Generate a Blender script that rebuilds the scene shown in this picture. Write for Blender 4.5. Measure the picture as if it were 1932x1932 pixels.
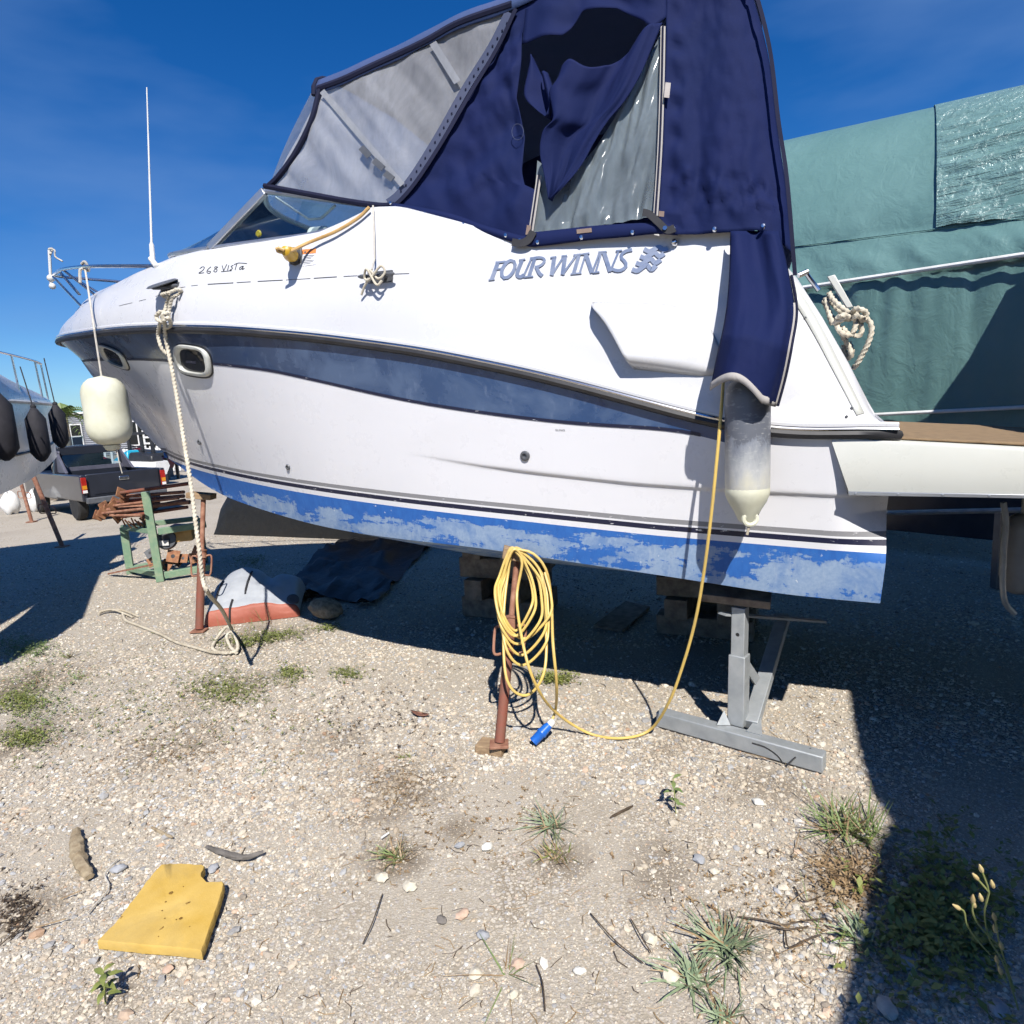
import bpy, bmesh, math, random
import numpy as np
from mathutils import Vector, Matrix
random.seed(7); np.random.seed(7)
for o in list(bpy.data.objects): bpy.data.objects.remove(o)
scene = bpy.context.scene
col = scene.collection

# ------------------------------------------------------------------ camera
CAM_H = 1.75; PITCH = math.radians(9.0); ROLL = math.radians(3.2); FOC = 1188.6; CEN = 966.0   # focal length in 1932-pixel units
cam = bpy.data.cameras.new('camera'); camo = bpy.data.objects.new('camera', cam); col.objects.link(camo)
cam.sensor_width = 36.0; cam.lens = 36.0 * FOC / 1932.0; cam.clip_start = 0.05; cam.clip_end = 3000
camo.matrix_world = Matrix.Translation((0, 0, CAM_H)) @ Matrix.Rotation(math.radians(90) - PITCH, 4, 'X') @ Matrix.Rotation(-ROLL, 4, 'Z')
scene.camera = camo

# ------------------------------------------------------------------ sky and sun
SUN_EL = math.radians(47.3); SUN_AZ = math.radians(-7.8)          # az: where the light travels to, from +Y towards +X
LD = np.array([math.sin(SUN_AZ) * math.cos(SUN_EL), math.cos(SUN_AZ) * math.cos(SUN_EL), -math.sin(SUN_EL)])
world = bpy.data.worlds.new('World'); scene.world = world; world.use_nodes = True
wn = world.node_tree; wn.nodes.clear()
w_out = wn.nodes.new('ShaderNodeOutputWorld'); w_bg = wn.nodes.new('ShaderNodeBackground')
w_sky = wn.nodes.new('ShaderNodeTexSky'); w_sky.sky_type = 'NISHITA'; w_sky.sun_disc = False
w_sky.sun_elevation = SUN_EL; w_sky.sun_rotation = math.pi + SUN_AZ
w_sky.air_density = 1.0; w_sky.dust_density = 0.1; w_sky.ozone_density = 2.0; w_sky.altitude = 300
w_hs = wn.nodes.new('ShaderNodeHueSaturation'); w_hs.inputs['Saturation'].default_value = 1.42; w_hs.inputs['Value'].default_value = 1.0; w_hs.inputs['Hue'].default_value = 0.5
# thin cirrus
w_tc = wn.nodes.new('ShaderNodeTexCoord'); w_mp = wn.nodes.new('ShaderNodeMapping'); w_mp.inputs['Scale'].default_value = (1.1, 2.4, 5.0); w_mp.inputs['Rotation'].default_value = (0.2, 0.35, 0.5)
w_nz = wn.nodes.new('ShaderNodeTexNoise'); w_nz.inputs['Scale'].default_value = 1.3; w_nz.inputs['Detail'].default_value = 5; w_nz.inputs['Roughness'].default_value = 0.5
w_rp = wn.nodes.new('ShaderNodeMapRange'); w_rp.inputs['From Min'].default_value = 0.42; w_rp.inputs['From Max'].default_value = 0.78; w_rp.inputs['To Max'].default_value = 0.55
w_mx = wn.nodes.new('ShaderNodeMix'); w_mx.data_type = 'RGBA'; w_mx.inputs[7].default_value = (3.4, 4.3, 6.0, 1)
wn.links.new(w_tc.outputs['Generated'], w_mp.inputs['Vector']); wn.links.new(w_mp.outputs[0], w_nz.inputs['Vector'])
wn.links.new(w_nz.outputs['Fac'], w_rp.inputs['Value']); wn.links.new(w_rp.outputs[0], w_mx.inputs[0])
wn.links.new(w_sky.outputs[0], w_hs.inputs['Color']); wn.links.new(w_hs.outputs[0], w_mx.inputs[6])
w_tint = wn.nodes.new('ShaderNodeMix'); w_tint.data_type = 'RGBA'; w_tint.blend_type = 'MULTIPLY'; w_tint.inputs[0].default_value = 1.0; w_tint.inputs[7].default_value = (0.66, 0.90, 1.22, 1)
wn.links.new(w_mx.outputs[2], w_tint.inputs[6]); wn.links.new(w_tint.outputs[2], w_bg.inputs['Color']); wn.links.new(w_bg.outputs[0], w_out.inputs['Surface'])
w_bg.inputs['Strength'].default_value = 0.068
sun = bpy.data.lights.new('sun', 'SUN'); sun.energy = 5.0; sun.angle = math.radians(0.53); sun.color = (1.0, 0.955, 0.89)
suno = bpy.data.objects.new('sun', sun); col.objects.link(suno)
suno.rotation_euler = Vector(LD).to_track_quat('-Z', 'Y').to_euler(); suno.location = (0, -10, 12)
vs = scene.view_settings; vs.view_transform = 'Standard'; vs.look = 'None'; vs.gamma = 1.0; vs.use_curve_mapping = False; vs.exposure = 0.46
scene.cycles.max_bounces = 6; scene.cycles.diffuse_bounces = 1; scene.cycles.transparent_max_bounces = 16; scene.cycles.caustics_reflective = False; scene.cycles.caustics_refractive = False
scene.cycles.use_denoising = True; scene.cycles.use_adaptive_sampling = True; scene.cycles.adaptive_threshold = 0.03; scene.cycles.adaptive_min_samples = 16

# ------------------------------------------------------------------ survey helpers: sight lines of the photograph to metric points
cP, sP = math.cos(PITCH), math.sin(PITCH); cR, sR = math.cos(ROLL), math.sin(ROLL)
CAMP = np.array([0, 0, CAM_H])
def ray(x, y):
    dx, dy = x - CEN, y - CEN
    rx = (dx * cR - dy * sR) / FOC; ry = (dx * sR + dy * cR) / FOC
    return np.array([rx, cP - ry * sP, -sP - ry * cP])
def at(x, y, Y): r = ray(x, y); return CAMP + r * (Y / r[1])
def gnd(x, y, z=0.0): r = ray(x, y); return CAMP + r * ((z - CAM_H) / r[2])
def at_plane(x, y, p0, n):
    r = ray(x, y); n = np.asarray(n, float); return CAMP + r * (((np.asarray(p0) - CAMP) @ n) / (r @ n))
# boat frame: u forward from the transom, v to port (towards the camera), w up; trimmed bow-up
TH = math.radians(24.0); TA = math.radians(3.5)
PN = np.array([-math.sin(TH), -math.cos(TH), 0.0]); FW = np.array([-math.cos(TH) * math.cos(TA), math.sin(TH) * math.cos(TA), math.sin(TA)])
UP = np.cross(FW, PN); BO = np.array([2.01, 3.70, 0.0])
def toboat(p): d = p - BO; return np.array([d @ FW, d @ PN, d @ UP])
def frboat(u, v, w): return BO + FW * u + PN * v + UP * w
def bv(x, y, v):
    r = ray(x, y); t = (v - (CAMP - BO) @ PN) / (r @ PN); return toboat(CAMP + r * t)
def surf(x, y, fn):
    r = ray(x, y); lo = 1.8; hi = None; t = 1.8
    while t < 11:
        q = toboat(CAMP + r * t)
        if q[1] - fn(q[0], q[2]) <= 0: hi = t; break
        lo = t; t += 0.05
    if hi is None: return toboat(CAMP + r * 7)
    for _ in range(14):
        m = 0.5 * (lo + hi); q = toboat(CAMP + r * m)
        if q[1] - fn(q[0], q[2]) <= 0: hi = m
        else: lo = m
    return toboat(CAMP + r * hi)

# ------------------------------------------------------------------ mesh helpers
def V(*a): return np.array(a, float)
def nrm(v): v = np.asarray(v, float); l = np.linalg.norm(v); return v / l if l > 1e-9 else v
def spline(pts, n, closed=False):
    pts = np.asarray(pts, float); m = len(pts)
    if m == 2: return np.array([pts[0] + (pts[1] - pts[0]) * t for t in np.linspace(0, 1, n)])
    P = np.vstack([pts[-1], pts, pts[0], pts[1]]) if closed else np.vstack([2 * pts[0] - pts[1], pts, 2 * pts[-1] - pts[-2]])
    segs = m if closed else m - 1; out = []
    d = [0.0]
    for i in range(segs): d.append(d[-1] + np.linalg.norm(P[i + 2] - P[i + 1]))
    for s in np.linspace(0, d[-1], n, endpoint=not closed):
        i = min(max(int(np.searchsorted(d, s, 'right')) - 1, 0), segs - 1)
        t = (s - d[i]) / max(d[i + 1] - d[i], 1e-9)
        p0, p1, p2, p3 = P[i], P[i + 1], P[i + 2], P[i + 3]
        out.append(0.5 * (2 * p1 + (p2 - p0) * t + (2 * p0 - 5 * p1 + 4 * p2 - p3) * t * t + (3 * p1 - p0 - 3 * p2 + p3) * t ** 3))
    return np.array(out)
def poly(pts, n):
    pts = np.asarray(pts, float); d = np.r_[0, np.cumsum(np.linalg.norm(np.diff(pts, axis=0), axis=1))]
    s = np.linspace(0, d[-1], n); return np.stack([np.interp(s, d, pts[:, k]) for k in range(pts.shape[1])], 1)
def plen(p): return float(np.sum(np.linalg.norm(np.diff(np.asarray(p), axis=0), axis=1)))
class MB:
    def __init__(s): s.v = []; s.f = []; s.m = []; s.cm = 0
    def add(s, vs, fs):
        o = len(s.v); s.v.extend([tuple(map(float, q)) for q in vs]); s.f.extend([tuple(i + o for i in f) for f in fs]); s.m.extend([s.cm] * len(fs)); return s
    def box(s, c, size, rot=None, taper=1.0):
        hx, hy, hz = [q / 2 for q in size]; c = np.asarray(c, float)
        vs = [(x * hx * (taper if z > 0 else 1), y * hy * (taper if z > 0 else 1), z * hz) for z in (-1, 1) for y in (-1, 1) for x in (-1, 1)]
        if rot is not None: vs = [np.array(rot @ Vector(q)) for q in vs]
        return s.add([c + np.asarray(q) for q in vs], [(0, 2, 3, 1), (4, 5, 7, 6), (0, 1, 5, 4), (2, 6, 7, 3), (0, 4, 6, 2), (1, 3, 7, 5)])
    def beam(s, a, b, w, h, upv=(0, 0, 1), ext=0):
        a = np.asarray(a, float); b = np.asarray(b, float); d = nrm(b - a); a = a - d * ext; b = b + d * ext
        x = nrm(np.cross(d, upv)); z = np.cross(x, d); vs = []
        for p in (a, b):
            for sx, sz in ((-1, -1), (1, -1), (1, 1), (-1, 1)): vs.append(p + x * sx * w / 2 + z * sz * h / 2)
        return s.add(vs, [(0, 1, 2, 3), (7, 6, 5, 4), (0, 4, 5, 1), (1, 5, 6, 2), (2, 6, 7, 3), (3, 7, 4, 0)])
    def hexa(s, p8):
        return s.add(p8, [(0, 3, 2, 1), (4, 5, 6, 7), (0, 1, 5, 4), (1, 2, 6, 5), (2, 3, 7, 6), (3, 0, 4, 7)])
    def tube(s, pts, r, n=8, closed=False, cap=True, rope=0.0, pitch=0.05):
        pts = np.asarray(pts, float); m = len(pts); rr = np.full(m, r) if np.isscalar(r) else np.asarray(r, float)
        T = np.gradient(pts, axis=0) if not closed else np.roll(pts, -1, 0) - np.roll(pts, 1, 0)
        T = np.array([nrm(t) for t in T]); a = V(0, 0, 1) if abs(T[0][2]) < 0.9 else V(1, 0, 0)
        x = nrm(np.cross(T[0], a)); vs = []; L = 0.0
        for i in range(m):
            if i: L += np.linalg.norm(pts[i] - pts[i - 1])
            x = nrm(x - T[i] * (x @ T[i])); y = np.cross(T[i], x)
            for k in range(n):
                th = 2 * math.pi * k / n; q = rr[i]
                if rope: q *= 1 + rope * math.cos(3 * (th - 2 * math.pi * L / pitch))
                vs.append(pts[i] + (x * math.cos(th) + y * math.sin(th)) * q)
        fs = []
        for i in range(m if closed else m - 1):
            j = (i + 1) % m
            for k in range(n):
                k2 = (k + 1) % n; fs.append((i * n + k, i * n + k2, j * n + k2, j * n + k))
        if cap and not closed: fs += [tuple(range(n - 1, -1, -1)), tuple((m - 1) * n + k for k in range(n))]
        return s.add(vs, fs)
    def rope(s, pts, r, smooth=True, closed=False):
        L = plen(pts); k = max(8, int(L / (r * 0.55))); p = spline(pts, k, closed) if smooth else poly(pts, k)
        return s.tube(p, r, n=12, rope=0.24, pitch=r * 7.0, closed=closed)
    def lathe(s, prof, o, axis=(0, 0, 1), n=20, xa=None):
        ax = nrm(axis); a = V(0, 0, 1) if abs(ax[2]) < 0.9 else V(1, 0, 0); x = nrm(np.cross(ax, a)) if xa is None else nrm(xa); y = np.cross(ax, x); vs = []; fs = []
        o = np.asarray(o, float)
        for r, z in prof:
            for k in range(n):
                th = 2 * math.pi * k / n; vs.append(o + ax * z + (x * math.cos(th) + y * math.sin(th)) * r)
        for i in range(len(prof) - 1):
            for k in range(n): k2 = (k + 1) % n; fs.append((i * n + k, i * n + k2, (i + 1) * n + k2, (i + 1) * n + k))
        if prof[0][0] > 1e-6: fs.append(tuple(range(n - 1, -1, -1)))
        if prof[-1][0] > 1e-6: fs.append(tuple((len(prof) - 1) * n + k for k in range(n)))
        return s.add(vs, fs)
    def grid(s, P, flip=False, wrapj=False):
        P = np.asarray(P, float); a, b = P.shape[:2]; fs = []
        for i in range(a - 1):
            for j in range(b if wrapj else b - 1):
                j2 = (j + 1) % b; f = (i * b + j, i * b + j2, (i + 1) * b + j2, (i + 1) * b + j); fs.append(f[::-1] if flip else f)
        return s.add(P.reshape(-1, 3), fs)
    def prism(s, pts, off):
        pts = [np.asarray(p, float) for p in pts]; n = len(pts); off = np.asarray(off, float)
        fs = [tuple(range(n)), tuple(range(2 * n - 1, n - 1, -1))] + [(i, i + n, (i + 1) % n + n, (i + 1) % n) for i in range(n)]
        return s.add(pts + [p + off for p in pts], fs)
    def sphere(s, c, r, sc=(1, 1, 1), n=10):
        return s.lathe([(max(r * math.sin(math.pi * i / n), 1e-7) * sc[0], -r * math.cos(math.pi * i / n) * sc[2]) for i in range(n + 1)], c, n=n + 4)
    def build(s, name, mats, parent=None, world_parent=False, smooth=40, bevel=0.0, solid=0.0, sub=0, soff=0.0):
        me = bpy.data.meshes.new(name); me.from_pydata(s.v, [], s.f)
        if not isinstance(mats, (list, tuple)): mats = [mats]
        for m in mats: me.materials.append(m)
        if len(mats) > 1: me.polygons.foreach_set('material_index', s.m)
        bm = bmesh.new(); bm.from_mesh(me); bmesh.ops.recalc_face_normals(bm, faces=bm.faces); bm.to_mesh(me); bm.free()
        if smooth:
            me.shade_smooth(); me.set_sharp_from_angle(angle=math.radians(smooth))
        me.update()
        o = bpy.data.objects.new(name, me); col.objects.link(o)
        if parent is not None:
            o.parent = parent
            if world_parent: o.matrix_parent_inverse = parent.matrix_basis.inverted()
        if bevel: m = o.modifiers.new('bevel', 'BEVEL'); m.width = bevel; m.segments = 2; m.limit_method = 'ANGLE'
        if solid: m = o.modifiers.new('solid', 'SOLIDIFY'); m.thickness = solid; m.offset = soff
        if sub: m = o.modifiers.new('sub', 'SUBSURF'); m.levels = sub; m.render_levels = sub
        return o
def tag(o, label=None, cat=None, group=None, kind=None):
    if label: o['label'] = label
    if cat: o['category'] = cat
    if group: o['group'] = group
    if kind: o['kind'] = kind
    return o
def thing(name, label, cat, loc=(0, 0, 0), group=None):
    o = bpy.data.objects.new(name, None); o.empty_display_size = 0.1; col.objects.link(o); o.location = [float(q) for q in loc]
    return tag(o, label, cat, group)
def wpart(mb, name, mat, parent, **k): return mb.build(name, mat, parent, world_parent=True, **k)
def copy_thing(src, loc=None, rot=None, label=None):
    r = src.copy(); col.objects.link(r)
    if loc is not None: r.location = loc
    if rot is not None: r.rotation_euler = rot
    if label: r['label'] = label
    for ch in list(src.children):
        c = ch.copy(); col.objects.link(c); c.parent = r
        for g in list(ch.children):
            d = g.copy(); col.objects.link(d); d.parent = c
    return r

# ------------------------------------------------------------------ smooth value noise (numpy)
_perm = np.random.RandomState(3).rand(256, 256)
def vnoise(x, y):
    x = np.asarray(x, float); y = np.asarray(y, float); xi = np.floor(x).astype(int); yi = np.floor(y).astype(int); fx = x - xi; fy = y - yi
    fx = fx * fx * (3 - 2 * fx); fy = fy * fy * (3 - 2 * fy); g = lambda a, b: _perm[a % 256, b % 256]
    return (g(xi, yi) * (1 - fx) + g(xi + 1, yi) * fx) * (1 - fy) + (g(xi, yi + 1) * (1 - fx) + g(xi + 1, yi + 1) * fx) * fy
def fbm(x, y, o=4):
    s = 0; a = 0.5
    for k in range(o): s = s + a * vnoise(x * 2 ** k + 13.7 * k, y * 2 ** k + 7.1 * k); a *= 0.5
    return s / (1 - 0.5 ** o)

# ------------------------------------------------------------------ materials
def lin(r, g, b): 
    f = lambda c: (c / 255) / 12.92 if c / 255 <= 0.04045 else ((c / 255 + 0.055) / 1.055) ** 2.4
    return (f(r), f(g), f(b))
def new_mat(name):
    m = bpy.data.materials.new(name); m.use_nodes = True; nt = m.node_tree; p = nt.nodes['Principled BSDF']; return m, nt, p
def N(nt, t, **k):
    n = nt.nodes.new(t)
    for a, b in k.items():
        if a in n.inputs: n.inputs[a].default_value = b
        else: setattr(n, a, b)
    return n
def noise(nt, scale, detail=4, rough=0.55, vec=None, dist=0.0, mscale=None):
    n = N(nt, 'ShaderNodeTexNoise'); n.inputs['Scale'].default_value = scale; n.inputs['Detail'].default_value = detail; n.inputs['Roughness'].default_value = rough; n.inputs['Distortion'].default_value = dist
    if vec is None: vec = N(nt, 'ShaderNodeTexCoord').outputs['Object']
    if mscale is not None:
        mp = N(nt, 'ShaderNodeMapping'); mp.inputs['Scale'].default_value = mscale; nt.links.new(vec, mp.inputs['Vector']); vec = mp.outputs[0]
    nt.links.new(vec, n.inputs['Vector']); return n
def ramp(nt, src, stops):
    r = N(nt, 'ShaderNodeValToRGB'); e = r.color_ramp.elements
    while len(e) > 1: e.remove(e[-1])
    e[0].position = stops[0][0]; e[0].color = (*stops[0][1], 1)
    for p, c in stops[1:]: q = e.new(p); q.color = (*c, 1)
    nt.links.new(src, r.inputs['Fac']); return r
def mixc(nt, fac, a, b, mode='MIX'):
    m = N(nt, 'ShaderNodeMix', data_type='RGBA', blend_type=mode)
    for i, s in ((0, fac), (6, a), (7, b)):
        if hasattr(s, 'links') or hasattr(s, 'is_linked'): nt.links.new(s, m.inputs[i])
        elif i == 0: m.inputs[0].default_value = s
        else: m.inputs[i].default_value = (*s, 1)
    return m.outputs[2]
def mrange(nt, src, a, b, lo=0.0, hi=1.0):
    m = N(nt, 'ShaderNodeMapRange'); m.inputs['From Min'].default_value = a; m.inputs['From Max'].default_value = b; m.inputs['To Min'].default_value = lo; m.inputs['To Max'].default_value = hi
    nt.links.new(src, m.inputs['Value']); return m.outputs[0]
def bumpit(nt, p, src, strength, dist):
    b = N(nt, 'ShaderNodeBump'); b.inputs['Strength'].default_value = strength; b.inputs['Distance'].default_value = dist
    nt.links.new(src, b.inputs['Height']); nt.links.new(b.outputs[0], p.inputs['Normal']); return b
def M(name, c1, c2=None, scale=8, rough=0.5, metal=0.0, bump=0.0, bscale=60, bdist=0.002, coat=0.0, lo=0.35, hi=0.65, mscale=None, rvar=0.0, spec=0.5, trans=0.0):
    m, nt, p = new_mat(name); p.inputs['Roughness'].default_value = rough; p.inputs['Metallic'].default_value = metal; p.inputs['Coat Weight'].default_value = coat
    p.inputs['Specular IOR Level'].default_value = spec
    if c2 is None: c2 = tuple(q * 0.8 for q in c1)
    n = noise(nt, scale, 5, 0.6, mscale=mscale); r = ramp(nt, n.outputs['Fac'], [(lo, c1), (hi, c2)]); nt.links.new(r.outputs[0], p.inputs['Base Color'])
    if rvar: nt.links.new(mrange(nt, n.outputs['Fac'], 0.3, 0.7, rough - rvar, rough + rvar), p.inputs['Roughness'])
    if bump: b = noise(nt, bscale, 4, 0.6, mscale=mscale); bumpit(nt, p, b.outputs['Fac'], bump, bdist)
    if trans: p.inputs['Transmission Weight'].default_value = trans
    return m
MT = {}
def gelcoat(name, base, dirt, rough=0.28, amount=0.55):
    m, nt, p = new_mat(name); n = noise(nt, 1.4, 6, 0.6, mscale=(1, 1, 2.5)); n2 = noise(nt, 7, 6, 0.7)
    c = mixc(nt, mrange(nt, n.outputs['Fac'], 0.45, 0.8, 0, amount), base, dirt)
    n4 = noise(nt, 9, 6, 0.7, mscale=(3.0, 1, 0.12)); c = mixc(nt, mrange(nt, n4.outputs['Fac'], 0.60, 0.82, 0, amount * 0.22), c, tuple(q * 0.6 for q in dirt)); nt.links.new(c, p.inputs['Base Color'])
    nt.links.new(mrange(nt, n2.outputs['Fac'], 0.3, 0.8, rough - 0.06, rough + 0.16), p.inputs['Roughness']); p.inputs['Coat Weight'].default_value = 0.25; p.inputs['Coat Roughness'].default_value = 0.12
    b = noise(nt, 2.2, 2, 0.4); bumpit(nt, p, b.outputs['Fac'], 0.05, 0.02)
    return m
MT['gel'] = gelcoat('white gelcoat', (0.60, 0.605, 0.63), (0.53, 0.53, 0.53))
MT['gelside'] = gelcoat('hull gelcoat', (0.70, 0.70, 0.725), (0.63, 0.63, 0.64), amount=0.4)
MT['gelold'] = gelcoat('aged cream gelcoat', (0.59, 0.60, 0.56), (0.50, 0.50, 0.44), amount=0.4)
MT['black'] = M('black rubber', (0.018, 0.018, 0.02), (0.03, 0.03, 0.033), rough=0.45, bump=0.1)
MT['blackcloth'] = M('black webbing', (0.012, 0.012, 0.016), (0.025, 0.025, 0.03), rough=0.8, bump=0.3, bscale=400)
MT['chrome'] = M('stainless steel', (0.75, 0.76, 0.78), (0.6, 0.6, 0.62), rough=0.18, metal=1.0, scale=3)
MT['alu'] = M('satin aluminium', (0.55, 0.57, 0.60), (0.45, 0.47, 0.5), rough=0.35, metal=0.85, scale=5)
MT['greymetal'] = M('letter chrome', (0.20, 0.25, 0.36), (0.34, 0.38, 0.46), rough=0.3, metal=0.55, scale=10)
MT['darkgrey'] = M('dark grey plastic', (0.07, 0.075, 0.085), (0.10, 0.105, 0.115), rough=0.4)
MT['rope'] = M('white braided rope', (0.62, 0.57, 0.46), (0.46, 0.41, 0.32), scale=18, rough=0.9, bump=0.4, bscale=220)
MT['ropedirty'] = M('weathered rope', (0.50, 0.45, 0.36), (0.36, 0.31, 0.23), scale=14, rough=0.95, bump=0.4, bscale=220)
MT['cord'] = M('thin white cord', (0.55, 0.52, 0.46), (0.42, 0.39, 0.34), scale=20, rough=0.9)
MT['blackrope'] = M('black rope', (0.015, 0.016, 0.02), (0.03, 0.03, 0.035), scale=30, rough=0.85)
MT['rust'] = M('rusty steel', (0.20, 0.08, 0.048), (0.36, 0.19, 0.125), scale=16, rough=0.8, bump=0.5, bscale=120, bdist=0.002, metal=0.1)
MT['rustred'] = M('red oxide rusty pipe', (0.21, 0.062, 0.038), (0.16, 0.075, 0.05), scale=10, rough=0.75, bump=0.4, bscale=90)
MT['rustplate'] = M('rusty plate', (0.34, 0.17, 0.085), (0.21, 0.085, 0.045), scale=20, rough=0.85, bump=0.4, bscale=150)
MT['greenpaint'] = M('worn green paint', (0.16, 0.26, 0.17), (0.25, 0.31, 0.20), scale=14, rough=0.65, bump=0.3, bscale=90, lo=0.4, hi=0.7)
MT['galv'] = M('galvanised steel', (0.40, 0.42, 0.43), (0.30, 0.32, 0.33), scale=11, rough=0.5, metal=0.35, bump=0.15, bscale=70, rvar=0.12)
MT['wood'] = M('weathered wood', (0.36, 0.25, 0.145), (0.22, 0.145, 0.085), scale=9, rough=0.85, bump=0.6, bscale=30, mscale=(1, 6, 6))
MT['oldwood'] = M('grey old wood', (0.24, 0.20, 0.16), (0.12, 0.095, 0.075), scale=12, rough=0.9, bump=0.8, bscale=40, bdist=0.006)
MT['bark'] = M('driftwood', (0.36, 0.29, 0.20), (0.17, 0.125, 0.08), scale=26, rough=0.95, bump=0.9, bscale=60, bdist=0.006)
MT['yellow'] = M('yellow cable', (0.70, 0.49, 0.13), (0.58, 0.41, 0.13), scale=6, rough=0.45, bump=0.05)
MT['tancable'] = M('sun bleached yellow cable', (0.62, 0.40, 0.16), (0.46, 0.28, 0.10), scale=9, rough=0.5)
MT['bluep'] = M('blue plastic', (0.01, 0.13, 0.55), (0.012, 0.10, 0.42), rough=0.35)
MT['whitep'] = M('white plastic', (0.75, 0.75, 0.74), (0.62, 0.61, 0.58), rough=0.4)
MT['yellowp'] = M('yellow plastic', (0.62, 0.38, 0.02), (0.45, 0.26, 0.015), rough=0.4)
MT['fender'] = M('aged white vinyl', (0.71, 0.71, 0.58), (0.58, 0.57, 0.43), scale=5, rough=0.5, bump=0.08, bscale=40)
MT['blackfender'] = M('black fender cover', (0.012, 0.012, 0.017), (0.022, 0.021, 0.028), rough=0.8, bump=0.2, bscale=200)
def canvas(name, c1, c2, bump=0.25):
    m, nt, p = new_mat(name); n = noise(nt, 2.3, 5, 0.6); r = ramp(nt, n.outputs['Fac'], [(0.32, c1), (0.7, c2)])
    n3 = noise(nt, 35, 4, 0.7); c = mixc(nt, mrange(nt, n3.outputs['Fac'], 0.64, 0.85, 0, 0.2), r.outputs[0], (0.05, 0.06, 0.10)); nt.links.new(c, p.inputs['Base Color'])
    p.inputs['Roughness'].default_value = 0.78; p.inputs['Specular IOR Level'].default_value = 0.12
    w = noise(nt, 700, 2, 0.5); n2 = noise(nt, 5, 4, 0.55, dist=0.4)
    ad = N(nt, 'ShaderNodeMath', operation='MULTIPLY_ADD'); nt.links.new(w.outputs['Fac'], ad.inputs[0]); ad.inputs[1].default_value = 0.06; nt.links.new(n2.outputs['Fac'], ad.inputs[2])
    bumpit(nt, p, ad.outputs[0], bump, 0.03); return m
MT['navy'] = canvas('navy canvas', (0.0058, 0.0125, 0.058), (0.0085, 0.0140, 0.064))
MT['navylit'] = canvas('lit navy canvas', (0.045, 0.075, 0.17), (0.06, 0.085, 0.19))  # paler copy of the navy canvas; light on it is put into the colour
MT['binding'] = canvas('dark navy binding', (0.010, 0.012, 0.03), (0.018, 0.02, 0.045), 0.1)
MT['greybind'] = canvas('grey binding tape', (0.42, 0.40, 0.38), (0.33, 0.31, 0.30), 0.1)
def vinyl(name, tint, clear, rough=0.22):
    m, nt, p = new_mat(name); out = nt.nodes['Material Output']
    n = noise(nt, 3.0, 6, 0.65, mscale=(1, 1, 0.6), dist=0.5); r = ramp(nt, n.outputs['Fac'], [(0.3, tuple(q * 0.82 for q in tint)), (0.72, tuple(min(1, q * 1.12) for q in tint))]); nt.links.new(r.outputs[0], p.inputs['Base Color'])
    p.inputs['Roughness'].default_value = rough; p.inputs['Specular IOR Level'].default_value = 0.6
    tr = N(nt, 'ShaderNodeBsdfTransparent'); tr.inputs['Color'].default_value = (0.9, 0.93, 0.95, 1); tl = N(nt, 'ShaderNodeBsdfTranslucent'); nt.links.new(r.outputs[0], tl.inputs['Color'])
    a = N(nt, 'ShaderNodeMixShader'); a.inputs[0].default_value = 0.3; nt.links.new(p.outputs[0], a.inputs[1]); nt.links.new(tl.outputs[0], a.inputs[2])
    b = N(nt, 'ShaderNodeMixShader'); nt.links.new(mrange(nt, n.outputs['Fac'], 0.3, 0.75, clear + 0.16, clear - 0.16), b.inputs[0]); nt.links.new(a.outputs[0], b.inputs[1]); nt.links.new(tr.outputs[0], b.inputs[2])
    nt.links.new(b.outputs[0], out.inputs['Surface']); n2 = noise(nt, 9, 3, 0.5, mscale=(1.6, 1, 0.35)); bumpit(nt, p, n2.outputs['Fac'], 0.3, 0.03); return m
MT['vinyl'] = vinyl('clouded clear vinyl', (0.44, 0.45, 0.48), 0.40)
MT['vinyl2'] = vinyl('wrinkled clear vinyl', (0.30, 0.36, 0.40), 0.38, 0.12)
MT['vinylstrip'] = vinyl('hazy vinyl seam', (0.42, 0.43, 0.46), 0.3)
def glass(name, tint, clear):
    m, nt, p = new_mat(name); out = nt.nodes['Material Output']; g = N(nt, 'ShaderNodeBsdfGlossy'); g.inputs['Roughness'].default_value = 0.03
    tr = N(nt, 'ShaderNodeBsdfTransparent'); tr.inputs['Color'].default_value = (*tint, 1); f = N(nt, 'ShaderNodeFresnel'); f.inputs['IOR'].default_value = 1.45
    n = noise(nt, 6, 4); ad = N(nt, 'ShaderNodeMath', operation='ADD', use_clamp=True); nt.links.new(f.outputs[0], ad.inputs[0]); ad.inputs[1].default_value = 1 - clear
    b = N(nt, 'ShaderNodeMixShader'); nt.links.new(ad.outputs[0], b.inputs[0]); nt.links.new(tr.outputs[0], b.inputs[1]); nt.links.new(g.outputs[0], b.inputs[2]); nt.links.new(b.outputs[0], out.inputs['Surface'])
    nt.links.new(mrange(nt, n.outputs['Fac'], 0.3, 0.7, 0.02, 0.09), g.inputs['Roughness']); return m
MT['glass'] = glass('tinted windscreen glass', (0.74, 0.90, 0.92), 0.97)
MT['darkglass'] = M('dark porthole glass', (0.006, 0.006, 0.008), (0.01, 0.01, 0.012), rough=0.12)
MT['carglass'] = glass('car glass', (0.45, 0.55, 0.60), 0.95)
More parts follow.
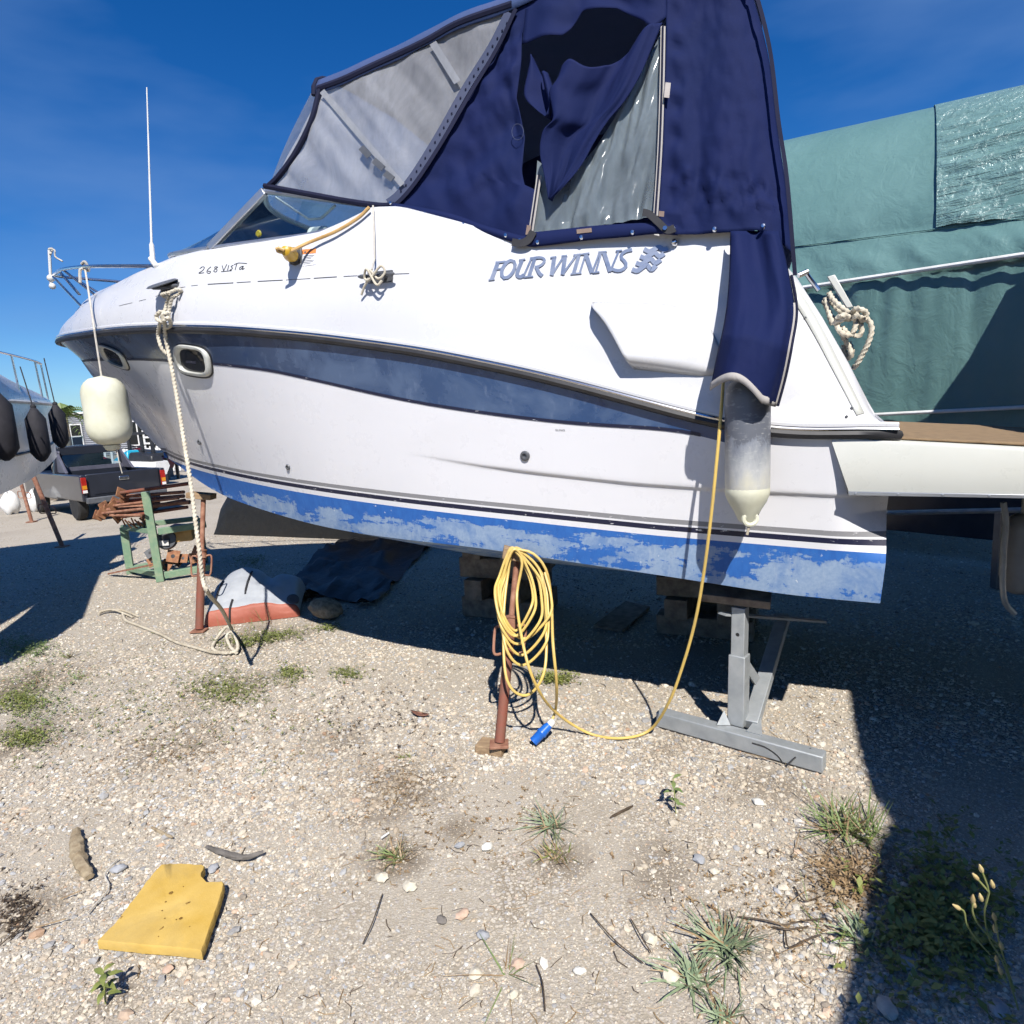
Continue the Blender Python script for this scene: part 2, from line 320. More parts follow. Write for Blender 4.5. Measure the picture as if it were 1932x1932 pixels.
def bottom_paint():
    m, nt, p = new_mat('worn blue antifouling'); tc = N(nt, 'ShaderNodeTexCoord'); sx = N(nt, 'ShaderNodeSeparateXYZ'); nt.links.new(tc.outputs['Object'], sx.inputs[0])
    big = noise(nt, 4.6, 8, 0.68, mscale=(0.65, 1, 2.0), dist=0.25); streak = noise(nt, 18, 6, 0.75, mscale=(2.0, 1, 0.6)); fine = noise(nt, 60, 4, 0.7)
    # paint left: mostly near the waterline, patchy below
    h = mrange(nt, sx.outputs['Z'], 1.0, 1.09, 0.0, 0.26); s = N(nt, 'ShaderNodeMath', operation='ADD'); nt.links.new(big.outputs['Fac'], s.inputs[0]); nt.links.new(h, s.inputs[1])
    s2 = N(nt, 'ShaderNodeMath', operation='MULTIPLY_ADD'); nt.links.new(streak.outputs['Fac'], s2.inputs[0]); s2.inputs[1].default_value = 0.28; nt.links.new(s.outputs[0], s2.inputs[2])
    f = mrange(nt, s2.outputs[0], 0.665, 0.70)
    blue = ramp(nt, streak.outputs['Fac'], [(0.3, (0.014, 0.095, 0.36)), (0.7, (0.028, 0.145, 0.46))]); grey = ramp(nt, fine.outputs['Fac'], [(0.3, (0.20, 0.30, 0.46)), (0.7, (0.29, 0.38, 0.52))])
    mid = noise(nt, 4.5, 7, 0.7, mscale=(1.2, 1, 1.0), dist=0.5); gm = mixc(nt, mrange(nt, mid.outputs['Fac'], 0.46, 0.62, 0, 0.75), grey.outputs[0], (0.085, 0.19, 0.42)); vs_ = noise(nt, 12, 5, 0.7, mscale=(2.2, 1, 0.3)); gm = mixc(nt, mrange(nt, vs_.outputs['Fac'], 0.58, 0.72, 0, 0.5), gm, (0.36, 0.42, 0.50)); c = mixc(nt, f, gm, blue.outputs[0]); ch = noise(nt, 22, 3, 0.6); c = mixc(nt, mrange(nt, ch.outputs['Fac'], 0.71, 0.74, 0, 0.8), c, (0.6, 0.63, 0.66)); nt.links.new(c, p.inputs['Base Color'])
    p.inputs['Roughness'].default_value = 0.62; bumpit(nt, p, f, 0.25, 0.002); return m
MT['bottom'] = bottom_paint()
def faded_band():
    m, nt, p = new_mat('faded blue hull band'); tc = N(nt, 'ShaderNodeTexCoord'); sx = N(nt, 'ShaderNodeSeparateXYZ'); nt.links.new(tc.outputs['Object'], sx.inputs[0])
    a = noise(nt, 2.6, 6, 0.6, mscale=(1.0, 1, 1.2), dist=0.6); b = noise(nt, 9, 5, 0.7, mscale=(1.5, 1, 0.6)); u = mrange(nt, sx.outputs['X'], 1.0, 4.2)
    base = ramp(nt, u, [(0.0, (0.016, 0.055, 0.155)), (0.35, (0.026, 0.062, 0.15)), (0.8, (0.028, 0.050, 0.105)), (1.0, (0.018, 0.028, 0.060))])
    c = mixc(nt, mrange(nt, a.outputs['Fac'], 0.46, 0.62, 0, 0.55), base.outputs[0], (0.10, 0.15, 0.25)); c = mixc(nt, mrange(nt, b.outputs['Fac'], 0.58, 0.72, 0, 0.45), c, (0.16, 0.21, 0.31))
    d = noise(nt, 3.1, 3, 0.5, mscale=(1, 1, 1.6)); c = mixc(nt, mrange(nt, d.outputs['Fac'], 0.66, 0.71, 0, 0.8), c, (0.012, 0.03, 0.10)); nt.links.new(c, p.inputs['Base Color'])
    nt.links.new(mrange(nt, a.outputs['Fac'], 0.35, 0.7, 0.16, 0.42), p.inputs['Roughness']); p.inputs['Coat Weight'].default_value = 0.2; return m
MT['band'] = faded_band()
def stripe(name, c):
    m, nt, p = new_mat(name); n = noise(nt, 26, 6, 0.7, mscale=(1, 1, 3)); cc = mixc(nt, mrange(nt, n.outputs['Fac'], 0.63, 0.66), c, (0.62, 0.62, 0.63)); nt.links.new(cc, p.inputs['Base Color']); p.inputs['Roughness'].default_value = 0.45; return m
MT['bstripe'] = stripe('navy boot stripe', (0.008, 0.010, 0.035)); MT['gstripe'] = stripe('grey boot stripe', (0.23, 0.23, 0.24))
def carpet():
    return M('tan marine carpet', (0.27, 0.185, 0.105), (0.19, 0.13, 0.075), scale=20, rough=1.0, bump=0.6, bscale=500, bdist=0.003)
MT['carpet'] = carpet()
def tarp():
    m, nt, p = new_mat('green tarpaulin'); n = noise(nt, 0.9, 5, 0.6); r = ramp(nt, n.outputs['Fac'], [(0.3, (0.098, 0.195, 0.188)), (0.7, (0.130, 0.238, 0.228))]); nt.links.new(r.outputs[0], p.inputs['Base Color'])
    p.inputs['Roughness'].default_value = 0.34; p.inputs['Specular IOR Level'].default_value = 0.6; n2 = noise(nt, 5, 5, 0.6, mscale=(1, 1, 0.8), dist=0.8); n3 = noise(nt, 24, 3, 0.6)
    ad = N(nt, 'ShaderNodeMath', operation='MULTIPLY_ADD'); nt.links.new(n3.outputs['Fac'], ad.inputs[0]); ad.inputs[1].default_value = 0.12; nt.links.new(n2.outputs['Fac'], ad.inputs[2]); bumpit(nt, p, ad.outputs[0], 0.28, 0.06); return m
MT['tarp'] = tarp()
# ================================================================== MOTOR BOAT (main subject)
BM = Matrix(((FW[0], PN[0], UP[0], BO[0]), (FW[1], PN[1], UP[1], BO[1]), (FW[2], PN[2], UP[2], BO[2]), (0, 0, 0, 1)))
BL = 7.06
def hb(u, w=0):            # half breadth at the rub rail
    if u >= BL: return 0.0
    if u < 2.9: return 1.17 + 0.09 * min(1, max(u, 0) / 2.5)
    t = (u - 2.9) / (BL - 2.9); return 1.26 * max(0, 1 - t ** 2.3) ** 0.80
def cb(u, w=0):            # half breadth at the chine
    if u < 1.5: return 1.08 + 0.04 * max(u, 0) / 1.5
    t = (u - 1.5) / 4.35; return 1.12 * max(0.0, 1 - t ** 2.3)
def table(pix, fn, extra_lo=None, extra_hi=None):
    q = sorted([tuple(surf(x, y, fn)[[0, 2]]) for x, y in pix]); q = ([extra_lo] if extra_lo else []) + q + ([extra_hi] if extra_hi else [])
    a = np.array(q); return a
def smooth_tab(a, s=0.12):
    us = np.linspace(-0.1, BL + 0.1, 240); ws = np.interp(us, a[:, 0], a[:, 1]); k = np.exp(-0.5 * (np.arange(-12, 13) * (us[1] - us[0]) / s) ** 2); k /= k.sum()
    ws = np.convolve(np.pad(ws, 12, mode='edge'), k, 'valid'); return lambda u: float(np.interp(u, us, ws))
rail_w = smooth_tab(table([(160, 632), (200, 626), (250, 622), (330, 620), (420, 622), (500, 628), (600, 637), (700, 650), (800, 664), (900, 684), (1000, 705), (1100, 730), (1200, 757), (1300, 784), (1380, 803), (1450, 813), (1540, 819), (1640, 812)], hb, (-0.1, 1.575), (BL, 2.225)))
chine_w = smooth_tab(table([(420, 935), (500, 963), (600, 992), (700, 1010), (800, 1022), (900, 1033), (960, 1043), (1100, 1065), (1200, 1080), (1300, 1095), (1380, 1108), (1450, 1120), (1560, 1133), (1655, 1138)], cb, None, (5.85, 1.20)), 0.2)
flare = lambda u: 0.85 + 0.75 * min(1, max(0, (u - 3.0) / 3.0))
stem_u = lambda w: float(np.interp(w, [0.45, 0.62, 0.78, 1.0, 1.3, 1.6, 1.9, 2.1, 2.3], [3.3, 4.6, 5.2, 5.55, 5.95, 6.33, 6.7, 6.95, BL]))
def keel_w(u): return float(np.interp(u, [0, 2.5, 3.6, 4.4, 5.0, 5.4, 5.7, 6.0, 6.4, 6.8, BL], [0.54, 0.53, 0.60, 0.75, 0.88, 0.97, 1.08, 1.28, 1.60, 1.93, 2.225]))
def side_v(u, w):          # hull half breadth at height w, between chine and rail
    wr = rail_w(u); wc = min(max(chine_w(u), keel_w(u)), wr - 0.01)
    s = min(1.0, max(0.0, (w - wc) / max(wr - wc, 1e-3))); c = min(cb(u), hb(u)); v = c + (hb(u) - c) * s ** flare(u)
    if u < 0.24: v -= 0.16 * ((0.24 - u) / 0.24) ** 1.7 * min(1, max(0, (w - 1.02) / 0.2)) * min(1, max(0, (1.50 - w) / 0.12))
    wk = crease_w(u); k = min(1, max(0, (2.35 - u) / 0.6))
    return v - 0.014 * k * (1 / (1 + math.exp(max(-40, min(40, (w - wk) / 0.0035)))))
crease_w = lambda u: float(np.interp(u, [0, 0.5, 1.09, 1.64, 1.94, 2.3, 4], [1.30, 1.295, 1.303, 1.335, 1.358, 1.40, 1.5]))
anti_w = lambda u: float(np.interp(u, [0, 1.0, 2.0, 3.1, 4.3, 5.0, 6], [1.048, 1.05, 1.075, 1.105, 1.135, 1.14, 1.15]))
band_lo = smooth_tab(table([(230, 678), (280, 680), (400, 688), (500, 700), (600, 722), (700, 745), (800, 765), (900, 780), (1000, 793), (1100, 803), (1200, 808), (1300, 815)], hb, (-0.1, 1.30), (BL, 2.06)), 0.1)
def band_bot(u): return min(band_lo(u), rail_w(u) - 0.035)

boat = thing('motor_boat', 'white motor cruiser with faded blue band propped on stands above the gravel', 'boat'); boat.matrix_world = BM
US = np.concatenate([np.linspace(0, 0.28, 12), np.linspace(0.32, 5.2, 62), np.linspace(5.26, BL - 0.02, 44)])
def side_rows(u, rows):
    return [(u, side_v(u, w), w) for w in rows]
def strip(name, wlo, whi, mat, n=3, u0=0.0, u1=BL, both=True, out=0.0):
    g = []
    for u in US:
        if u < u0 or u > u1: continue
        lo, hi = wlo(u), whi(u); k = max(keel_w(u), 0) + 0.002; lo = max(lo, k); hi = max(hi, lo + 0.0005)
        g.append([(u, max(0.004, side_v(u, w) + out) if keel_w(u) < w - 0.003 else 0.004, w) for w in np.linspace(lo, hi, n)])
    g = np.array(g); mb = MB(); mb.grid(g)
    if both: h = g.copy(); h[:, :, 1] *= -1; mb.grid(h, flip=True)
    return mb.build(name, mat, boat, smooth=35)
S1 = lambda u: anti_w(u); S2 = lambda u: S1(u) + 0.030; S3 = lambda u: S2(u) + 0.026; S4 = lambda u: S3(u) + 0.010; S5 = lambda u: S4(u) + 0.024
# hull side: white from the stripes to the band, with dense rows round the crease
g = []
for u in US:
    lo = max(S5(u), keel_w(u) + 0.002); hi = max(band_bot(u), lo + 0.001); ck = crease_w(u)
    ws = list(np.linspace(lo, hi, 26)) + [ck - 0.012, ck - 0.004, ck, ck + 0.004, ck + 0.012]; ws = sorted(min(max(w, lo), hi) for w in ws)
    g.append([(u, max(0.004, side_v(u, w)), w) for w in ws])
g = np.array(g); mb = MB(); mb.grid(g); h = g.copy(); h[:, :, 1] *= -1; mb.grid(h, flip=True)
mb.build('hull', MT['gelside'], boat, smooth=50)
strip('colour_band', band_bot, rail_w, MT['band'], 10, u0=0.62)
strip('hull_upper_strip', band_bot, rail_w, MT['gelside'], 4, u1=0.68, both=False)
strip('band_pinstripe', lambda u: band_bot(u) - 0.002, lambda u: band_bot(u) + 0.014, MT['bstripe'], 2, u0=0.75, out=0.003)
strip('white_stripe', S1, S2, MT['gelside'], 2); strip('boot_stripe', S2, S3, MT['bstripe'], 2); strip('white_stripe', S3, S4, MT['gelside'], 2); strip('grey_boot_stripe', S4, S5, MT['gstripe'], 2)
# bottom paint: side strip plus V bottom
g = []
for u in US:
    if u > 5.9: continue
    wc = min(max(chine_w(u), keel_w(u)), anti_w(u) - 0.002); c = cb(u); row = []
    for w in np.linspace(max(anti_w(u), keel_w(u) + 0.001), wc, 7): row.append((u, max(0.003, side_v(u, w)), w))
    for t in np.linspace(0, 1, 9)[1:]: row.append((u, max(0.0, (c - 0.05 * min(1, c)) * (1 - t)), wc - 0.004 + (keel_w(u) - wc) * (t ** 0.95)))
    g.append(row)
g = np.array(g); mb = MB(); mb.grid(g); h = g.copy(); h[:, :, 1] *= -1; mb.grid(h, flip=True); mb.build('antifouling_bottom', MT['bottom'], boat, smooth=40)
# transom: flat closing panel
mb = MB(); pr = [(0.0, side_v(0, w) * 1.0, w) for w in np.linspace(chine_w(0), rail_w(0), 14)]; pts = [(0, 0, keel_w(0))] + pr + [(0, -v, w) for _, v, w in pr[::-1]]
mb.add(pts, [tuple(range(len(pts)))]); mb.build('transom', MT['gelside'], boat, smooth=0)
# hull flange: the aft edge of the topsides sweeps forward under the swim platform (dark concave return)
# rub rail: black moulding with a steel insert and white upper lip
def rail_path(dw, dv, u1=BL - 0.004):
    p = [(u, hb(u) + dv, rail_w(u) + dw) for u in np.linspace(0.02, 6.6, 90)] + [(u, hb(u) + dv * (1 if hb(u) > 0.06 else .5), rail_w(u) + dw) for u in np.linspace(6.62, u1, 30)]
    q = [(a, -b, c) for a, b, c in p[::-1]]
    return p + q
mb = MB(); mb.tube([(0.0, 0, rail_w(0)-0.008)] + rail_path(-0.008, 0.010), 0.021, n=8); mb.build('rub_rail', MT['black'], boat)
mb = MB(); mb.tube(rail_path(0.014, 0.022), 0.0075, n=6); mb.build('rail_insert', MT['chrome'], boat)
mb = MB(); mb.tube(rail_path(0.030, 0.004), 0.014, n=7); mb.build('rail_lip', MT['gel'], boat)

# ------------------------------------------------------------------ deck moulding
dk_u = [0.06, 0.10, 0.21, 0.33, 0.456, 0.60, 0.744, 1.0, 1.42, 1.78, 2.11, 2.45, 2.62, 2.8, 3.0, 3.4, 3.98, 4.3, 4.7, 5.2, 5.7, 6.1, 6.4, 6.65, 6.85, 6.98, BL]
dk_w = [1.60, 1.65, 1.86, 2.06, 2.25, 2.39, 2.46, 2.47, 2.49, 2.52, 2.63, 2.735, 2.75, 2.70, 2.655, 2.645, 2.645, 2.64, 2.60, 2.555, 2.51, 2.46, 2.43, 2.40, 2.355, 2.30, 2.235]
deck_w = lambda u: max(float(np.interp(u, dk_u, dk_w)), rail_w(u) + 0.02)
def deck_v(u): return hb(u) * float(np.interp(u, [0, 4.0, 4.8, 5.6, 6.4, BL], [0.875, 0.872, 0.84, 0.78, 0.70, 0.5]))
cen_w = lambda u: float(np.interp(u, [4.1, 4.6, 5.2, 5.6, 6.0, 6.4, 6.65, 6.85, 7.0, BL], [2.86, 2.84, 2.815, 2.79, 2.76, 2.71, 2.65, 2.57, 2.46, 2.25]))
def dside(u, w):           # deck moulding side surface: half breadth at height w above the rail
    wr = rail_w(u) + 0.03; wd = deck_w(u); s = min(1.0, max(0.0, (w - wr) / max(wd - wr, 1e-3))); b = hb(u) - 0.004; d = deck_v(u)
    k = min(1, max(0, (2.3 - u) / 0.8)); p = 1.9 - 0.3 * k
    v = b - (b - d) * s ** p
    # styling ledges aft: a flange above the rail and a shallow step higher up
    v += k * (0.020 * math.exp(-((w - wr) / 0.06) ** 2) - 0.018 * (1 / (1 + math.exp(-(w - 2.155 + 0.02 * u) / 0.008))) * (1 - s) ** 0.3)
    return v
g = []
DU = np.concatenate([np.linspace(0.065, 0.8, 26), np.linspace(0.84, 5.2, 84), np.linspace(5.26, BL - 0.015, 40)])
for u in DU:
    row = []; wr = rail_w(u) + 0.03; wd = deck_w(u)
    for s in np.r_[np.linspace(0, 1, 34)]: w = wr + (wd - wr) * s; row.append((u, dside(u, w), w))
    d = dside(u, wd)
    if u > 4.05:
        cw = max(cen_w(u), wd)
        for t in np.linspace(0, 1, 14)[1:]:
            row.append((u, d * (1 - t), wd + (cw - wd) * math.sin(t * math.pi / 2) ** 0.9))
    else:
        fl = 1.75; kk = 0.16 * min(1, (wd - wr) / 0.4)
        for t in np.linspace(0, 1, 5)[1:]: row.append((u, d - kk * t, wd + 0.012 * math.sin(t * math.pi)))
        for t in np.linspace(0, 1, 5)[1:]: row.append((u, d - kk - 0.02 * t, wd + (min(fl, wd) - wd) * t))
        for t in np.linspace(0, 1, 6)[1:]: row.append((u, (d - kk - 0.02) * (1 - t), min(fl, wd)))
    g.append(row)
g = np.array(g); mb = MB(); mb.grid(g, flip=True); h = g.copy(); h[:, :, 1] *= -1; mb.grid(h)
mb.build('deck', MT['gel'], boat, smooth=45)
# bulkhead closing the cabin under the windscreen
mb = MB(); u = 4.05; wd = deck_w(u); d = dside(u, wd); pts = [(u, d * (1 - t), wd + (cen_w(u) - wd) * math.sin(t * math.pi / 2) ** .9) for t in np.linspace(0, 1, 10)]; pts = pts + [(a, -b, c) for a, b, c in pts[::-1][1:]] + [(u, -d + .2, 1.75), (u, d - .2, 1.75)]
mb.add(pts, [tuple(range(len(pts)))]); mb.build('cabin_bulkhead', MT['gel'], boat, smooth=0)
# helm dashboard seen through the windscreen
mb = MB(); mb.box((3.55, -0.35, 2.60), (0.5, 0.7, 0.3)); mb.box((3.6, 0.45, 2.66), (0.55, 0.5, 0.16)); mb.build('dashboard', MT['gel'], boat, bevel=0.04)
mb = MB(); mb.box((3.42, 0.52, 2.79), (0.2, 0.26, 0.11), taper=0.7); mb.build('instrument_pod', MT['whitep'], boat, bevel=0.02)

def onhull(x, y, out=0.0): q = surf(x, y, side_v); return V(q[0], q[1] + out, q[2])
def ondeck(x, y, out=0.0): q = surf(x, y, dside); return V(q[0], q[1] + out, q[2])
def zc(X, Y, ox, oy, sc): return ((ox + X / sc) / 1.325, (oy + Y / sc) / 1.325)
def ribbon(mb, pts, width, proj, thick, out=0.0, taper=None):
    """flat stroke following the picture outline on a surface, with thickness"""
    pts = np.asarray(pts, float); d = np.gradient(pts, axis=0); n = np.stack([-d[:, 1], d[:, 0]], 1); n /= np.linalg.norm(n, axis=1)[:, None] + 1e-9
    w = np.full(len(pts), width) if np.isscalar(width) else np.asarray(width, float); A = [proj(*p, out) for p in pts + n * w[:, None] / 2]; B = [proj(*p, out) for p in pts - n * w[:, None] / 2]
    o = V(0, thick, 0); ring = [[a, b, b + o, a + o] for a, b in zip(A, B)]; fs = []; m = len(ring)
    for i in range(m - 1):
        for k in range(4): fs.append((i * 4 + k, i * 4 + (k + 1) % 4, (i + 1) * 4 + (k + 1) % 4, (i + 1) * 4 + k))
    fs += [(3, 2, 1, 0), tuple((m - 1) * 4 + k for k in range(4))]
    mb.add([q for r in ring for q in r], fs)
# raised name lettering
zl = lambda X, Y: zc(X, Y, 1200, 580, 3.715)
def letter(strokes):
    mb = MB()
    for i, (pts, w) in enumerate(strokes):
        p = [zl(*q) for q in pts]; p = spline(p, 14) if len(p) > 2 else np.array(p); ribbon(mb, p, w / (3.715 * 1.325), ondeck, 0.007 + 0.0004 * i, -0.001)
    mb.build('letter', MT['greymetal'], boat, smooth=30)
def ell(cx, cy, rx, ry, sh, a0=0, a1=360, n=22): return [(cx + rx * math.cos(math.radians(a)) - sh * ry * math.sin(math.radians(a)), cy + ry * math.sin(math.radians(a)) - 0.1 * rx * math.cos(math.radians(a))) for a in np.linspace(a0, a1, n)]
letter([([(172, 278), (112, 440)], 34), ([(148, 286), (240, 276)], 18), ([(142, 348), (206, 340)], 15), ([(85, 446), (138, 439)], 14)])
letter([(ell(266, 347, 58, 82, 0.32), 30)])
letter([([(394, 262), (352, 370), (352, 408), (380, 418), (412, 400)], 33), ([(412, 402), (480, 250)], 17), ([(366, 262), (424, 254)], 14)])
letter([([(512, 245), (458, 412)], 30), ([(468, 250), (560, 238), (600, 255), (592, 292), (548, 322), (512, 326)], 24), ([(528, 326), (552, 380), (582, 408)], 32), ([(410, 420), (496, 413)], 14)])
letter([([(692, 236), (668, 404)], 36), ([(668, 404), (782, 226)], 17), ([(792, 226), (770, 398)], 36), ([(770, 398), (900, 214)], 17), ([(658, 240), (712, 232)], 14), ([(762, 226), (814, 221)], 14)])
letter([([(922, 214), (872, 386)], 32), ([(845, 392), (945, 382)], 14), ([(872, 216), (948, 208)], 14)])
letter([([(984, 206), (928, 384)], 16), ([(984, 206), (1044, 380)], 38), ([(1044, 380), (1114, 192)], 17), ([(952, 208), (1020, 199)], 14)])
letter([([(1130, 190), (1076, 376)], 16), ([(1152, 186), (1212, 368)], 38), ([(1212, 368), (1292, 176)], 17), ([(1102, 190), (1180, 184)], 14), ([(1050, 379), (1112, 372)], 14), ([(1265, 178), (1322, 172)], 13)])
letter([([(1414, 166), (1360, 178), (1318, 208), (1318, 246), (1352, 280), (1356, 324), (1310, 358), (1262, 358), (1228, 344)], 30)])
for row in ([(1525, 160), (1575, 182), (1625, 160), (1665, 142), (1705, 168), (1746, 152)], [(1490, 228), (1535, 242), (1585, 212), (1625, 194), (1668, 226), (1712, 202)], [(1452, 288), (1498, 302), (1550, 268), (1590, 252), (1632, 288), (1680, 258)], [(1414, 348), (1462, 362), (1515, 326), (1552, 308), (1594, 350), (1636, 312)]):
    mb = MB(); ribbon(mb, spline([zl(*q) for q in row], 18), 42 / (3.715 * 1.325), ondeck, 0.007, -0.001); mb.build('logo_wave', MT['greymetal'], boat, smooth=30)
# model name in thin script
zs = lambda X, Y: zc(X, Y, 460, 560, 3.22)
mb = MB()
for s in ([(128, 360), (150, 344), (166, 350), (152, 374), (120, 396), (162, 392)], [(218, 344), (192, 368), (186, 390), (204, 398), (216, 382), (192, 380)], [(274, 346), (252, 344), (248, 356), (268, 368), (258, 386), (240, 380), (252, 364), (274, 346)], [(308, 334), (320, 378)], [(320, 378), (346, 324)], [(362, 332), (352, 372)], [(398, 332), (380, 342), (392, 356), (370, 372)], [(428, 316), (412, 370)], [(404, 328), (440, 314), (508, 318)], [(476, 338), (450, 352), (452, 368), (478, 346)], [(480, 338), (470, 366), (488, 356)], [(300, 384), (386, 375)]):
    p = np.array([zs(*q) for q in s]); p = spline(p, 16) if len(p) > 2 else p; ribbon(mb, p, 5.0 / (3.22 * 1.325), ondeck, 0.0015, 0.0005)
mb.build('model_name', MT['black'], boat, smooth=0)
# dashed mould seam
mb = MB(); seam = [(225, 577), (285, 562), (350, 541), (450, 533), (560, 527), (640, 522), (720, 518), (798, 515)]; sp = spline(seam, 90); i = 0; rnd = random.Random(4)
while i < 86:
    k = rnd.choice([3, 5, 8, 10]); q = sp[i:min(i + k, 90)]
    if len(q) > 1: mb = MB(); ribbon(mb, q, 0.6 + rnd.random() * 0.9 if q[0][0] > 350 else 0.5, ondeck, 0.002, 0.0); mb.build('seam_caulk', MT['black'], boat, smooth=0)
    i += k + rnd.choice([0, 1, 1, 2])
# warning sticker
def quad_on(x0, y0, x1, y1, dx, dy, out): return [ondeck(x0, y0, out), ondeck(x1, y0 + dy, out), ondeck(x1 + dx, y1 + dy, out), ondeck(x0 + dx, y1, out)]
MT['orange'] = M('orange print', (0.72, 0.25, 0.07), (0.65, 0.22, 0.06), rough=0.5); MT['stickerw'] = M('sticker paper', (0.62, 0.64, 0.70), (0.70, 0.71, 0.75), scale=30, rough=0.5)
mb = MB(); mb.add(quad_on(571, 477, 596, 502, 0, -3, 0.002), [(0, 1, 2, 3)]); st = mb.build('warning_sticker', MT['stickerw'], boat, smooth=0)
mb = MB(); mb.add(quad_on(571, 471, 597, 480, -0.5, -2.4, 0.003), [(0, 1, 2, 3)]); mb.build('sticker_header', MT['orange'], st, smooth=0)
mb = MB(); mb.add([ondeck(574, 478, .004), ondeck(579, 477.5, .004), ondeck(576.6, 473, .004)], [(0, 1, 2)])
for k in range(6): mb.add(quad_on(573, 483 + k * 3.0, 594 - (k % 3) * 3, 483.9 + k * 3.0, 0, -2, 0.003), [(0, 1, 2, 3)])
mb.build('sticker_print', MT['darkgrey'], st, smooth=0)
# "SLING" mark
fc = bpy.data.curves.new('sling_mark', 'FONT'); fc.body = 'SLING'; fc.size = 0.03; to = bpy.data.objects.new('sling_mark_tmp', fc); col.objects.link(to); dg = bpy.context.evaluated_depsgraph_get(); me = bpy.data.meshes.new_from_object(to.evaluated_get(dg)); bpy.data.objects.remove(to)
q0 = onhull(1048, 813)
for vtx in me.vertices: x, y = vtx.co.x, vtx.co.y; uu = q0[0] - x * 0.62; ww = q0[2] + y * 0.45; vtx.co = (uu, side_v(uu, ww) + 0.002, ww)
me.materials.append(MT['darkgrey']); so = bpy.data.objects.new('sling_mark', me); col.objects.link(so); so.parent = boat

# portholes: stadium frames on the band
def porthole(cx, cy, ax, ay, sx, sy, depth=0.03):
    """ax, ay: half sizes in pixels; sx, sy skews"""
    def out_at(s, o): return [onhull(cx + ax * s * q[0] + sx * q[1] * s, cy + ay * s * q[1] + sy * q[0] * s, o) for q in shape]
    shape = []
    for a in np.linspace(0, 2 * math.pi, 36, endpoint=False):
        c, s_ = math.cos(a), math.sin(a); p = 3.4; r = (abs(c) ** p + abs(s_) ** p) ** (-1 / p); shape.append((r * c, r * s_))
    mb = MB(); rings = [out_at(1.0, -0.004), out_at(0.99, 0.018), out_at(0.93, 0.028), out_at(0.80, 0.028), out_at(0.74, 0.012), out_at(0.70, -0.02)]
    mb.grid(np.array(rings), wrapj=True); f = mb.build('porthole', MT['gelold'], boat, smooth=50)
    mb = MB(); ring = out_at(0.72, 0.004); mb.add(ring, [tuple(range(len(ring)))]); mb.build('porthole_glass', MT['darkglass'], f, smooth=0)
    # dark gasket round the frame
    mb = MB(); mb.tube(np.array(out_at(1.03, 0.002)), 0.006, n=6, closed=True); mb.build('gasket', MT['black'], f)
porthole(365.5, 681, 34, 29, 5, 5)
porthole(216, 674, 24, 19, 9, 9)
# through-hull fittings
for x, y, r in ((991, 860, 0.026), (544, 881, 0.018), (377, 834, 0.020)):
    q = onhull(x, y); n = nrm(V(0.05, 1, -0.05)); mb = MB(); mb.lathe([(r, -0.01), (r, 0.008), (r * 0.8, 0.012), (r * 0.5, 0.012), (r * 0.42, 0.004), (0.0001, 0.002)], q, n, n=18); t = mb.build('drain_fitting', MT['darkgrey'], boat)
# cleats
def cleat(x, y, scale=1.0):
    q = ondeck(x, y); mb = MB(); s = scale
    for du in (-0.035, 0.035): mb.tube([q + V(du * s, -0.01, 0), q + V(du * s, 0.03 * s, 0)], 0.009 * s, n=8)
    mb.tube(spline([q + V(-0.095 * s, 0.034 * s, 0.004), q + V(-0.04 * s, 0.036 * s, 0), q + V(0.04 * s, 0.036 * s, 0), q + V(0.095 * s, 0.034 * s, 0.004)], 12), [0.005 * s] + [0.010 * s] * 10 + [0.005 * s], n=8); mb.box(q + V(0, 0.002, 0), (0.13 * s, 0.012, 0.05 * s))
    mb.build('cleat', MT['darkgrey'], boat); return q
cl2 = cleat(718, 523, 1.2); cl1 = cleat(322, 544, 1.3)
mb = MB(); mb.lathe([(0.0001, 0.0), (0.085, 0.0), (0.10, 0.006), (0.085, 0.014), (0.0001, 0.016)], cl1 + V(0.01, 0.05, 0.015), nrm(V(0.1, 0.45, 1)), n=24); mb.build('cleat_cap', MT['darkgrey'], boat)
# shore power inlet (dark square plate)
q = ondeck(560, 487); mb = MB(); mb.box(q + V(0, 0.006, 0), (0.09, 0.016, 0.12)); mb.build('power_inlet', MT['darkgrey'], boat, bevel=0.008)
# snap stud / light below the cover
q = ondeck(1273, 459); mb = MB(); mb.sphere(q + V(0, 0.012, 0), 0.017); mb.build('deck_stud', MT['chrome'], boat)

# ------------------------------------------------------------------ engine air scoop on the quarter
top = [(1117, 570), (1190, 571), (1250, 573), (1300, 584), (1335, 612), (1357, 652), (1362, 668)]
bot = [(1196, 697), (1235, 701), (1270, 705), (1300, 708), (1325, 710), (1345, 708), (1362, 700)]
T_ = spline(top, 30); B_ = spline(bot, 30); lipc = spline([(1117, 570), (1150, 612), (1172, 650), (1196, 697)], 16)
g = []
for j in range(16):
    t = j / 15; row = []
    for i in range(30):
        s = i / 29; p = T_[i] * (1 - t) + B_[i] * t
        lin_ = T_[0] * (1 - t) + B_[0] * t; p = p + (lipc[j] - lin_) * (1 - s) ** 2
        e = min(1, t / 0.12) * min(1, (1 - t) / 0.16); e = math.sin(e * math.pi / 2); o = (0.075 * (1 - s) ** 0.9 * e + 0.012 * e) * min(1, (1 - s) / 0.08)
        row.append(ondeck(p[0], p[1], o))
    g.append(row)
g = np.array(g); mb = MB(); mb.grid(g); sc_ = mb.build('air_scoop', MT['gel'], boat, smooth=60, solid=0.006, soff=-1)
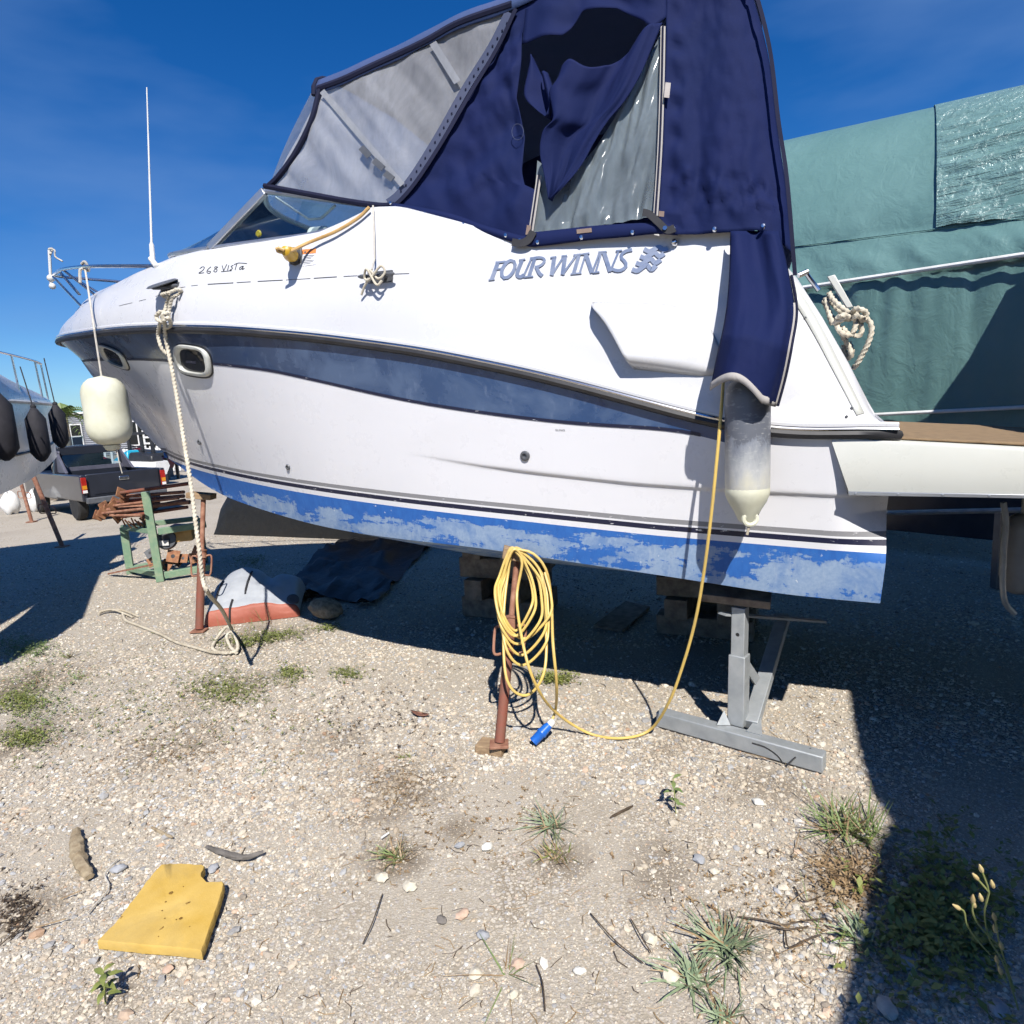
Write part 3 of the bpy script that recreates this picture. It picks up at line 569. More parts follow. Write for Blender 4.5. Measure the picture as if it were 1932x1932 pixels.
mb = MB(); lip = g[:, 0]; inner = np.array([ondeck(*(lipc[j] + V(-4, 2)[:2] * (1 if 0 < j < 15 else 0)), 0.003) for j in range(16)]); mb.grid(np.stack([lip - V(0, 0.004, 0), inner + V(-0.012, 0, 0)])); mb.build('scoop_mouth', MT['darkgrey'], sc_, smooth=60)

# ------------------------------------------------------------------ bow rail
mb = MB()
def bw(x, y, v): return bv(x, y, v)
rp = [bw(367, 504, 1.06), bw(340, 502, 1.02), bw(290, 502, 0.96), bw(220, 502, 0.90), bw(160, 503, 0.76), bw(118, 508, 0.42), bw(106, 516, 0.16), bw(101, 520, 0.03)]
rp = [np.array(p) for p in rp]; rl = rp + [V(p[0], -p[1], p[2]) for p in rp[::-1]]; mb.tube(spline(rl, 60), 0.0135, n=8); mb.build('bow_rail', MT['chrome'], boat)
for a, b_ in ((bw(118, 508, 0.42), bw(165, 545, 0.42)), (bw(100, 522, 0.12), bw(141, 565, 0.22))):
    for sgn in (1, -1):
        mb = MB(); b2 = a + (np.array(b_) - a) * 1.3; mb.tube([V(a[0], a[1] * sgn, a[2]), V(b2[0], b2[1] * sgn, b2[2])], 0.011, n=8); mb.build('rail_stanchion', MT['chrome'], boat)
q = bw(318, 503, 0.98); mb = MB(); mb.tube([q, V(q[0] - 0.06, deck_v(q[0]) * 0.95, deck_w(q[0]) - 0.02)], 0.011, n=8); mb.build('rail_stanchion', MT['chrome'], boat)
# bow light staff with tape
mb = MB(); a = bw(97, 540, 0.05); mb.tube([a, bw(95, 512, 0.05), bw(93, 472, 0.05)], 0.014, n=8); mb.sphere(bw(96, 525, 0.05), 0.035); mb.sphere(bw(99, 540, 0.05), 0.03); st_ = mb.build('bow_light_staff', MT['whitep'], boat)
mb = MB(); mb.tube(spline([bw(92, 470, 0.05), bw(103, 472, 0.06), bw(104, 484, 0.06), bw(118, 493, 0.05)], 14), 0.008, n=6); mb.tube(spline([bw(92, 470, 0.05), bw(99, 469, 0.0), bw(95, 480, 0.06)], 10), 0.010, n=6); mb.build('tape_tail', MT['cord'], st_)
# anchor roller under the rail
mb = MB(); mb.beam(bw(112, 512, 0.05), bw(150, 556, 0.0), 0.03, 0.012); mb.build('anchor_roller', MT['chrome'], boat)
# VHF whip antenna on its ratchet mount
av = 0.99; mb = MB(); p0, p1, p2 = bw(288, 492, av), bw(286, 462, av), bw(277, 165, av)
mb.tube([p0, p1, p1 + (p2 - p1) * 0.02, p2], [0.017, 0.015, 0.0075, 0.004], n=8); an = mb.build('antenna', MT['whitep'], boat)
mb = MB(); mb.tube([bw(284, 487, av), bw(295, 502, av), bw(318, 500, av)], [0.018, 0.020, 0.014], n=8); mb.build('antenna_mount', MT['whitep'], an)

# ------------------------------------------------------------------ windscreen
wbase = [(400, 468), (460, 460), (520, 452), (580, 444), (640, 428), (690, 405), (705, 394)]
WV = lambda w: 0.985 - 0.20 * (w - 2.65)
def ws_pt(x, y, off=0.0):
    v = 0.98
    for _ in range(6): q = bv(x, y, v); v = WV(q[2]) + off
    return V(q[0], q[1], q[2])
lowl = spline([ws_pt(*p) for p in wbase], 24); upl = spline([ws_pt(*p) for p in [(504, 361), (560, 368), (620, 376), (680, 384), (720, 389)]], 24)
mb = MB(); mb.grid(np.stack([lowl, upl])); wsg = mb.build('windscreen_side_pane', MT['glass'], boat)
mb = MB(); h = np.stack([lowl, upl]); h[:, :, 1] *= -1; mb.grid(h); mb.build('windscreen_side_pane', MT['glass'], boat)
fb = [lowl[0] + V(0.03, 0, 0), V(4.75, 0.66, 2.76), V(5.03, 0.33, 2.80), V(5.1, 0, 2.81)]; ft = [upl[0] + V(0.02, 0, 0), V(upl[0][0] + 0.28, 0.62, upl[0][2] + .02), V(upl[0][0] + 0.42, 0.32, upl[0][2] + .03), V(upl[0][0] + 0.46, 0, upl[0][2] + .03)]
FB = spline(fb, 14); FT = spline(ft, 14); FB = np.vstack([FB, FB[::-1][1:] * V(1, -1, 1)]); FT = np.vstack([FT, FT[::-1][1:] * V(1, -1, 1)])
mb = MB(); mb.grid(np.stack([FB, FT])); mb.build('windscreen_front_pane', MT['glass'], boat)
for nm, path, r in (('frame_base', lowl, 0.016), ('frame_top', upl, 0.018), ('frame_front_base', FB, 0.016), ('frame_front_top', FT, 0.018)):
    mb = MB(); mb.tube(path, r, n=8); mb.build('windscreen_' + nm, MT['alu'], boat)
    if 'front' not in nm: mb = MB(); mb.tube(path * V(1, -1, 1), r, n=8); mb.build('windscreen_' + nm, MT['alu'], boat)
for s in (1, -1):
    mb = MB(); mb.beam((lowl[0] + V(.015, .004, 0)) * V(1, s, 1), (upl[0] + V(.015, .004, 0)) * V(1, s, 1), 0.05, 0.035, upv=(0, 1, 0)); mb.build('windscreen_post', MT['alu'], boat, bevel=0.006)
mb = MB(); mb.tube(lowl + V(0.0, 0.012, -0.016), 0.009, n=6); mb.build('windscreen_gasket', MT['black'], boat)
# open centre vent pane seen through the side glass
mb = MB(); a, b_, c_, d_ = bv(520, 372, 0.25), bv(632, 388, 0.25), bv(606, 412, 0.2), bv(583, 414, 0.2); mb.add([a, b_, c_, d_], [(0, 1, 2, 3)]); vp = mb.build('vent_pane', MT['glass'], boat, smooth=0)
mb = MB(); mb.tube(np.array([a, d_, c_, b_]), 0.010, n=6); mb.build('vent_pane_frame', MT['alu'], vp)
mb = MB(); q = bv(488, 441, 0.6); mb.lathe([(0.018, -.01), (0.026, 0), (0.018, .01)], q, (0, 1, 0), n=16); mb.build('dash_gauge', MT['yellowp'], boat)
for x, y in ((492, 442), (548, 443), (604, 433), (660, 417), (545, 452)):
    pass

# ------------------------------------------------------------------ swim platform
pt = lambda x, y: bv(x, y, 1.19)
A1, A2, A3, A4 = pt(1570, 824), pt(1932, 843), pt(1932, 940), pt(1600, 934)
zt0, zt1 = A1[2], A2[2]; zb0, zb1 = A4[2], A3[2]; U0, U0b, U1 = A1[0], A4[0], A2[0]
ks = (zt1 - zt0) / (U1 - U0); kb = (zb1 - zb0) / (A3[0] - U0b); UE = -1.15; topw = lambda u: zt0 + ks * (u - U0); botw = lambda u: zb0 + kb * (u - U0b)
def plat(vs, n=24):
    g = []
    for v in vs: g.append([(U0 + (UE - U0) * t, v, topw(U0 + (UE - U0) * t)) for t in np.linspace(0, 1, n)])
    return g
mb = MB()
for s in (1, -1):
    prof = [(1.165, 0.0, 'top'), (1.185, -0.006, 'top'), (1.19, -0.02, 'top'), (1.19, 0.018, 'bot'), (1.185, 0.006, 'bot'), (1.15, 0.0, 'bot')]
    g = []
    for v, dz, k in prof:
        u0 = U0 if k == 'top' else U0b
        g.append([(u0 + (UE - u0) * t, v * s, (topw if k == 'top' else botw)(u0 + (UE - u0) * t) + dz) for t in np.linspace(0, 1, 20)])
    mb.grid(np.array(g), flip=(s > 0))
mb.add([(U0, 1.165, topw(U0)), (U0, -1.165, topw(U0)), (UE, -1.165, topw(UE)), (UE, 1.165, topw(UE))], [(0, 1, 2, 3)])
mb.add([(U0b, 1.15, botw(U0b)), (U0b, -1.15, botw(U0b)), (UE, -1.15, botw(UE)), (UE, 1.15, botw(UE))], [(3, 2, 1, 0)])
mb.add([(U0, 1.19, topw(U0) - .01), (U0b, 1.19, botw(U0b) + .01), (U0b, 1.0, botw(U0b)), (U0, 1.0, topw(U0))], [(0, 1, 2, 3)])
mb.add([(UE, 1.19, topw(UE)), (UE, 1.19, botw(UE)), (UE, -1.19, botw(UE)), (UE, -1.19, topw(UE))], [(0, 1, 2, 3)])
sp_ = mb.build('swim_platform', MT['gelold'], boat, smooth=40)
g = []
for i, u in enumerate(np.linspace(U0 - 0.10, UE + 0.01, 40)):
    g.append([(u, v, topw(u) + 0.002 + 0.012 * max(0, fbm(u * 3 + 5, v * 4) - 0.45)) for v in np.linspace(1.17, -1.0, 40)])
mb = MB(); mb.grid(np.array(g)); mb.build('platform_carpet', MT['carpet'], sp_, smooth=60, solid=0.008, soff=1)
mb = MB(); mb.beam((U0b, 1.195, botw(U0b) + 0.008), (UE, 1.195, botw(UE) + 0.008), 0.012, 0.016); mb.build('platform_trim', MT['alu'], sp_, bevel=0.002)
for t in np.linspace(0.02, 0.95, 9):
    u = U0b + (UE - U0b) * t; mb = MB(); mb.lathe([(0.005, 0), (0.004, 0.003), (0.0001, 0.004)], (u, 1.201, botw(u) + 0.008), (0, 1, 0), n=8); mb.build('trim_rivet', MT['alu'], sp_)
# transom wing trim: flat strip down the quarter edge with screws
strip_px = [(1497, 524), (1530, 572), (1560, 625), (1590, 685), (1615, 735), (1636, 778)]
mb = MB(); P_ = [ondeck(x - 6, y + 2, 0.003) for x, y in spline(strip_px, 16)]; Q_ = [ondeck(x - 28 + 8 * i / 15, y + 6, 0.003) for i, (x, y) in enumerate(spline(strip_px, 16))]; mb.grid(np.stack([P_, Q_])); mb.build('quarter_trim', MT['gelold'], boat, solid=0.004, soff=1)
for x, y in ((1519, 600), (1607, 770), (1597, 786)):
    q = ondeck(x, y, 0.004); mb = MB(); mb.lathe([(0.007, -.003), (0.006, 0.003), (0.0001, 0.004)], q, (0, 1, 0), n=10); mb.build('screw', MT['darkgrey'], boat)
# stern rail pieces behind the quarter: clear bracket, folded steel and grab plate
mb = MB(); r0 = [bv(1512, 517, 0.9), bv(1520, 514, 0.88), bv(1529, 527, 0.86), bv(1545, 548, 0.86)]; mb.tube(np.array(r0), 0.010, n=8); mb.tube(np.array([bv(1506, 520, .92), bv(1524, 512, .9)]), 0.012, n=8); mb.build('stern_rail', MT['chrome'], boat)
# ================================================================== CANVAS COVER over the cockpit
cover = thing('boat_cover', 'navy canvas camper cover with clear windows and a torn open flap on the cruiser', 'boat cover'); cover.matrix_world = BM
CVW = lambda w: 1.075 - 0.20 * (w - 2.5)
def cz(x, y, off=0.0):
    # canvas side plane v = 1.075 - 0.2 (w - 2.5)
    r = ray(x, y); a = toboat(CAMP); d = np.array([r @ FW, r @ PN, r @ UP]); t = (1.075 + 0.5 - 0.2 * a[2] - a[1]) / (d[1] + 0.2 * d[2]); q = a + d * t; return V(q[0], q[1] + off, q[2])
def patch(T, B, nu, nv, off=None, proj=cz, sm=True):
    T = spline(T, nu) if sm and len(T) > 2 else poly(T, nu); B = spline(B, nu) if sm and len(B) > 2 else poly(B, nu); g = []
    for j in range(nv):
        t = j / (nv - 1); row = []
        for i in range(nu):
            p = T[i] * (1 - t) + B[i] * t; o = off(p[0], p[1], i / (nu - 1), t) if off else 0.0; row.append(proj(p[0], p[1], o))
        g.append(row)
    return np.array(g)
def cpart(name, g, mat, parent=cover, mirror=False, **k):
    mb = MB(); mb.grid(g)
    if mirror: g = np.array(g); g[:, :, 1] *= -1; mb = MB(); mb.grid(g, flip=True)
    return mb.build(name, mat, parent, smooth=70, **k)
def wr(amp, sx, sy, ang=0.0, sharp=1.0, seed=0):
    ca, sa = math.cos(ang), math.sin(ang)
    def f(x, y, s, t):
        a = (x * ca + y * sa) / sx; b = (-x * sa + y * ca) / sy; e = min(1, 6 * min(s, 1 - s) + 0.15) * min(1, 6 * min(t, 1 - t) + 0.15)
        n = float(fbm(a + seed, b + seed * 2.3, 3)) - 0.5
        return amp * e * (math.copysign(abs(n * 2) ** sharp, n))
    return f
# front port clear window
winT = [(606, 176), (700, 133), (800, 88), (870, 50), (962, 20)]; winB = [(512, 352), (560, 359), (610, 372), (680, 384), (742, 384)]
fW = wr(0.038, 34, 260, -0.62, 0.9, 3)
gW = patch(winT, winB, 60, 40, lambda x, y, s, t: fW(x, y, s, t))
wn_ = cpart('clear_window', gW, MT['vinyl'], solid=0.0)
# hazy reinforcement strips on the window
for a, b_, wpx in (((614, 176), (765, 352), 11), ((822, 86), (868, 160), 14)):
    mb = MB(); ribbon(mb, poly([a, b_], 10), wpx, lambda x, y, o=0: cz(x, y, 0.030), 0.001); mb.build('window_seam', MT['vinylstrip'], wn_, smooth=0)
for a, b_ in (((688, 282), (704, 299)), ((712, 306), (730, 322)), ((733, 330), (748, 342))):
    mb = MB(); ribbon(mb, poly([a, b_], 3), 12, lambda x, y, o=0: cz(x, y, 0.034), 0.002); mb.build('dark_tape', MT['darkgrey'], wn_, smooth=0)
# bindings round the window
def bind(pts, r=0.016, mat='binding', name='binding', off=0.012, parent=cover, n=40, flat=0.5):
    q = spline(pts, n) if len(pts) > 2 else poly(pts, n); P_ = np.array([cz(x, y, off) for x, y in q]); mb = MB(); mb.tube(P_, r, n=8)
    return mb.build(name, MT[mat], parent)
bind([(603, 170), (650, 153), (700, 130), (800, 84), (870, 46), (968, 12)], 0.020)
bind([(606, 172), (590, 230), (560, 290), (530, 332), (508, 354)], 0.017); bind([(502, 352), (540, 359), (600, 370), (660, 381), (720, 389), (745, 388)], 0.016)
def band_strip(pa, wpx, mat, name, off, n=40, thick=0.004, parent=cover):
    q = spline(pa, n) if len(pa) > 2 else poly(pa, n); mb = MB(); ribbon(mb, q, wpx, lambda x, y, o=0: cz(x, y, off), thick); return mb.build(name, MT[mat], parent, smooth=40)
MT['slate'] = canvas('slate blue hem', (0.05, 0.062, 0.11), (0.07, 0.08, 0.13), 0.1)
hm = band_strip([(962, 26), (930, 90), (880, 170), (830, 258), (785, 330), (755, 368), (735, 384)], 15, 'slate', 'window_hem', 0.010)
band_strip([(976, 20), (942, 92), (892, 176), (842, 262), (796, 334), (766, 372), (744, 392)], 7, 'binding', 'binding', 0.016)
# perforation dots along the hem
for i, p in enumerate(spline([(957, 45), (880, 168), (830, 255), (785, 326), (758, 360)], 24)):
    q = cz(p[0] + 2, p[1] + 2, 0.019); mb = MB(); mb.lathe([(0.006, 0), (0.004, 0.002), (0.0001, 0.002)], q, (0, 1, 0.2), n=8); mb.build('hem_eyelet', MT['binding'], hm)
# navy panel between the window and the opening
fD = wr(0.065, 70, 210, 0.9, 1.0, 8); fD2 = wr(0.03, 30, 60, -0.4, 1.0, 5)
gD = patch([(972, 14), (992, 6), (1012, -2)], [(745, 392), (860, 416), (968, 455), (1000, 462)], 46, 46, lambda x, y, s, t: fD(x, y, s, t) + fD2(x, y, s, t), sm=False)
# shape the right edge to the gap of the opening
edge = {0.0: 1012, 0.12: 985, 0.26: 984, 0.40: 975, 0.56: 990, 0.70: 985, 0.755: 990, 0.775: 1013, 0.85: 1011, 1.0: 1001}
ek = np.array(sorted(edge.items()))
L_ = spline([(972, 14), (930, 95), (880, 178), (830, 263), (785, 335), (745, 392)], 46); g = []
bt = spline([(745, 392), (800, 402), (860, 416), (920, 438), (968, 455), (1000, 462)], 46)
for j in range(46):
    t = j / 45; y1 = 2 + 460 * t; x1 = float(np.interp(t, ek[:, 0], ek[:, 1])); row = []
    for i in range(46):
        s = i / 45; p = L_[j] * (1 - s) + V(x1, y1) * s
        low = bt[i]; bl = max(0, (t - 0.8) / 0.2); straight = L_[45] * (1 - s) + V(1000, 462) * s; p = p + (low - straight) * bl
        row.append(cz(p[0], p[1], fD(p[0], p[1], s, t) + fD2(p[0], p[1], s, t)))
    g.append(row)
cpart('side_panel', g, MT['navy'], solid=0.003)
# bottom hem strip running under the opening
hem = spline([(742, 394), (800, 404), (860, 418), (920, 440), (985, 459), (1005, 462), (1060, 456), (1120, 449), (1180, 444), (1240, 439), (1280, 442)], 60)
g = []
for i, p in enumerate(hem):
    th = np.interp(p[0], [742, 990, 1010, 1180, 1280], [10, 13, 22, 20, 14]); g.append([cz(p[0], p[1] - th + (th * 1.25) * t, 0.016 + 0.012 * math.sin(t * 3.1) + 0.006 * (float(fbm(p[0] / 22, 3.1)) - .5)) for t in np.linspace(0, 1, 7)])
cpart('bottom_hem', np.array(g), MT['navy'], solid=0.004)
# panel above the hole
zh = lambda X, Y: zc(X, Y, 1200, 0, 2.1467)
hole_up = [(225, 236), (330, 222), (450, 208), (500, 140), (556, 62), (650, 76), (740, 46), (820, 78), (880, 122), (930, 165), (975, 130), (1000, 95)]
HU = [zh(*p) for p in hole_up]; fU = wr(0.03, 60, 40, 0.3, 1, 2)
gU = patch([(1000, -70), (1060, -80), (1130, -90), (1200, -95), (1262, -98)], [HU[0], HU[1], HU[2], HU[4], HU[6], HU[8], HU[9], HU[11]], 40, 20, lambda x, y, s, t: fU(x, y, s, t) + 0.05 * t * math.sin(s * 9) ** 2 * (1 if s < 0.35 else 0.4), sm=False)
cpart('upper_panel', gU, MT['navy'], solid=0.003)
# clear door window, sagging
fV = wr(0.045, 20, 170, 0.28, 0.8, 11)
top_c = [(1011, 300), (1060, 330), (1110, 290), (1160, 215), (1205, 135), (1248, 55)]; bot_c = [(1001, 440), (1050, 433), (1100, 428), (1150, 421), (1200, 412), (1240, 406)]
gV = patch(top_c, bot_c, 54, 40, lambda x, y, s, t: fV(x, y, s, t) - 0.02 + (0.009 * math.sin(x / 4.2 + 2 * float(vnoise(x / 9, 3.3))) * max(0, t - 0.8) * 5), sm=True)
cpart('clear_door_window', gV, MT['vinyl2'])
# zips
def zipper(a):
    z = band_strip(a, 9, 'greybind', 'zip_tape', 0.010, 30, 0.003); q = spline(a, 60) if len(a) > 2 else poly(a, 60); mb = MB(); mb.tube(np.array([cz(x, y, 0.017) for x, y in q]), 0.0045, n=6); mb.build('zip_teeth', MT['binding'], z); return z
zipper([(1252, 52), (1250, 160), (1246, 280), (1238, 408)]); zipper([(1019, 332), (1012, 380), (1003, 440)])
# loose storm flap hanging in the opening: deep folds
lf = [zh(*p) for p in [(470, 398), (448, 470), (412, 540), (425, 620), (430, 690), (375, 745), (352, 850), (372, 980), (388, 1084)]]
rf = [zh(*p) for p in [(988, 148), (930, 290), (870, 430), (790, 560), (700, 668), (630, 775), (560, 900), (480, 1000), (396, 1086)]]
tp = spline([zh(*p) for p in [(470, 398), (520, 374), (600, 406), (680, 370), (780, 300), (860, 225), (920, 170), (988, 148)]], 60)
LF = spline(lf, 60); RF = spline(rf, 60); g = []
for j in range(60):
    t = j / 59; row = []
    for i in range(60):
        s = i / 59; st = tp[0] * (1 - s) + tp[-1] * s; p = LF[j] * (1 - s) + RF[j] * s + (tp[i] - st) * (1 - t) ** 1.6
        fold = 0.070 * math.sin(s * 7.5 + 1.2 * t + 0.6) * (1 - s) ** 0.5 * (0.4 + 0.6 * (1 - t)) + 0.05 * (float(fbm(s * 4 + 3, t * 2.2 + s * 1.5, 3)) - 0.5)
        row.append(cz(p[0], p[1], 0.045 + fold * (1 if s < 0.92 else 0.3)))
    g.append(row)
cpart('storm_flap', g, MT['navy'], solid=0.003)
# narrow strip of the flap folded at the left of the opening
a_ = spline([zh(*p) for p in [(290, 312), (275, 420), (262, 540), (320, 610), (388, 656)]], 24); b_ = spline([zh(*p) for p in [(300, 330), (340, 420), (368, 470), (392, 560), (392, 650)]], 24)
cpart('flap_fold', np.array([[cz(*(a_[i] * (1 - t) + b_[i] * t), 0.03 + 0.03 * math.sin(t * 3.0 + i * 0.12)) for t in np.linspace(0, 1, 12)] for i in range(24)]), MT['navy'], solid=0.003)
a_ = spline([zh(*p) for p in [(352, 420), (372, 520), (395, 600), (372, 655)]], 16); b_ = spline([zh(*p) for p in [(385, 420), (418, 520), (412, 590), (395, 655)]], 16)
cpart('flap_fold', np.array([[cz(*(a_[i] * (1 - t) + b_[i] * t), 0.05 + 0.03 * math.sin(t * 3.1)) for t in np.linspace(0, 1, 8)] for i in range(16)]), MT['navy'], solid=0.003)
# aft quarter panel
fF = wr(0.040, 60, 420, 0.03, 1.0, 21); fF2 = wr(0.030, 16, 22, 0.5, 1.0, 31)
gF = patch([(1258, -98), (1330, -90), (1400, -60), (1418, -30)], [(1244, 412), (1262, 442), (1310, 440), (1380, 438), (1440, 434), (1470, 470)], 50, 56, None, sm=False)
RE = spline([(1418, -30), (1435, 30), (1452, 110), (1466, 230), (1482, 340), (1496, 470)], 56); LE = spline([(1258, -98), (1257, 60), (1254, 160), (1250, 280), (1243, 405), (1258, 442)], 56)
BE = spline([(1258, 442), (1290, 443), (1340, 441), (1385, 438), (1430, 434), (1456, 444), (1496, 470)], 50); g = []
for j in range(56):
    t = j / 55; row = []
    for i in range(50):
        s = i / 49; p = LE[j] * (1 - s) + RE[j] * s; st = LE[-1] * (1 - s) + RE[-1] * s; p = p + (BE[i] - st) * max(0, (t - 0.75) / 0.25)
        pk = 0.012 * math.exp(-((s - 0.10) / 0.06) ** 2) * math.sin(p[1] / 9.0 + 2 * float(vnoise(p[1] / 30, 4.2)))
        row.append(cz(p[0], p[1], 0.006 + fF(p[0], p[1], s, t) + fF2(p[0], p[1], s, t) * (0.3 + 0.7 * (t > 0.75)) + pk - 0.10 * s ** 6))
    g.append(row)
gF = np.array(g); cpart('aft_side_panel', gF, MT['navy'], solid=0.003)
band_strip([(1420, -30), (1438, 30), (1455, 110), (1469, 230), (1485, 340), (1500, 520)], 8, 'binding', 'binding', 0.004)
# simple starboard wall, aft curtain and roof close the enclosure
ql = cz(745, 392); qt = cz(972, 14); qf = cz(606, 172)
redge = [(597, 171), (650, 152), (700, 129), (800, 82), (870, 45), (968, 11), (1080, -40), (1180, -80), (1262, -98), (1340, -92), (1420, -36)]
RE3 = spline([cz(x, y, 0.02) for x, y in redge], 60); g = []
prof = [(0.0, -0.03), (-0.005, 0.02), (-0.03, 0.06), (-0.09, 0.095), (-0.2, 0.125), (-0.45, 0.15)]
for p in RE3:
    row = [(p[0], p[1] + dv, p[2] + dw + 0.012 * (float(fbm(p[0] * 5, dv * 9 + 2)) - .5)) for dv, dw in prof] + [(p[0], 0, p[2] + 0.17)]
    row += [(a, -b, c) for a, b, c in row[::-1][1:]]; g.append(row)
g = np.array(g); cpart('roof', g, MT['navylit'], solid=0.004)
sel = RE3[RE3[:, 0] < ql[0] + 0.95]; stb = np.array([[V(q[0] * (1 - t) + (q[0] * .93 + .12) * t, -(q[1] * (1 - t) + CVW(2.44) * t), (q[2] + .02) * (1 - t) + 2.44 * t) for q in sel] for t in np.linspace(0, 1, 10)]); cpart('starboard_panel', stb, MT['navy'], solid=0.003)
# front clear curtain from roof edge to windscreen top
rf0 = g[0]; nrow = len(rf0); low = np.array([FT[int(round(k * (len(FT) - 1) / (nrow - 1)))] for k in range(nrow)])
gf = np.array([[rf0[k] * (1 - t) + low[k] * t + V(0.03 * math.sin(t * 3.1), 0, 0) for k in range(1, nrow - 1)] for t in np.linspace(0, 1, 14)]); cpart('front_curtain', gf, MT['vinyl'])
mb = MB(); mb.tube(low + V(0.01, 0, 0.01), 0.014, n=6); mb.build('binding', MT['binding'], cover)
mb = MB(); mb.tube(rf0 + V(0.004, 0, 0), 0.016, n=6); mb.build('binding', MT['binding'], cover)
# aft curtain
ae = np.array([gF[j][-1] for j in range(0, 56, 3)]); aft = []
for p in ae:
    row = [V(p[0] - 0.03 * math.sin(math.pi * t) ** 0.5 + 0.16 * t, p[1] * (1 - 2 * t), p[2]) for t in np.linspace(0, 1, 20)]; aft.append(row)
cpart('aft_curtain', np.array(aft), MT['navylit'], solid=0.003)
# snaps
for X, Y in [(150, 1268), (320, 1305), (553, 1280), (825, 1253), (1045, 1235), (1262, 1237), (1520, 1221), (225, 1297)]:
    x, y = zh(X, Y); q = cz(x, y, 0.030); mb = MB(); mb.lathe([(0.011, -0.012), (0.011, 0.0), (0.008, 0.005), (0.0001, 0.006)], q, (0, 1, 0.2), n=12); mb.build('snap', MT['chrome'], cover)
for X, Y in [(1060, 1410), (1297, 1482), (1558, 1555), (1850, 1632)]:
    x, y = zc(X, Y, 600, 0, 2.76); q = cz(x, y, 0.030); mb = MB(); mb.lathe([(0.011, -0.012), (0.011, 0.0), (0.008, 0.005), (0.0001, 0.006)], q, (0, 1, 0.2), n=12); mb.build('snap', MT['chrome'], cover)
# straps with buckles at the lower corners of the opening
for pts in ([(972, 460), (988, 462), (1002, 456), (1012, 440)], [(1216, 405), (1228, 408), (1246, 424), (1262, 438), (1276, 434)]):
    band_strip(pts, 14, 'blackcloth', 'strap', 0.036, 16, 0.006)
q = cz(1258, 435, 0.046); mb = MB(); mb.lathe([(0.010, 0), (0.010, 0.004), (0.004, 0.004)], q, (0, 1, 0.2), n=14); mb.build('grommet', MT['chrome'], cover)
MT['tapebrown'] = M('brown velcro', (0.16, 0.11, 0.09), (0.22, 0.16, 0.13), rough=0.9); MT['tapegrey'] = M('grey tab', (0.36, 0.32, 0.30), (0.45, 0.41, 0.38), rough=0.8)
for pts, w_, m_ in (([(1003, 428), (1000, 446)], 8, 'tapebrown'), ([(1092, 440), (1120, 437)], 8, 'tapebrown'), ([(1263, 162), (1260, 190)], 10, 'tapegrey'), ([(1251, 402), (1250, 412)], 10, 'tapebrown')):
    band_strip(pts, w_, m_, 'tape_tab', 0.032, 3, 0.002)
# round patch on the navy panel
mb = MB(); mb.tube(np.array([cz(980 + 11 * math.cos(a), 252 + 15 * math.sin(a), 0.022) for a in np.linspace(0, 2 * math.pi, 24, endpoint=False)]), 0.0016, n=5, closed=True); mb.build('patch_ring', MT['slate'], cover)
# hanging tail of canvas over the quarter
lt = spline([(1378, 436), (1376, 520), (1368, 600), (1352, 675), (1340, 735)], 40); rt = spline([(1470, 436), (1488, 515), (1499, 585), (1490, 650), (1478, 710), (1463, 766)], 40); g = []
for j in range(40):
    t = j / 39; row = []
    for i in range(30):
        s = i / 29; p = lt[j] * (1 - s) + rt[j] * s; p = p + V(0, -30 * math.sin(math.pi * min(1, s * 1.25)) * t ** 3)
        v = 1.075 + 0.02 + (0.29 * min(1, t * 1.5)) + 0.13 * t * math.sin(math.pi * s) + 0.035 * math.sin(s * 8.5 + 0.5) * (1 - 0.5 * t) + 0.03 * (float(fbm(s * 5, t * 2.5 + 9, 3)) - .5) - 0.05 * t * (s > 0.9)
        row.append(bv(p[0], p[1], v))
    g.append(row)
gT = np.array(g); cpart('canvas_tail', gT, MT['navy'], solid=0.003)
mb = MB(); mb.grid(np.stack([gT[-1] + V(0, 0.006, 0.028), gT[-1] + V(0, 0.007, -0.004)])); mb.build('tail_binding', MT['greybind'], cover, solid=0.003)
mb = MB(); mb.grid(np.stack([gT[16:, -1] + V(0.022, 0.006, 0), gT[16:, -1] + V(-0.004, 0.006, 0)])); mb.build('tail_binding', MT['greybind'], cover, solid=0.003)
mb = MB(); mb.tube(gT[10:, -1] + V(-0.008, 0.002, 0), 0.007, n=6); mb.build('binding', MT['binding'], cover)
# ================================================================== fenders, ropes and cables on the boat
def wl(pts): return np.array([at(x, y, Y) for x, y, Y in pts])
def dep(u, v, w): return frboat(u, v, w)[1]
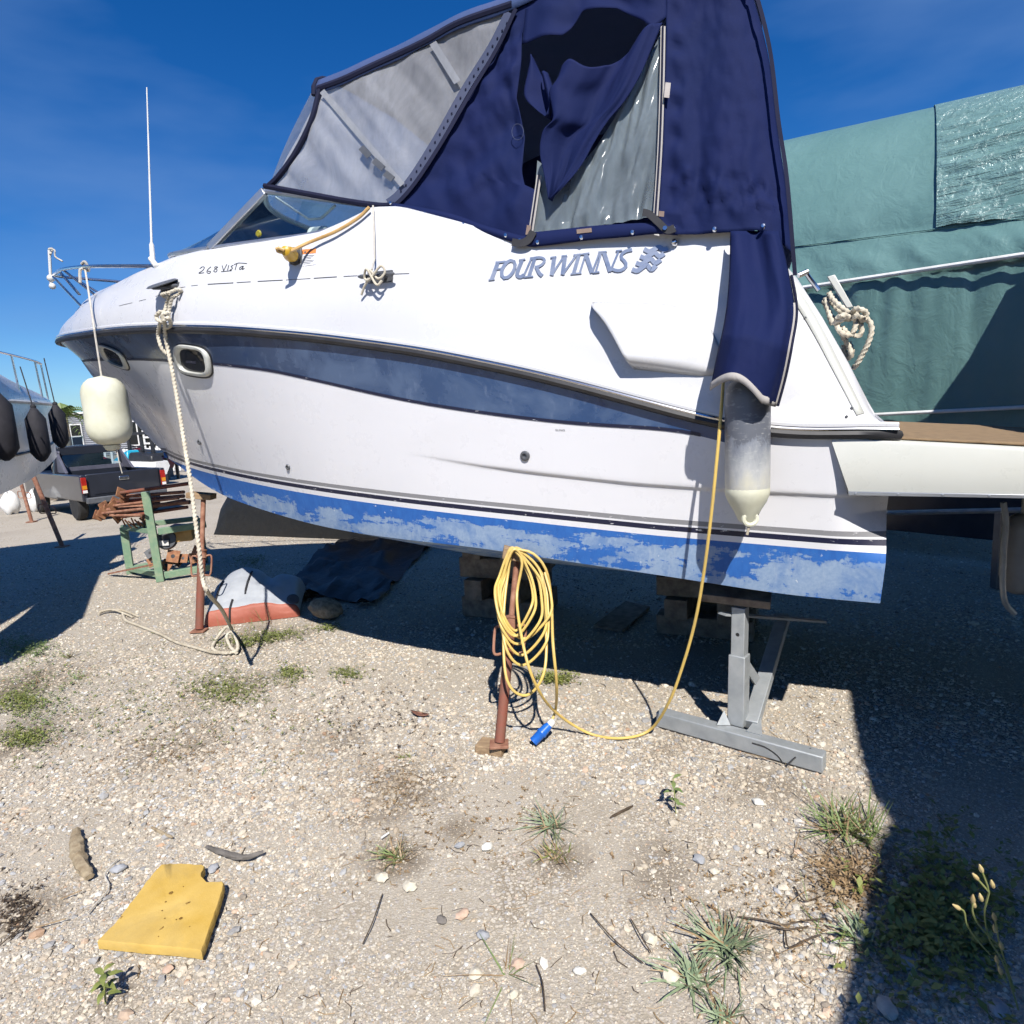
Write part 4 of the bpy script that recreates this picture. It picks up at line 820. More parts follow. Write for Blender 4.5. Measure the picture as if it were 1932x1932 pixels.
# aged grey-white fender at the quarter
fc_ = frboat(*bv(1410, 860, 1.33)); r = 0.092; fz0 = frboat(*bv(1411, 985, 1.33))[2]; fz1 = frboat(*bv(1409, 705, 1.33))[2]; fx = V(fc_[0], fc_[1], 0)
fz = lambda y: frboat(*bv(1410, y, 1.33))[2]
def fender_tone():  # cream at the bottom, darker and greyer towards the top
    m, nt, p = new_mat('mottled grey fender'); tc = N(nt, 'ShaderNodeTexCoord'); sx = N(nt, 'ShaderNodeSeparateXYZ'); nt.links.new(tc.outputs['Object'], sx.inputs[0])
    n = noise(nt, 9, 6, 0.7, mscale=(1, 1, 0.45)); n2 = noise(nt, 34, 5, 0.7, mscale=(0.7, 0.7, 2.0)); h = mrange(nt, sx.outputs['Z'], fz(905), fz(760))
    s = N(nt, 'ShaderNodeMath', operation='MULTIPLY_ADD'); nt.links.new(n.outputs['Fac'], s.inputs[0]); s.inputs[1].default_value = 0.9; nt.links.new(h, s.inputs[2])
    c = ramp(nt, s.outputs[0], [(0.36, (0.60, 0.58, 0.48)), (0.6, (0.46, 0.47, 0.47)), (0.95, (0.20, 0.22, 0.26)), (1.3, (0.12, 0.13, 0.155))]); c2 = mixc(nt, mrange(nt, n2.outputs['Fac'], 0.55, 0.75, 0, 0.5), c.outputs[0], (0.62, 0.62, 0.60)); nt.links.new(c2, p.inputs['Base Color']); p.inputs['Roughness'].default_value = 0.42; return m
fen = thing('fender', 'grey and white cylindrical fender hanging under the navy canvas at the stern', 'fender', (fx[0], fx[1], fz(985)))
zb_, zs_ = fz(920), fz(738); mb = MB(); mb.lathe([(0.05, zs_ + 0.06), (r * .9, zs_ + .02), (r, zs_ - 0.03), (r, (zs_ + zb_) / 2), (r, zb_ + 0.004), (r * 0.985, zb_ - 0.002)], fx, n=32); wpart(mb, 'body', fender_tone(), fen, smooth=60)
mb = MB(); zt_ = fz(985); mb.lathe([(r * 0.99, zb_ + 0.002), (r * 1.01, zb_ - 0.012), (r * 0.98, zb_ - 0.03), (r * 0.86, zb_ - 0.06), (r * 0.6, zb_ - 0.10), (r * 0.42, zt_ + 0.012), (r * 0.3, zt_), (0.0001, zt_ - 0.002)], fx, n=28); wpart(mb, 'end_cap', MT['fender'], fen, smooth=60)
mb = MB(); mb.tube(np.array([fx + V(0.0 + 0.028 * math.cos(a), -0.035, zt_ + 0.020 + 0.026 * math.sin(a)) for a in np.linspace(0, 2 * math.pi, 16, endpoint=False)]), 0.010, n=8, closed=True); wpart(mb, 'eye', MT['fender'], fen)
mb = MB(); mb.tube([fx + V(0, -0.03, zt_ - 0.002), fx + V(-0.012, -0.03, zt_ - 0.05)], 0.006, n=6); wpart(mb, 'cord_end', MT['ropedirty'], fen)
mb = MB(); mb.tube([fx + V(0, 0, zs_ + .05), frboat(*bv(1408, 560, 1.22)), frboat(*bv(1405, 470, 1.0))], 0.007, n=6); wpart(mb, 'lanyard', MT['cord'], fen)
# big white fender at the bow on a thin cord from the rail
ra0 = frboat(*bw(160, 503, 0.74)); ra = frboat(*surf(178, 622, lambda u, w: hb(u) + 0.06)); bf = lambda y: at(200, y, ra[1])[2]
zt_, zb_ = bf(708), bf(843); cx = ra + V(0, 0, 0); r = 0.150
fen2 = thing('round_fender', 'large cream white fender hanging on a thin cord below the bow rail', 'fender', (ra[0], ra[1], zb_))
hh = zt_ - zb_; mb = MB(); prof = []
for t in np.linspace(0, 1, 22):
    k = (1 - abs(2 * t - 1) ** 4.2) ** 0.5; prof.append((max(0.0001, r * k * (1 + 0.02 * math.sin(t * 9))), zb_ + hh * t))
mb.lathe(prof, V(ra[0], ra[1], 0), n=32); wpart(mb, 'body', MT['fender'], fen2, smooth=80)
mb = MB(); mb.lathe([(0.03, zb_ - 0.03), (0.045, zb_ - 0.02), (0.06, zb_ + 0.01)], V(ra[0], ra[1], 0), n=14); wpart(mb, 'end_boss', MT['fender'], fen2)
mb = MB(); mb.tube(np.array([ra0, ra, V(ra[0], ra[1], zt_ - 0.01)]), 0.007, n=8); wpart(mb, 'cord', MT['cord'], fen2)
mb = MB(); mb.tube(spline([ra0 + V(-0.02, 0, 0.02), ra0 + V(0.02, -0.02, 0.03), ra0 + V(0.02, 0.01, -0.03), ra0 + V(-0.03, -0.01, -0.02), ra0 + V(-0.05, -0.01, -0.12)], 20), 0.011, n=8); wpart(mb, 'knot', MT['cord'], fen2)
mb = MB(); mb.tube(spline([V(ra[0] + .03, ra[1], zb_ + 0.02), V(ra[0] + .05, ra[1] - .03, zb_ - 0.10), V(ra[0] + .055, ra[1] - .02, zb_ - 0.2)], 8), 0.004, n=6); wpart(mb, 'cord_tail', MT['cord'], fen2)
# bow mooring rope: cleat, bight, long fall to the ground, tail across the gravel
c1 = frboat(*cl1); yc = c1[1]
hull_y = lambda x, y: frboat(*onhull(x, y))[1]
mrope = thing('mooring_rope', 'white three strand rope tied to the bow cleat and falling to the gravel', 'rope', gnd(437, 1190))
kn = at(437, 1187, gnd(437, 1195)[1])
mb = MB(); yk = frboat(*ondeck(312, 600))[1] - 0.06; R_ = 0.0115
mb.rope(wl([(330, 548, yc - .10), (318, 552, yc - .14), (305, 556, yc - .10), (318, 562, yc - .05), (336, 556, yc - .06), (342, 548, yc - .09), (330, 546, yc - .13)]), R_ * .8); wpart(mb, 'cleat_turn', MT['rope'], mrope)
mb = MB(); mb.rope(wl([(317, 556, yc - .12), (314, 575, yk), (309, 595, yk - .02)]), R_ * .9); mb.rope(wl([(325, 558, yc - .12), (320, 580, yk - .02), (317, 600, yk - .03)]), R_ * .9); wpart(mb, 'standing_loop', MT['rope'], mrope)
mb = MB(); mb.rope(wl([(316, 596, yk - .05), (303, 588, yk - .07), (295, 598, yk - .04), (304, 607, yk - .07), (317, 600, yk - .09), (322, 612, yk - .05), (314, 617, yk - .04), (306, 596, yk - .09), (318, 590, yk - .05)]), R_); wpart(mb, 'knot', MT['rope'], mrope)
yr = frboat(*onhull(312, 640))[1] - 0.05
mb = MB(); mb.rope(wl([(303, 605, yk - .05), (298, 630, yr - .03), (304, 655, yr - .04), (314, 668, yr - .03)]), R_ * .9); wpart(mb, 'bight', MT['rope'], mrope)
fall = [(310, 608, yk - .05), (313, 640, yr - .02), (325, 700, yr - .05), (338, 775, yr - .12), (350, 850, yr - .22), (361, 920, yr - .32), (369, 985, yr - .40), (376, 1040, yr - .45), (382, 1090, yr - .45), (393, 1120, yr - .44), (418, 1150, (yr - .44 + kn[1]) / 2), (437, 1187, kn[1])]
mb = MB(); mb.rope(wl(fall), R_); wpart(mb, 'fall', MT['rope'], mrope)
def gl(pts, h=0.018): return np.array([gnd(x, y, h + dz) for x, y, dz in pts])
mb = MB(); mb.rope(gl([(437, 1187, .03), (428, 1183, .05), (418, 1193, .03), (405, 1212, 0), (402, 1224, 0), (420, 1232, 0), (448, 1226, .01), (444, 1200, .04), (437, 1192, .06), (428, 1200, .03), (434, 1218, 0), (446, 1232, 0)]), R_); wpart(mb, 'ground_knot', MT['rope'], mrope)
mb = MB(); mb.rope(gl([(434, 1230, .01), (405, 1231, 0), (370, 1222, 0), (335, 1212, 0), (300, 1195, 0), (262, 1180, 0), (238, 1170, 0), (232, 1158, .0)]), R_ * .95); wpart(mb, 'tail', MT['ropedirty'], mrope)
dr = thing('rope_end', 'frayed grey rope end lying on the gravel near the green rack', 'rope', gnd(210, 1155)); mb = MB(); mb.rope(gl([(186, 1158, 0), (200, 1152, 0), (222, 1150, .01), (240, 1154, 0), (262, 1163, 0)]), R_ * .9); mb.rope(gl([(188, 1154, .01), (212, 1150, .02), (234, 1157, .01), (250, 1164, 0)]), R_ * .8); wpart(mb, 'strands', MT['ropedirty'], dr)
# lashing line at the mid cleat
ll = thing('lashing_line', 'thin white cord dropping from the cover to the mid cleat', 'rope', frboat(*cl2))
q2 = cl2 + V(0, 0.05, 0); mb = MB(); mb.tube(np.array([frboat(*ondeck(710, 391, .03)), frboat(*ondeck(712, 440, .03)), frboat(*ondeck(714, 490, .035)), frboat(*(cl2 + V(0.02, 0.05, 0.03)))]), 0.0055, n=6); wpart(mb, 'cord', MT['cord'], ll)
mb = MB()
mb.tube(np.array([frboat(*p) for p in spline([q2 + V(.03, 0, .03), q2 + V(-.03, .015, -.02), q2 + V(-.07, .01, .01), q2 + V(-.05, .02, .04), q2 + V(.02, .02, -.02), q2 + V(.06, .01, -.01), q2 + V(.03, .03, .03), q2 + V(-.02, .02, -.05), q2 + V(-.05, .01, -.03)], 50)]), 0.0065, n=8)
mb.tube(np.array([frboat(*p) for p in spline([q2 + V(.03, .01, -.01), q2 + V(.07, .0, -.05), q2 + V(.10, -.01, -.09)], 12)]), 0.0065, n=8); wpart(mb, 'hitch', MT['rope'], ll)
# stern rope bundle on the quarter rail and the grey grab plate
sb = thing('rope_bundle', 'knotted hank of thick white rope hung on the stern rail', 'rope', frboat(*bv(1600, 640, 0.75)))
zr = lambda X, Y: zc(X, Y, 1960, 660, 6.44)
def sr(pts): return np.array([frboat(*bv(*zr(X, Y), v)) for X, Y, v in pts])
for k, pts in enumerate(([(730, 470, .8), (780, 560, .84), (880, 660, .86), (1000, 760, .86), (1080, 810, .84)], [(760, 600, .78), (860, 720, .82), (960, 820, .82), (1020, 900, .8)], [(670, 550, .8), (700, 690, .82), (740, 850, .84), (780, 980, .84)], [(640, 590, .76), (720, 760, .78), (800, 900, .8), (900, 1050, .8), (1000, 1200, .78)],
    [(1080, 810, .84), (1150, 720, .9), (1230, 730, .92), (1310, 790, .9), (1250, 860, .9), (1160, 830, .92), (1120, 900, .9)], [(1200, 870, .88), (1290, 900, .88), (1330, 790, .86), (1240, 740, .84), (1130, 800, .84)], [(1310, 860, .86), (1390, 950, .86), (1410, 1080, .86), (1360, 1260, .86), (1270, 1440, .85), (1180, 1600, .84), (1110, 1680, .82)],
    [(1180, 880, .86), (1240, 1000, .86), (1240, 1120, .86), (1170, 1160, .86), (1120, 1110, .84)], [(800, 960, .88), (900, 920, .9), (1030, 850, .9), (1040, 900, .86)], [(850, 870, .9), (960, 820, .92), (1040, 860, .9)], [(860, 1010, .9), (900, 1080, .92), (980, 1140, .92), (1080, 1140, .9), (1140, 1040, .9), (1160, 920, .88), (1120, 850, .86)],
    [(940, 1020, .88), (1000, 1100, .9), (1040, 1150, .88)], [(930, 1120, .84), (990, 1240, .84), (1050, 1340, .84), (1070, 1440, .84), (1040, 1520, .82), (980, 1430, .8), (960, 1300, .8)], [(1050, 1270, .8), (1090, 1380, .82), (1080, 1490, .8)])):
    mb = MB(); mb.rope(sr(pts), 0.0105); wpart(mb, 'rope_turn', MT['rope'], sb)
mb = MB(); P4 = [zr(690, 215), (zr(815, 178)), zr(1110, 700), zr(1000, 720)]; q = [bv(*P4[0], .72), bv(*P4[1], .72), bv(*P4[2], .72), bv(*P4[3], .72)]; mb.prism(q, (0, 0.02, 0)); mb.build('grab_plate', MT['gelold'], boat, bevel=0.004)
# ---- shore cable plugged into the deck inlet
inl = ondeck(560, 487); pc = thing('power_lead', 'yellow shore power lead plugged into the cabin side under the windscreen', 'cable', frboat(*inl))
mb = MB(); ax0, ax1 = inl + V(0, 0.012, 0), bv(538, 473, inl[1] + 0.16); d = nrm(ax1 - ax0); q = lambda t: frboat(*(ax0 + (ax1 - ax0) * t))
axw = nrm(frboat(*ax1) - frboat(*ax0)); Lq = np.linalg.norm(ax1 - ax0)
mb.lathe([(0.044, 0), (0.044, 0.012), (0.036, 0.018), (0.036, 0.05 * 1)], frboat(*ax0), axw, n=20); wpart(mb, 'socket_ring', MT['black'], pc)
mb = MB(); mb.lathe([(0.036, 0.02), (0.034, Lq * 0.45), (0.041, Lq * 0.5), (0.038, Lq * 0.62), (0.030, Lq * 0.8), (0.026, Lq), (0.012, Lq * 1.05)], frboat(*ax0), axw, n=20); wpart(mb, 'plug', MT['yellowp'], pc)
wc_ = [ax1 + d * .01, bv(524, 468, inl[1] + .19), bv(524, 474, inl[1] + .18), bv(545, 475, inl[1] + .14), ondeck(592, 462, .05), ondeck(640, 439, .03), ondeck(680, 414, .025), ondeck(703, 394, .03)]
mb = MB(); mb.tube(np.array([frboat(*p) for p in spline(wc_, 50)]), 0.0095, n=8); wpart(mb, 'cable', MT['tancable'], pc)
# ================================================================== props under the hull
def prop(name, label, foot, head, r, coll, mats, pad=True, handles=True, split=0.62):
    t = thing(name, label, 'boat stand', foot, 'adjustable pipe props under the hull'); d = head - foot; L = np.linalg.norm(d); a = d / L; P_ = lambda s: foot + d * s
    mb = MB(); mb.tube([P_(0.02), P_(split)], r, n=16); wpart(mb, 'outer_pipe', mats[0], t)
    mb = MB(); mb.tube([P_(split - .02), P_(0.995)], r * 0.62, n=14); wpart(mb, 'inner_screw', mats[1], t)
    mb = MB(); mb.lathe([(r * 1.0, -0.03), (r * 1.28, -0.028), (r * 1.28, 0.01), (r * 1.1, 0.014), (r * 1.1, 0.03), (r * 1.3, 0.034), (r * 1.3, 0.046), (r * .7, 0.05)], P_(split), a, n=18); wpart(mb, 'collar', mats[1], t)
    if handles:
        for s in (-1, 1):
            e = V(1, 0, 0) * s; c = P_(split - 0.085); pts = [P_(split - 0.01) + e * r, P_(split - 0.01) + e * (r + 0.05), c + e * (r + 0.055), P_(split - 0.15) + e * (r + .045), P_(split - 0.15) + e * r]; mb = MB(); mb.tube(spline(pts, 20), 0.008, n=8); wpart(mb, 'handle', mats[1], t)
    mb = MB(); mb.box(foot + V(0, 0, 0.012), (r * 3.6, r * 3.0, 0.014)); wpart(mb, 'foot_plate', mats[1], t, bevel=0.002)
    return t
foot = gnd(942, 1408, 0.05); ch = onhull(968, 1035); hd = frboat(ch[0] - .02, ch[1] - 0.015, ch[2] - 0.035)
pr1 = prop('pipe_prop', 'rusty pipe prop with a yellow cable coiled over its wooden head', foot, hd, 0.027, 0.6, (MT['rustred'], MT['rust']), split=0.62)
dv_ = nrm(hd - foot); mb = MB(); hb_ = at(967, 1044, hd[1] - 0.03); mb.box(hb_, (0.105, 0.09, 0.062), rot=Matrix.Rotation(math.radians(14), 3, 'Y')); wpart(mb, 'wooden_head', MT['wood'], pr1, bevel=0.004)
fb_ = thing('foot_block', 'small weathered wood block under the foot of the rusty prop', 'wood block', gnd(925, 1422)); mb = MB(); mb.box(gnd(928, 1420) + V(0, 0.02, 0.022), (0.15, 0.10, 0.045), rot=Matrix.Rotation(math.radians(-22), 3, 'Z')); wpart(mb, 'block', MT['wood'], fb_, bevel=0.004)
f2 = gnd(376, 1192, 0.0); h2 = at(384, 935, f2[1] + 0.30)
pr2 = prop('pipe_prop', 'tall rusty pipe prop standing left of the deflated dinghy', f2, h2, 0.034, 0.6, (MT['rustred'], MT['rust']), split=0.56)
mb = MB(); mb.box(h2 + V(-.02, 0, .0), (0.22, 0.12, 0.05), rot=Matrix.Rotation(math.radians(8), 3, 'Y')); wpart(mb, 'wooden_head', MT['wood'], pr2, bevel=0.004)
# coiled yellow cable hung on the prop head
yc_ = thing('cable_coil', 'coiled yellow power cable with a blue plug hung over the rusty prop', 'cable', foot)
Yh = hb_[1] - 0.075; Yf = foot[1] - 0.02; rnd = random.Random(12); mb = MB(); loops = [(940, 1045, 1190, 952, 1005), (936, 1050, 1215, 950, 1022), (934, 1048, 1200, 948, 1010), (938, 1060, 1236, 958, 1030), (946, 1052, 1255, 958, 1034), (950, 1046, 1312, 958, 1030), (944, 1050, 1205, 954, 1040)]
pts = []
for k, (xl, yt, yb, xb, xr) in enumerate(loops):
    Yt = Yh - 0.012 * (k % 4); Yb = Yh + (Yf - Yh) * (yb - 1045) / 360 - 0.05 - 0.01 * (k % 3); xm = (xl + xr) / 2
    pts += [(968 + rnd.uniform(-4, 6), 1036 + rnd.uniform(-3, 3), Yt + .02), (xl + 8, yt + 40, Yt), (xl, (yt + yb) / 2 - 5, (Yt + Yb) / 2), (xl + (xb - xl) * .8, yb - 30, Yb), (xm + rnd.uniform(-4, 4), yb, Yb), (xr - 4, yb - 42, Yb), (xr, (yt + yb) / 2, (Yt + Yb) / 2), (xr - 12, yt + 30, Yt)]
mb.tube(spline(wl(pts), 420), 0.0074, n=8); wpart(mb, 'coil', MT['yellow'], yc_)
mb = MB(); gz_ = gnd(1170, 1393, 0.012)
mb.tube(spline(np.vstack([wl([(968, 1036, Yh), (985, 1060, Yh - .02), (975, 1130, Yh - .06), (990, 1230, Yf - .08), (1015, 1300, Yf - .09), (1050, 1345, gz_[1] + .02)]), [gnd(1110, 1383, .012), gz_, gnd(1225, 1378, .03)], wl([(1262, 1325, gz_[1] - .12), (1290, 1250, gz_[1] - .2), (1312, 1170, gz_[1] - .27), (1328, 1080, gz_[1] - .33), (1342, 970, gz_[1] - .38), (1354, 850, gz_[1] - .40)]), [frboat(*bv(1361, 770, 1.33)), frboat(*bv(1366, 700, 1.20))]]), 120), 0.0074, n=8); wpart(mb, 'loose_run', MT['yellow'], yc_)
mb = MB(); pg = gnd(1019, 1388, 0.045); pts = wl([(972, 1036, Yh), (1005, 1044, Yh - .01), (1030, 1075, Yh - .02), (1040, 1130, Yh - .04), (1043, 1210, Yf - .08), (1050, 1290, Yf - .10), (1048, 1340, pg[1] + .02)]); pts = np.vstack([pts, [at(1038, 1366, pg[1])]]); mb.tube(spline(pts, 40), 0.0074, n=8); wpart(mb, 'plug_run', MT['yellow'], yc_)
a0 = at(1040, 1364, pg[1] + .01); a1 = at(1006, 1400, pg[1] - .03); axw = nrm(a1 - a0); Lq = np.linalg.norm(a1 - a0)
mb = MB(); mb.lathe([(0.012, -0.012), (0.017, 0), (0.020, Lq * .15), (0.023, Lq * .2), (0.026, Lq * .45), (0.029, Lq * .5), (0.029, Lq * .56), (0.025, Lq * .6), (0.025, Lq), (0.018, Lq), (0.018, Lq * .9)], a0, axw, n=18); pl = wpart(mb, 'plug', MT['bluep'], yc_)
mb = MB(); mb.lathe([(0.010, -0.02), (0.018, -0.012), (0.020, 0.006), (0.019, .014)], a0, axw, n=14); wpart(mb, 'plug_gland', MT['whitep'], pl)
# ---- galvanised stand at the stern
gs = thing('galvanised_stand', 'galvanised steel T stand under the stern of the cruiser', 'boat stand', gnd(1395, 1380))
bl, br = gnd(1243, 1352, 0.045), gnd(1556, 1438, 0.045); mb = MB(); mb.beam(bl, br, 0.075, 0.085); wpart(mb, 'base_beam', MT['galv'], gs, bevel=0.006)
e = nrm(br - bl); mb = MB(); mb.box(bl + e * 0.0 + V(0, 0, 0), (0.004, 0.05, 0.05), rot=Matrix.Rotation(math.atan2(e[1], e[0]), 3, 'Z')); wpart(mb, 'beam_hollow', MT['black'], gs)
pb_ = gnd(1392, 1365, 0.08); hs = frboat(0.62, 0.92, chine_w(0.62) - 0.13)
ptop = V(pb_[0] + 0.02, pb_[1] + 0.02, hs[2] - .02); pm = pb_ + (ptop - pb_) * 0.60
mb = MB(); mb.beam(pb_, pm, 0.085, 0.085, upv=(e[0], e[1], 0)); wpart(mb, 'post', MT['galv'], gs, bevel=0.005)
mb = MB(); mb.beam(pm - (ptop - pb_) * .1, ptop, 0.068, 0.068, upv=(e[0], e[1], 0)); ip = wpart(mb, 'inner_post', MT['galv'], gs, bevel=0.004)
mb = MB(); nrm_c = nrm(np.cross(e, (0, 0, 1))); nrm_c = nrm_c if nrm_c[1] < 0 else -nrm_c
hp = pb_ + (ptop - pb_) * 0.78; mb.lathe([(0.010, 0.0345), (0.0001, 0.0355)], hp, nrm_c, n=12); wpart(mb, 'pin_hole', MT['black'], ip)
bb = gnd(1412, 1372, 0.09); bt2 = at(1478, 1165, bb[1] + 0.75); mb = MB(); mb.beam(bb + V(0.02, .02, 0), bt2, 0.055, 0.075, upv=(e[0], e[1], 0)); wpart(mb, 'rear_brace', MT['galv'], gs, bevel=0.004)
mb = MB(); mb.beam(at(1362, 1158, ptop[1]), at(1552, 1172, ptop[1] + .35), 0.05, 0.012); wpart(mb, 'cross_plate', MT['galv'], gs)
mb = MB(); mb.beam(at(1405, 1250, pb_[1] + .05), at(1428, 1285, pb_[1] + .12), 0.012, 0.05); wpart(mb, 'gusset', MT['galv'], gs)
mb = MB(); mb.add([gnd(1352, 1368, .09), gnd(1378, 1368, .09), at(1366, 1340, pb_[1])], [(0, 1, 2)]); mb.add([gnd(1408, 1380, .09), gnd(1438, 1388, .09), at(1436, 1345, pb_[1] + .02)], [(0, 1, 2)]); wpart(mb, 'foot_gusset', MT['galv'], gs, solid=0.006, smooth=0)
mb = MB(); c_ = frboat(0.62, 0.90, chine_w(.62) - 0.085); rm = Matrix((tuple(FW), tuple(PN), tuple(UP))).transposed() @ Matrix.Rotation(math.radians(-17), 3, 'X'); mb.box(c_, (0.34, 0.16, 0.045), rot=rm); wpart(mb, 'wooden_pad', MT['oldwood'], gs, bevel=0.004)
# ---- keel blocks in the dark
kb_ = 0
for u, nb in ((0.9, 4), (2.6, 4)):
    base = frboat(u, -0.75, 0); t = thing('keel_block_stack', ['timber crib stack under the keel behind the stern stand', 'timber crib stack under the keel amidships'][kb_], 'timber stack', (base[0], base[1], 0), 'keel cribs under the cruiser'); topz = frboat(u, 0, keel_w(u))[2] + 0.02; h_ = topz / nb; kb_ += 1
    for k in range(nb):
        for s in (-1, 1):
            rot = Matrix.Rotation(TH * -1 + (math.pi / 2 if k % 2 else 0) + random.uniform(-.05, .05), 3, 'Z'); o = np.array(rot @ Vector((0, 0.18 * s, 0))); mb = MB(); mb.box(V(base[0], base[1], 0) + o + V(0, 0, h_ * (k + .5)), (0.7, 0.17, h_ - 0.004), rot=rot); wpart(mb, 'timber', MT['oldwood'], t, bevel=0.006)
# ================================================================== GROUND
def gz(x, y): return 0.012 * (fbm(np.asarray(x) * 0.9 + 40, np.asarray(y) * 0.9 + 11, 3) - 0.5) * 2 * np.clip((np.hypot(x, y) - 0.3) / 1, 0, 1) - 0.006
SPOTS = [(745, 1480, .28, .8), (740, 1610, .13, .8), (1055, 1620, .12, .7), (1250, 1640, .16, .5), (430, 1300, .35, .6), (1610, 1640, .22, .75), (40, 1290, .4, .7), (40, 1390, .3, .7), (30, 1720, .16, .8), (330, 1415, .3, .6), (640, 1400, .2, .5), (1270, 1400, .18, .45), (1450, 1480, .2, .5), (500, 1200, .35, .5), (860, 1560, .1, .6), (1400, 1760, .1, .4), (210, 1870, .1, .5)]
def ground_mat():
    m, nt, p = new_mat('dusty gravel ground'); tc = N(nt, 'ShaderNodeTexCoord').outputs['Object']
    big = noise(nt, 0.55, 5, 0.6, tc); mid = noise(nt, 2.6, 6, 0.65, tc, 0.4); fine = noise(nt, 190, 3, 0.7, tc); fine2 = noise(nt, 45, 4, 0.7, tc)
    def vor(sc):
        v = N(nt, 'ShaderNodeTexVoronoi'); v.inputs['Scale'].default_value = sc; v.inputs['Randomness'].default_value = 1.0; nt.links.new(tc, v.inputs['Vector']); return v
    v1, v2 = vor(62), vor(120)
    sand = ramp(nt, mid.outputs['Fac'], [(0.28, (0.22, 0.18, 0.13)), (0.42, (0.35, 0.305, 0.24)), (0.62, (0.42, 0.375, 0.31)), (0.8, (0.38, 0.345, 0.295))])
    stones = ramp(nt, v1.outputs['Color'], [(0.0, (0.30, 0.265, 0.225)), (0.3, (0.52, 0.46, 0.38)), (0.55, (0.60, 0.55, 0.47)), (0.75, (0.38, 0.37, 0.37)), (1.0, (0.56, 0.42, 0.31))])
    stones2 = ramp(nt, v2.outputs['Color'], [(0.0, (0.27, 0.235, 0.19)), (0.5, (0.50, 0.445, 0.365)), (1.0, (0.40, 0.38, 0.36))])
    f2 = mrange(nt, v2.outputs['Distance'], 0.55, 0.30, 0.0, 0.75); c = mixc(nt, f2, sand.outputs[0], stones2.outputs[0])
    cov = N(nt, 'ShaderNodeMath', operation='MULTIPLY'); nt.links.new(mrange(nt, v1.outputs['Distance'], 0.52, 0.36), cov.inputs[0]); nt.links.new(mrange(nt, mid.outputs['Fac'], 0.62, 0.42), cov.inputs[1]); c = mixc(nt, cov.outputs[0], c, stones.outputs[0])
    c = mixc(nt, mrange(nt, fine.outputs['Fac'], 0.35, 0.7, 0.0, 0.26), c, (0.24, 0.20, 0.15)); c = mixc(nt, mrange(nt, fine2.outputs['Fac'], 0.60, 0.75, 0.0, 0.5), c, (0.17, 0.135, 0.095))
    c = mixc(nt, mrange(nt, big.outputs['Fac'], 0.52, 0.68, 0, 0.35), c, (0.25, 0.215, 0.165)); 
    wob = noise(nt, 3.2, 5, 0.65, tc)
    for (sx_, sy_, sr_, am) in SPOTS:
        q = gnd(sx_, sy_); dn = N(nt, 'ShaderNodeVectorMath', operation='DISTANCE'); nt.links.new(tc, dn.inputs[0]); dn.inputs[1].default_value = (q[0], q[1], 0); sm = N(nt, 'ShaderNodeMath', operation='MULTIPLY_ADD'); nt.links.new(wob.outputs['Fac'], sm.inputs[0]); sm.inputs[1].default_value = sr_ * 2.2; nt.links.new(dn.outputs['Value'], sm.inputs[2])
        c = mixc(nt, mrange(nt, sm.outputs[0], sr_ * 2.35, sr_ * 1.4, 0, am), c, (0.115, 0.085, 0.055))
    nt.links.new(c, p.inputs['Base Color'])
    p.inputs['Roughness'].default_value = 0.95; p.inputs['Specular IOR Level'].default_value = 0.2
    h = N(nt, 'ShaderNodeMath', operation='MULTIPLY_ADD'); nt.links.new(cov.outputs[0], h.inputs[0]); h.inputs[1].default_value = 0.9; nt.links.new(f2, h.inputs[2])
    h2 = N(nt, 'ShaderNodeMath', operation='MULTIPLY_ADD'); nt.links.new(fine.outputs['Fac'], h2.inputs[0]); h2.inputs[1].default_value = 0.8; nt.links.new(h.outputs[0], h2.inputs[2]); bumpit(nt, p, h2.outputs[0], 0.4, 0.005); return m
MT['ground'] = ground_mat()
xs = np.concatenate([[-400, -120, -50, -25], np.linspace(-14, 12, 150), [25, 50, 120, 400]]); ys = np.concatenate([[-120, -40, -15, -6], np.linspace(-2, 16, 130), [20, 30, 50, 90, 160, 400, 900]])
X, Y = np.meshgrid(xs, ys); Z = np.where((np.abs(X) < 14) & (Y > -3) & (Y < 16), gz(X, Y), -0.006); mb = MB(); mb.grid(np.stack([X, Y, Z], 2)); tag(mb.build('ground', MT['ground'], smooth=180), kind='structure')
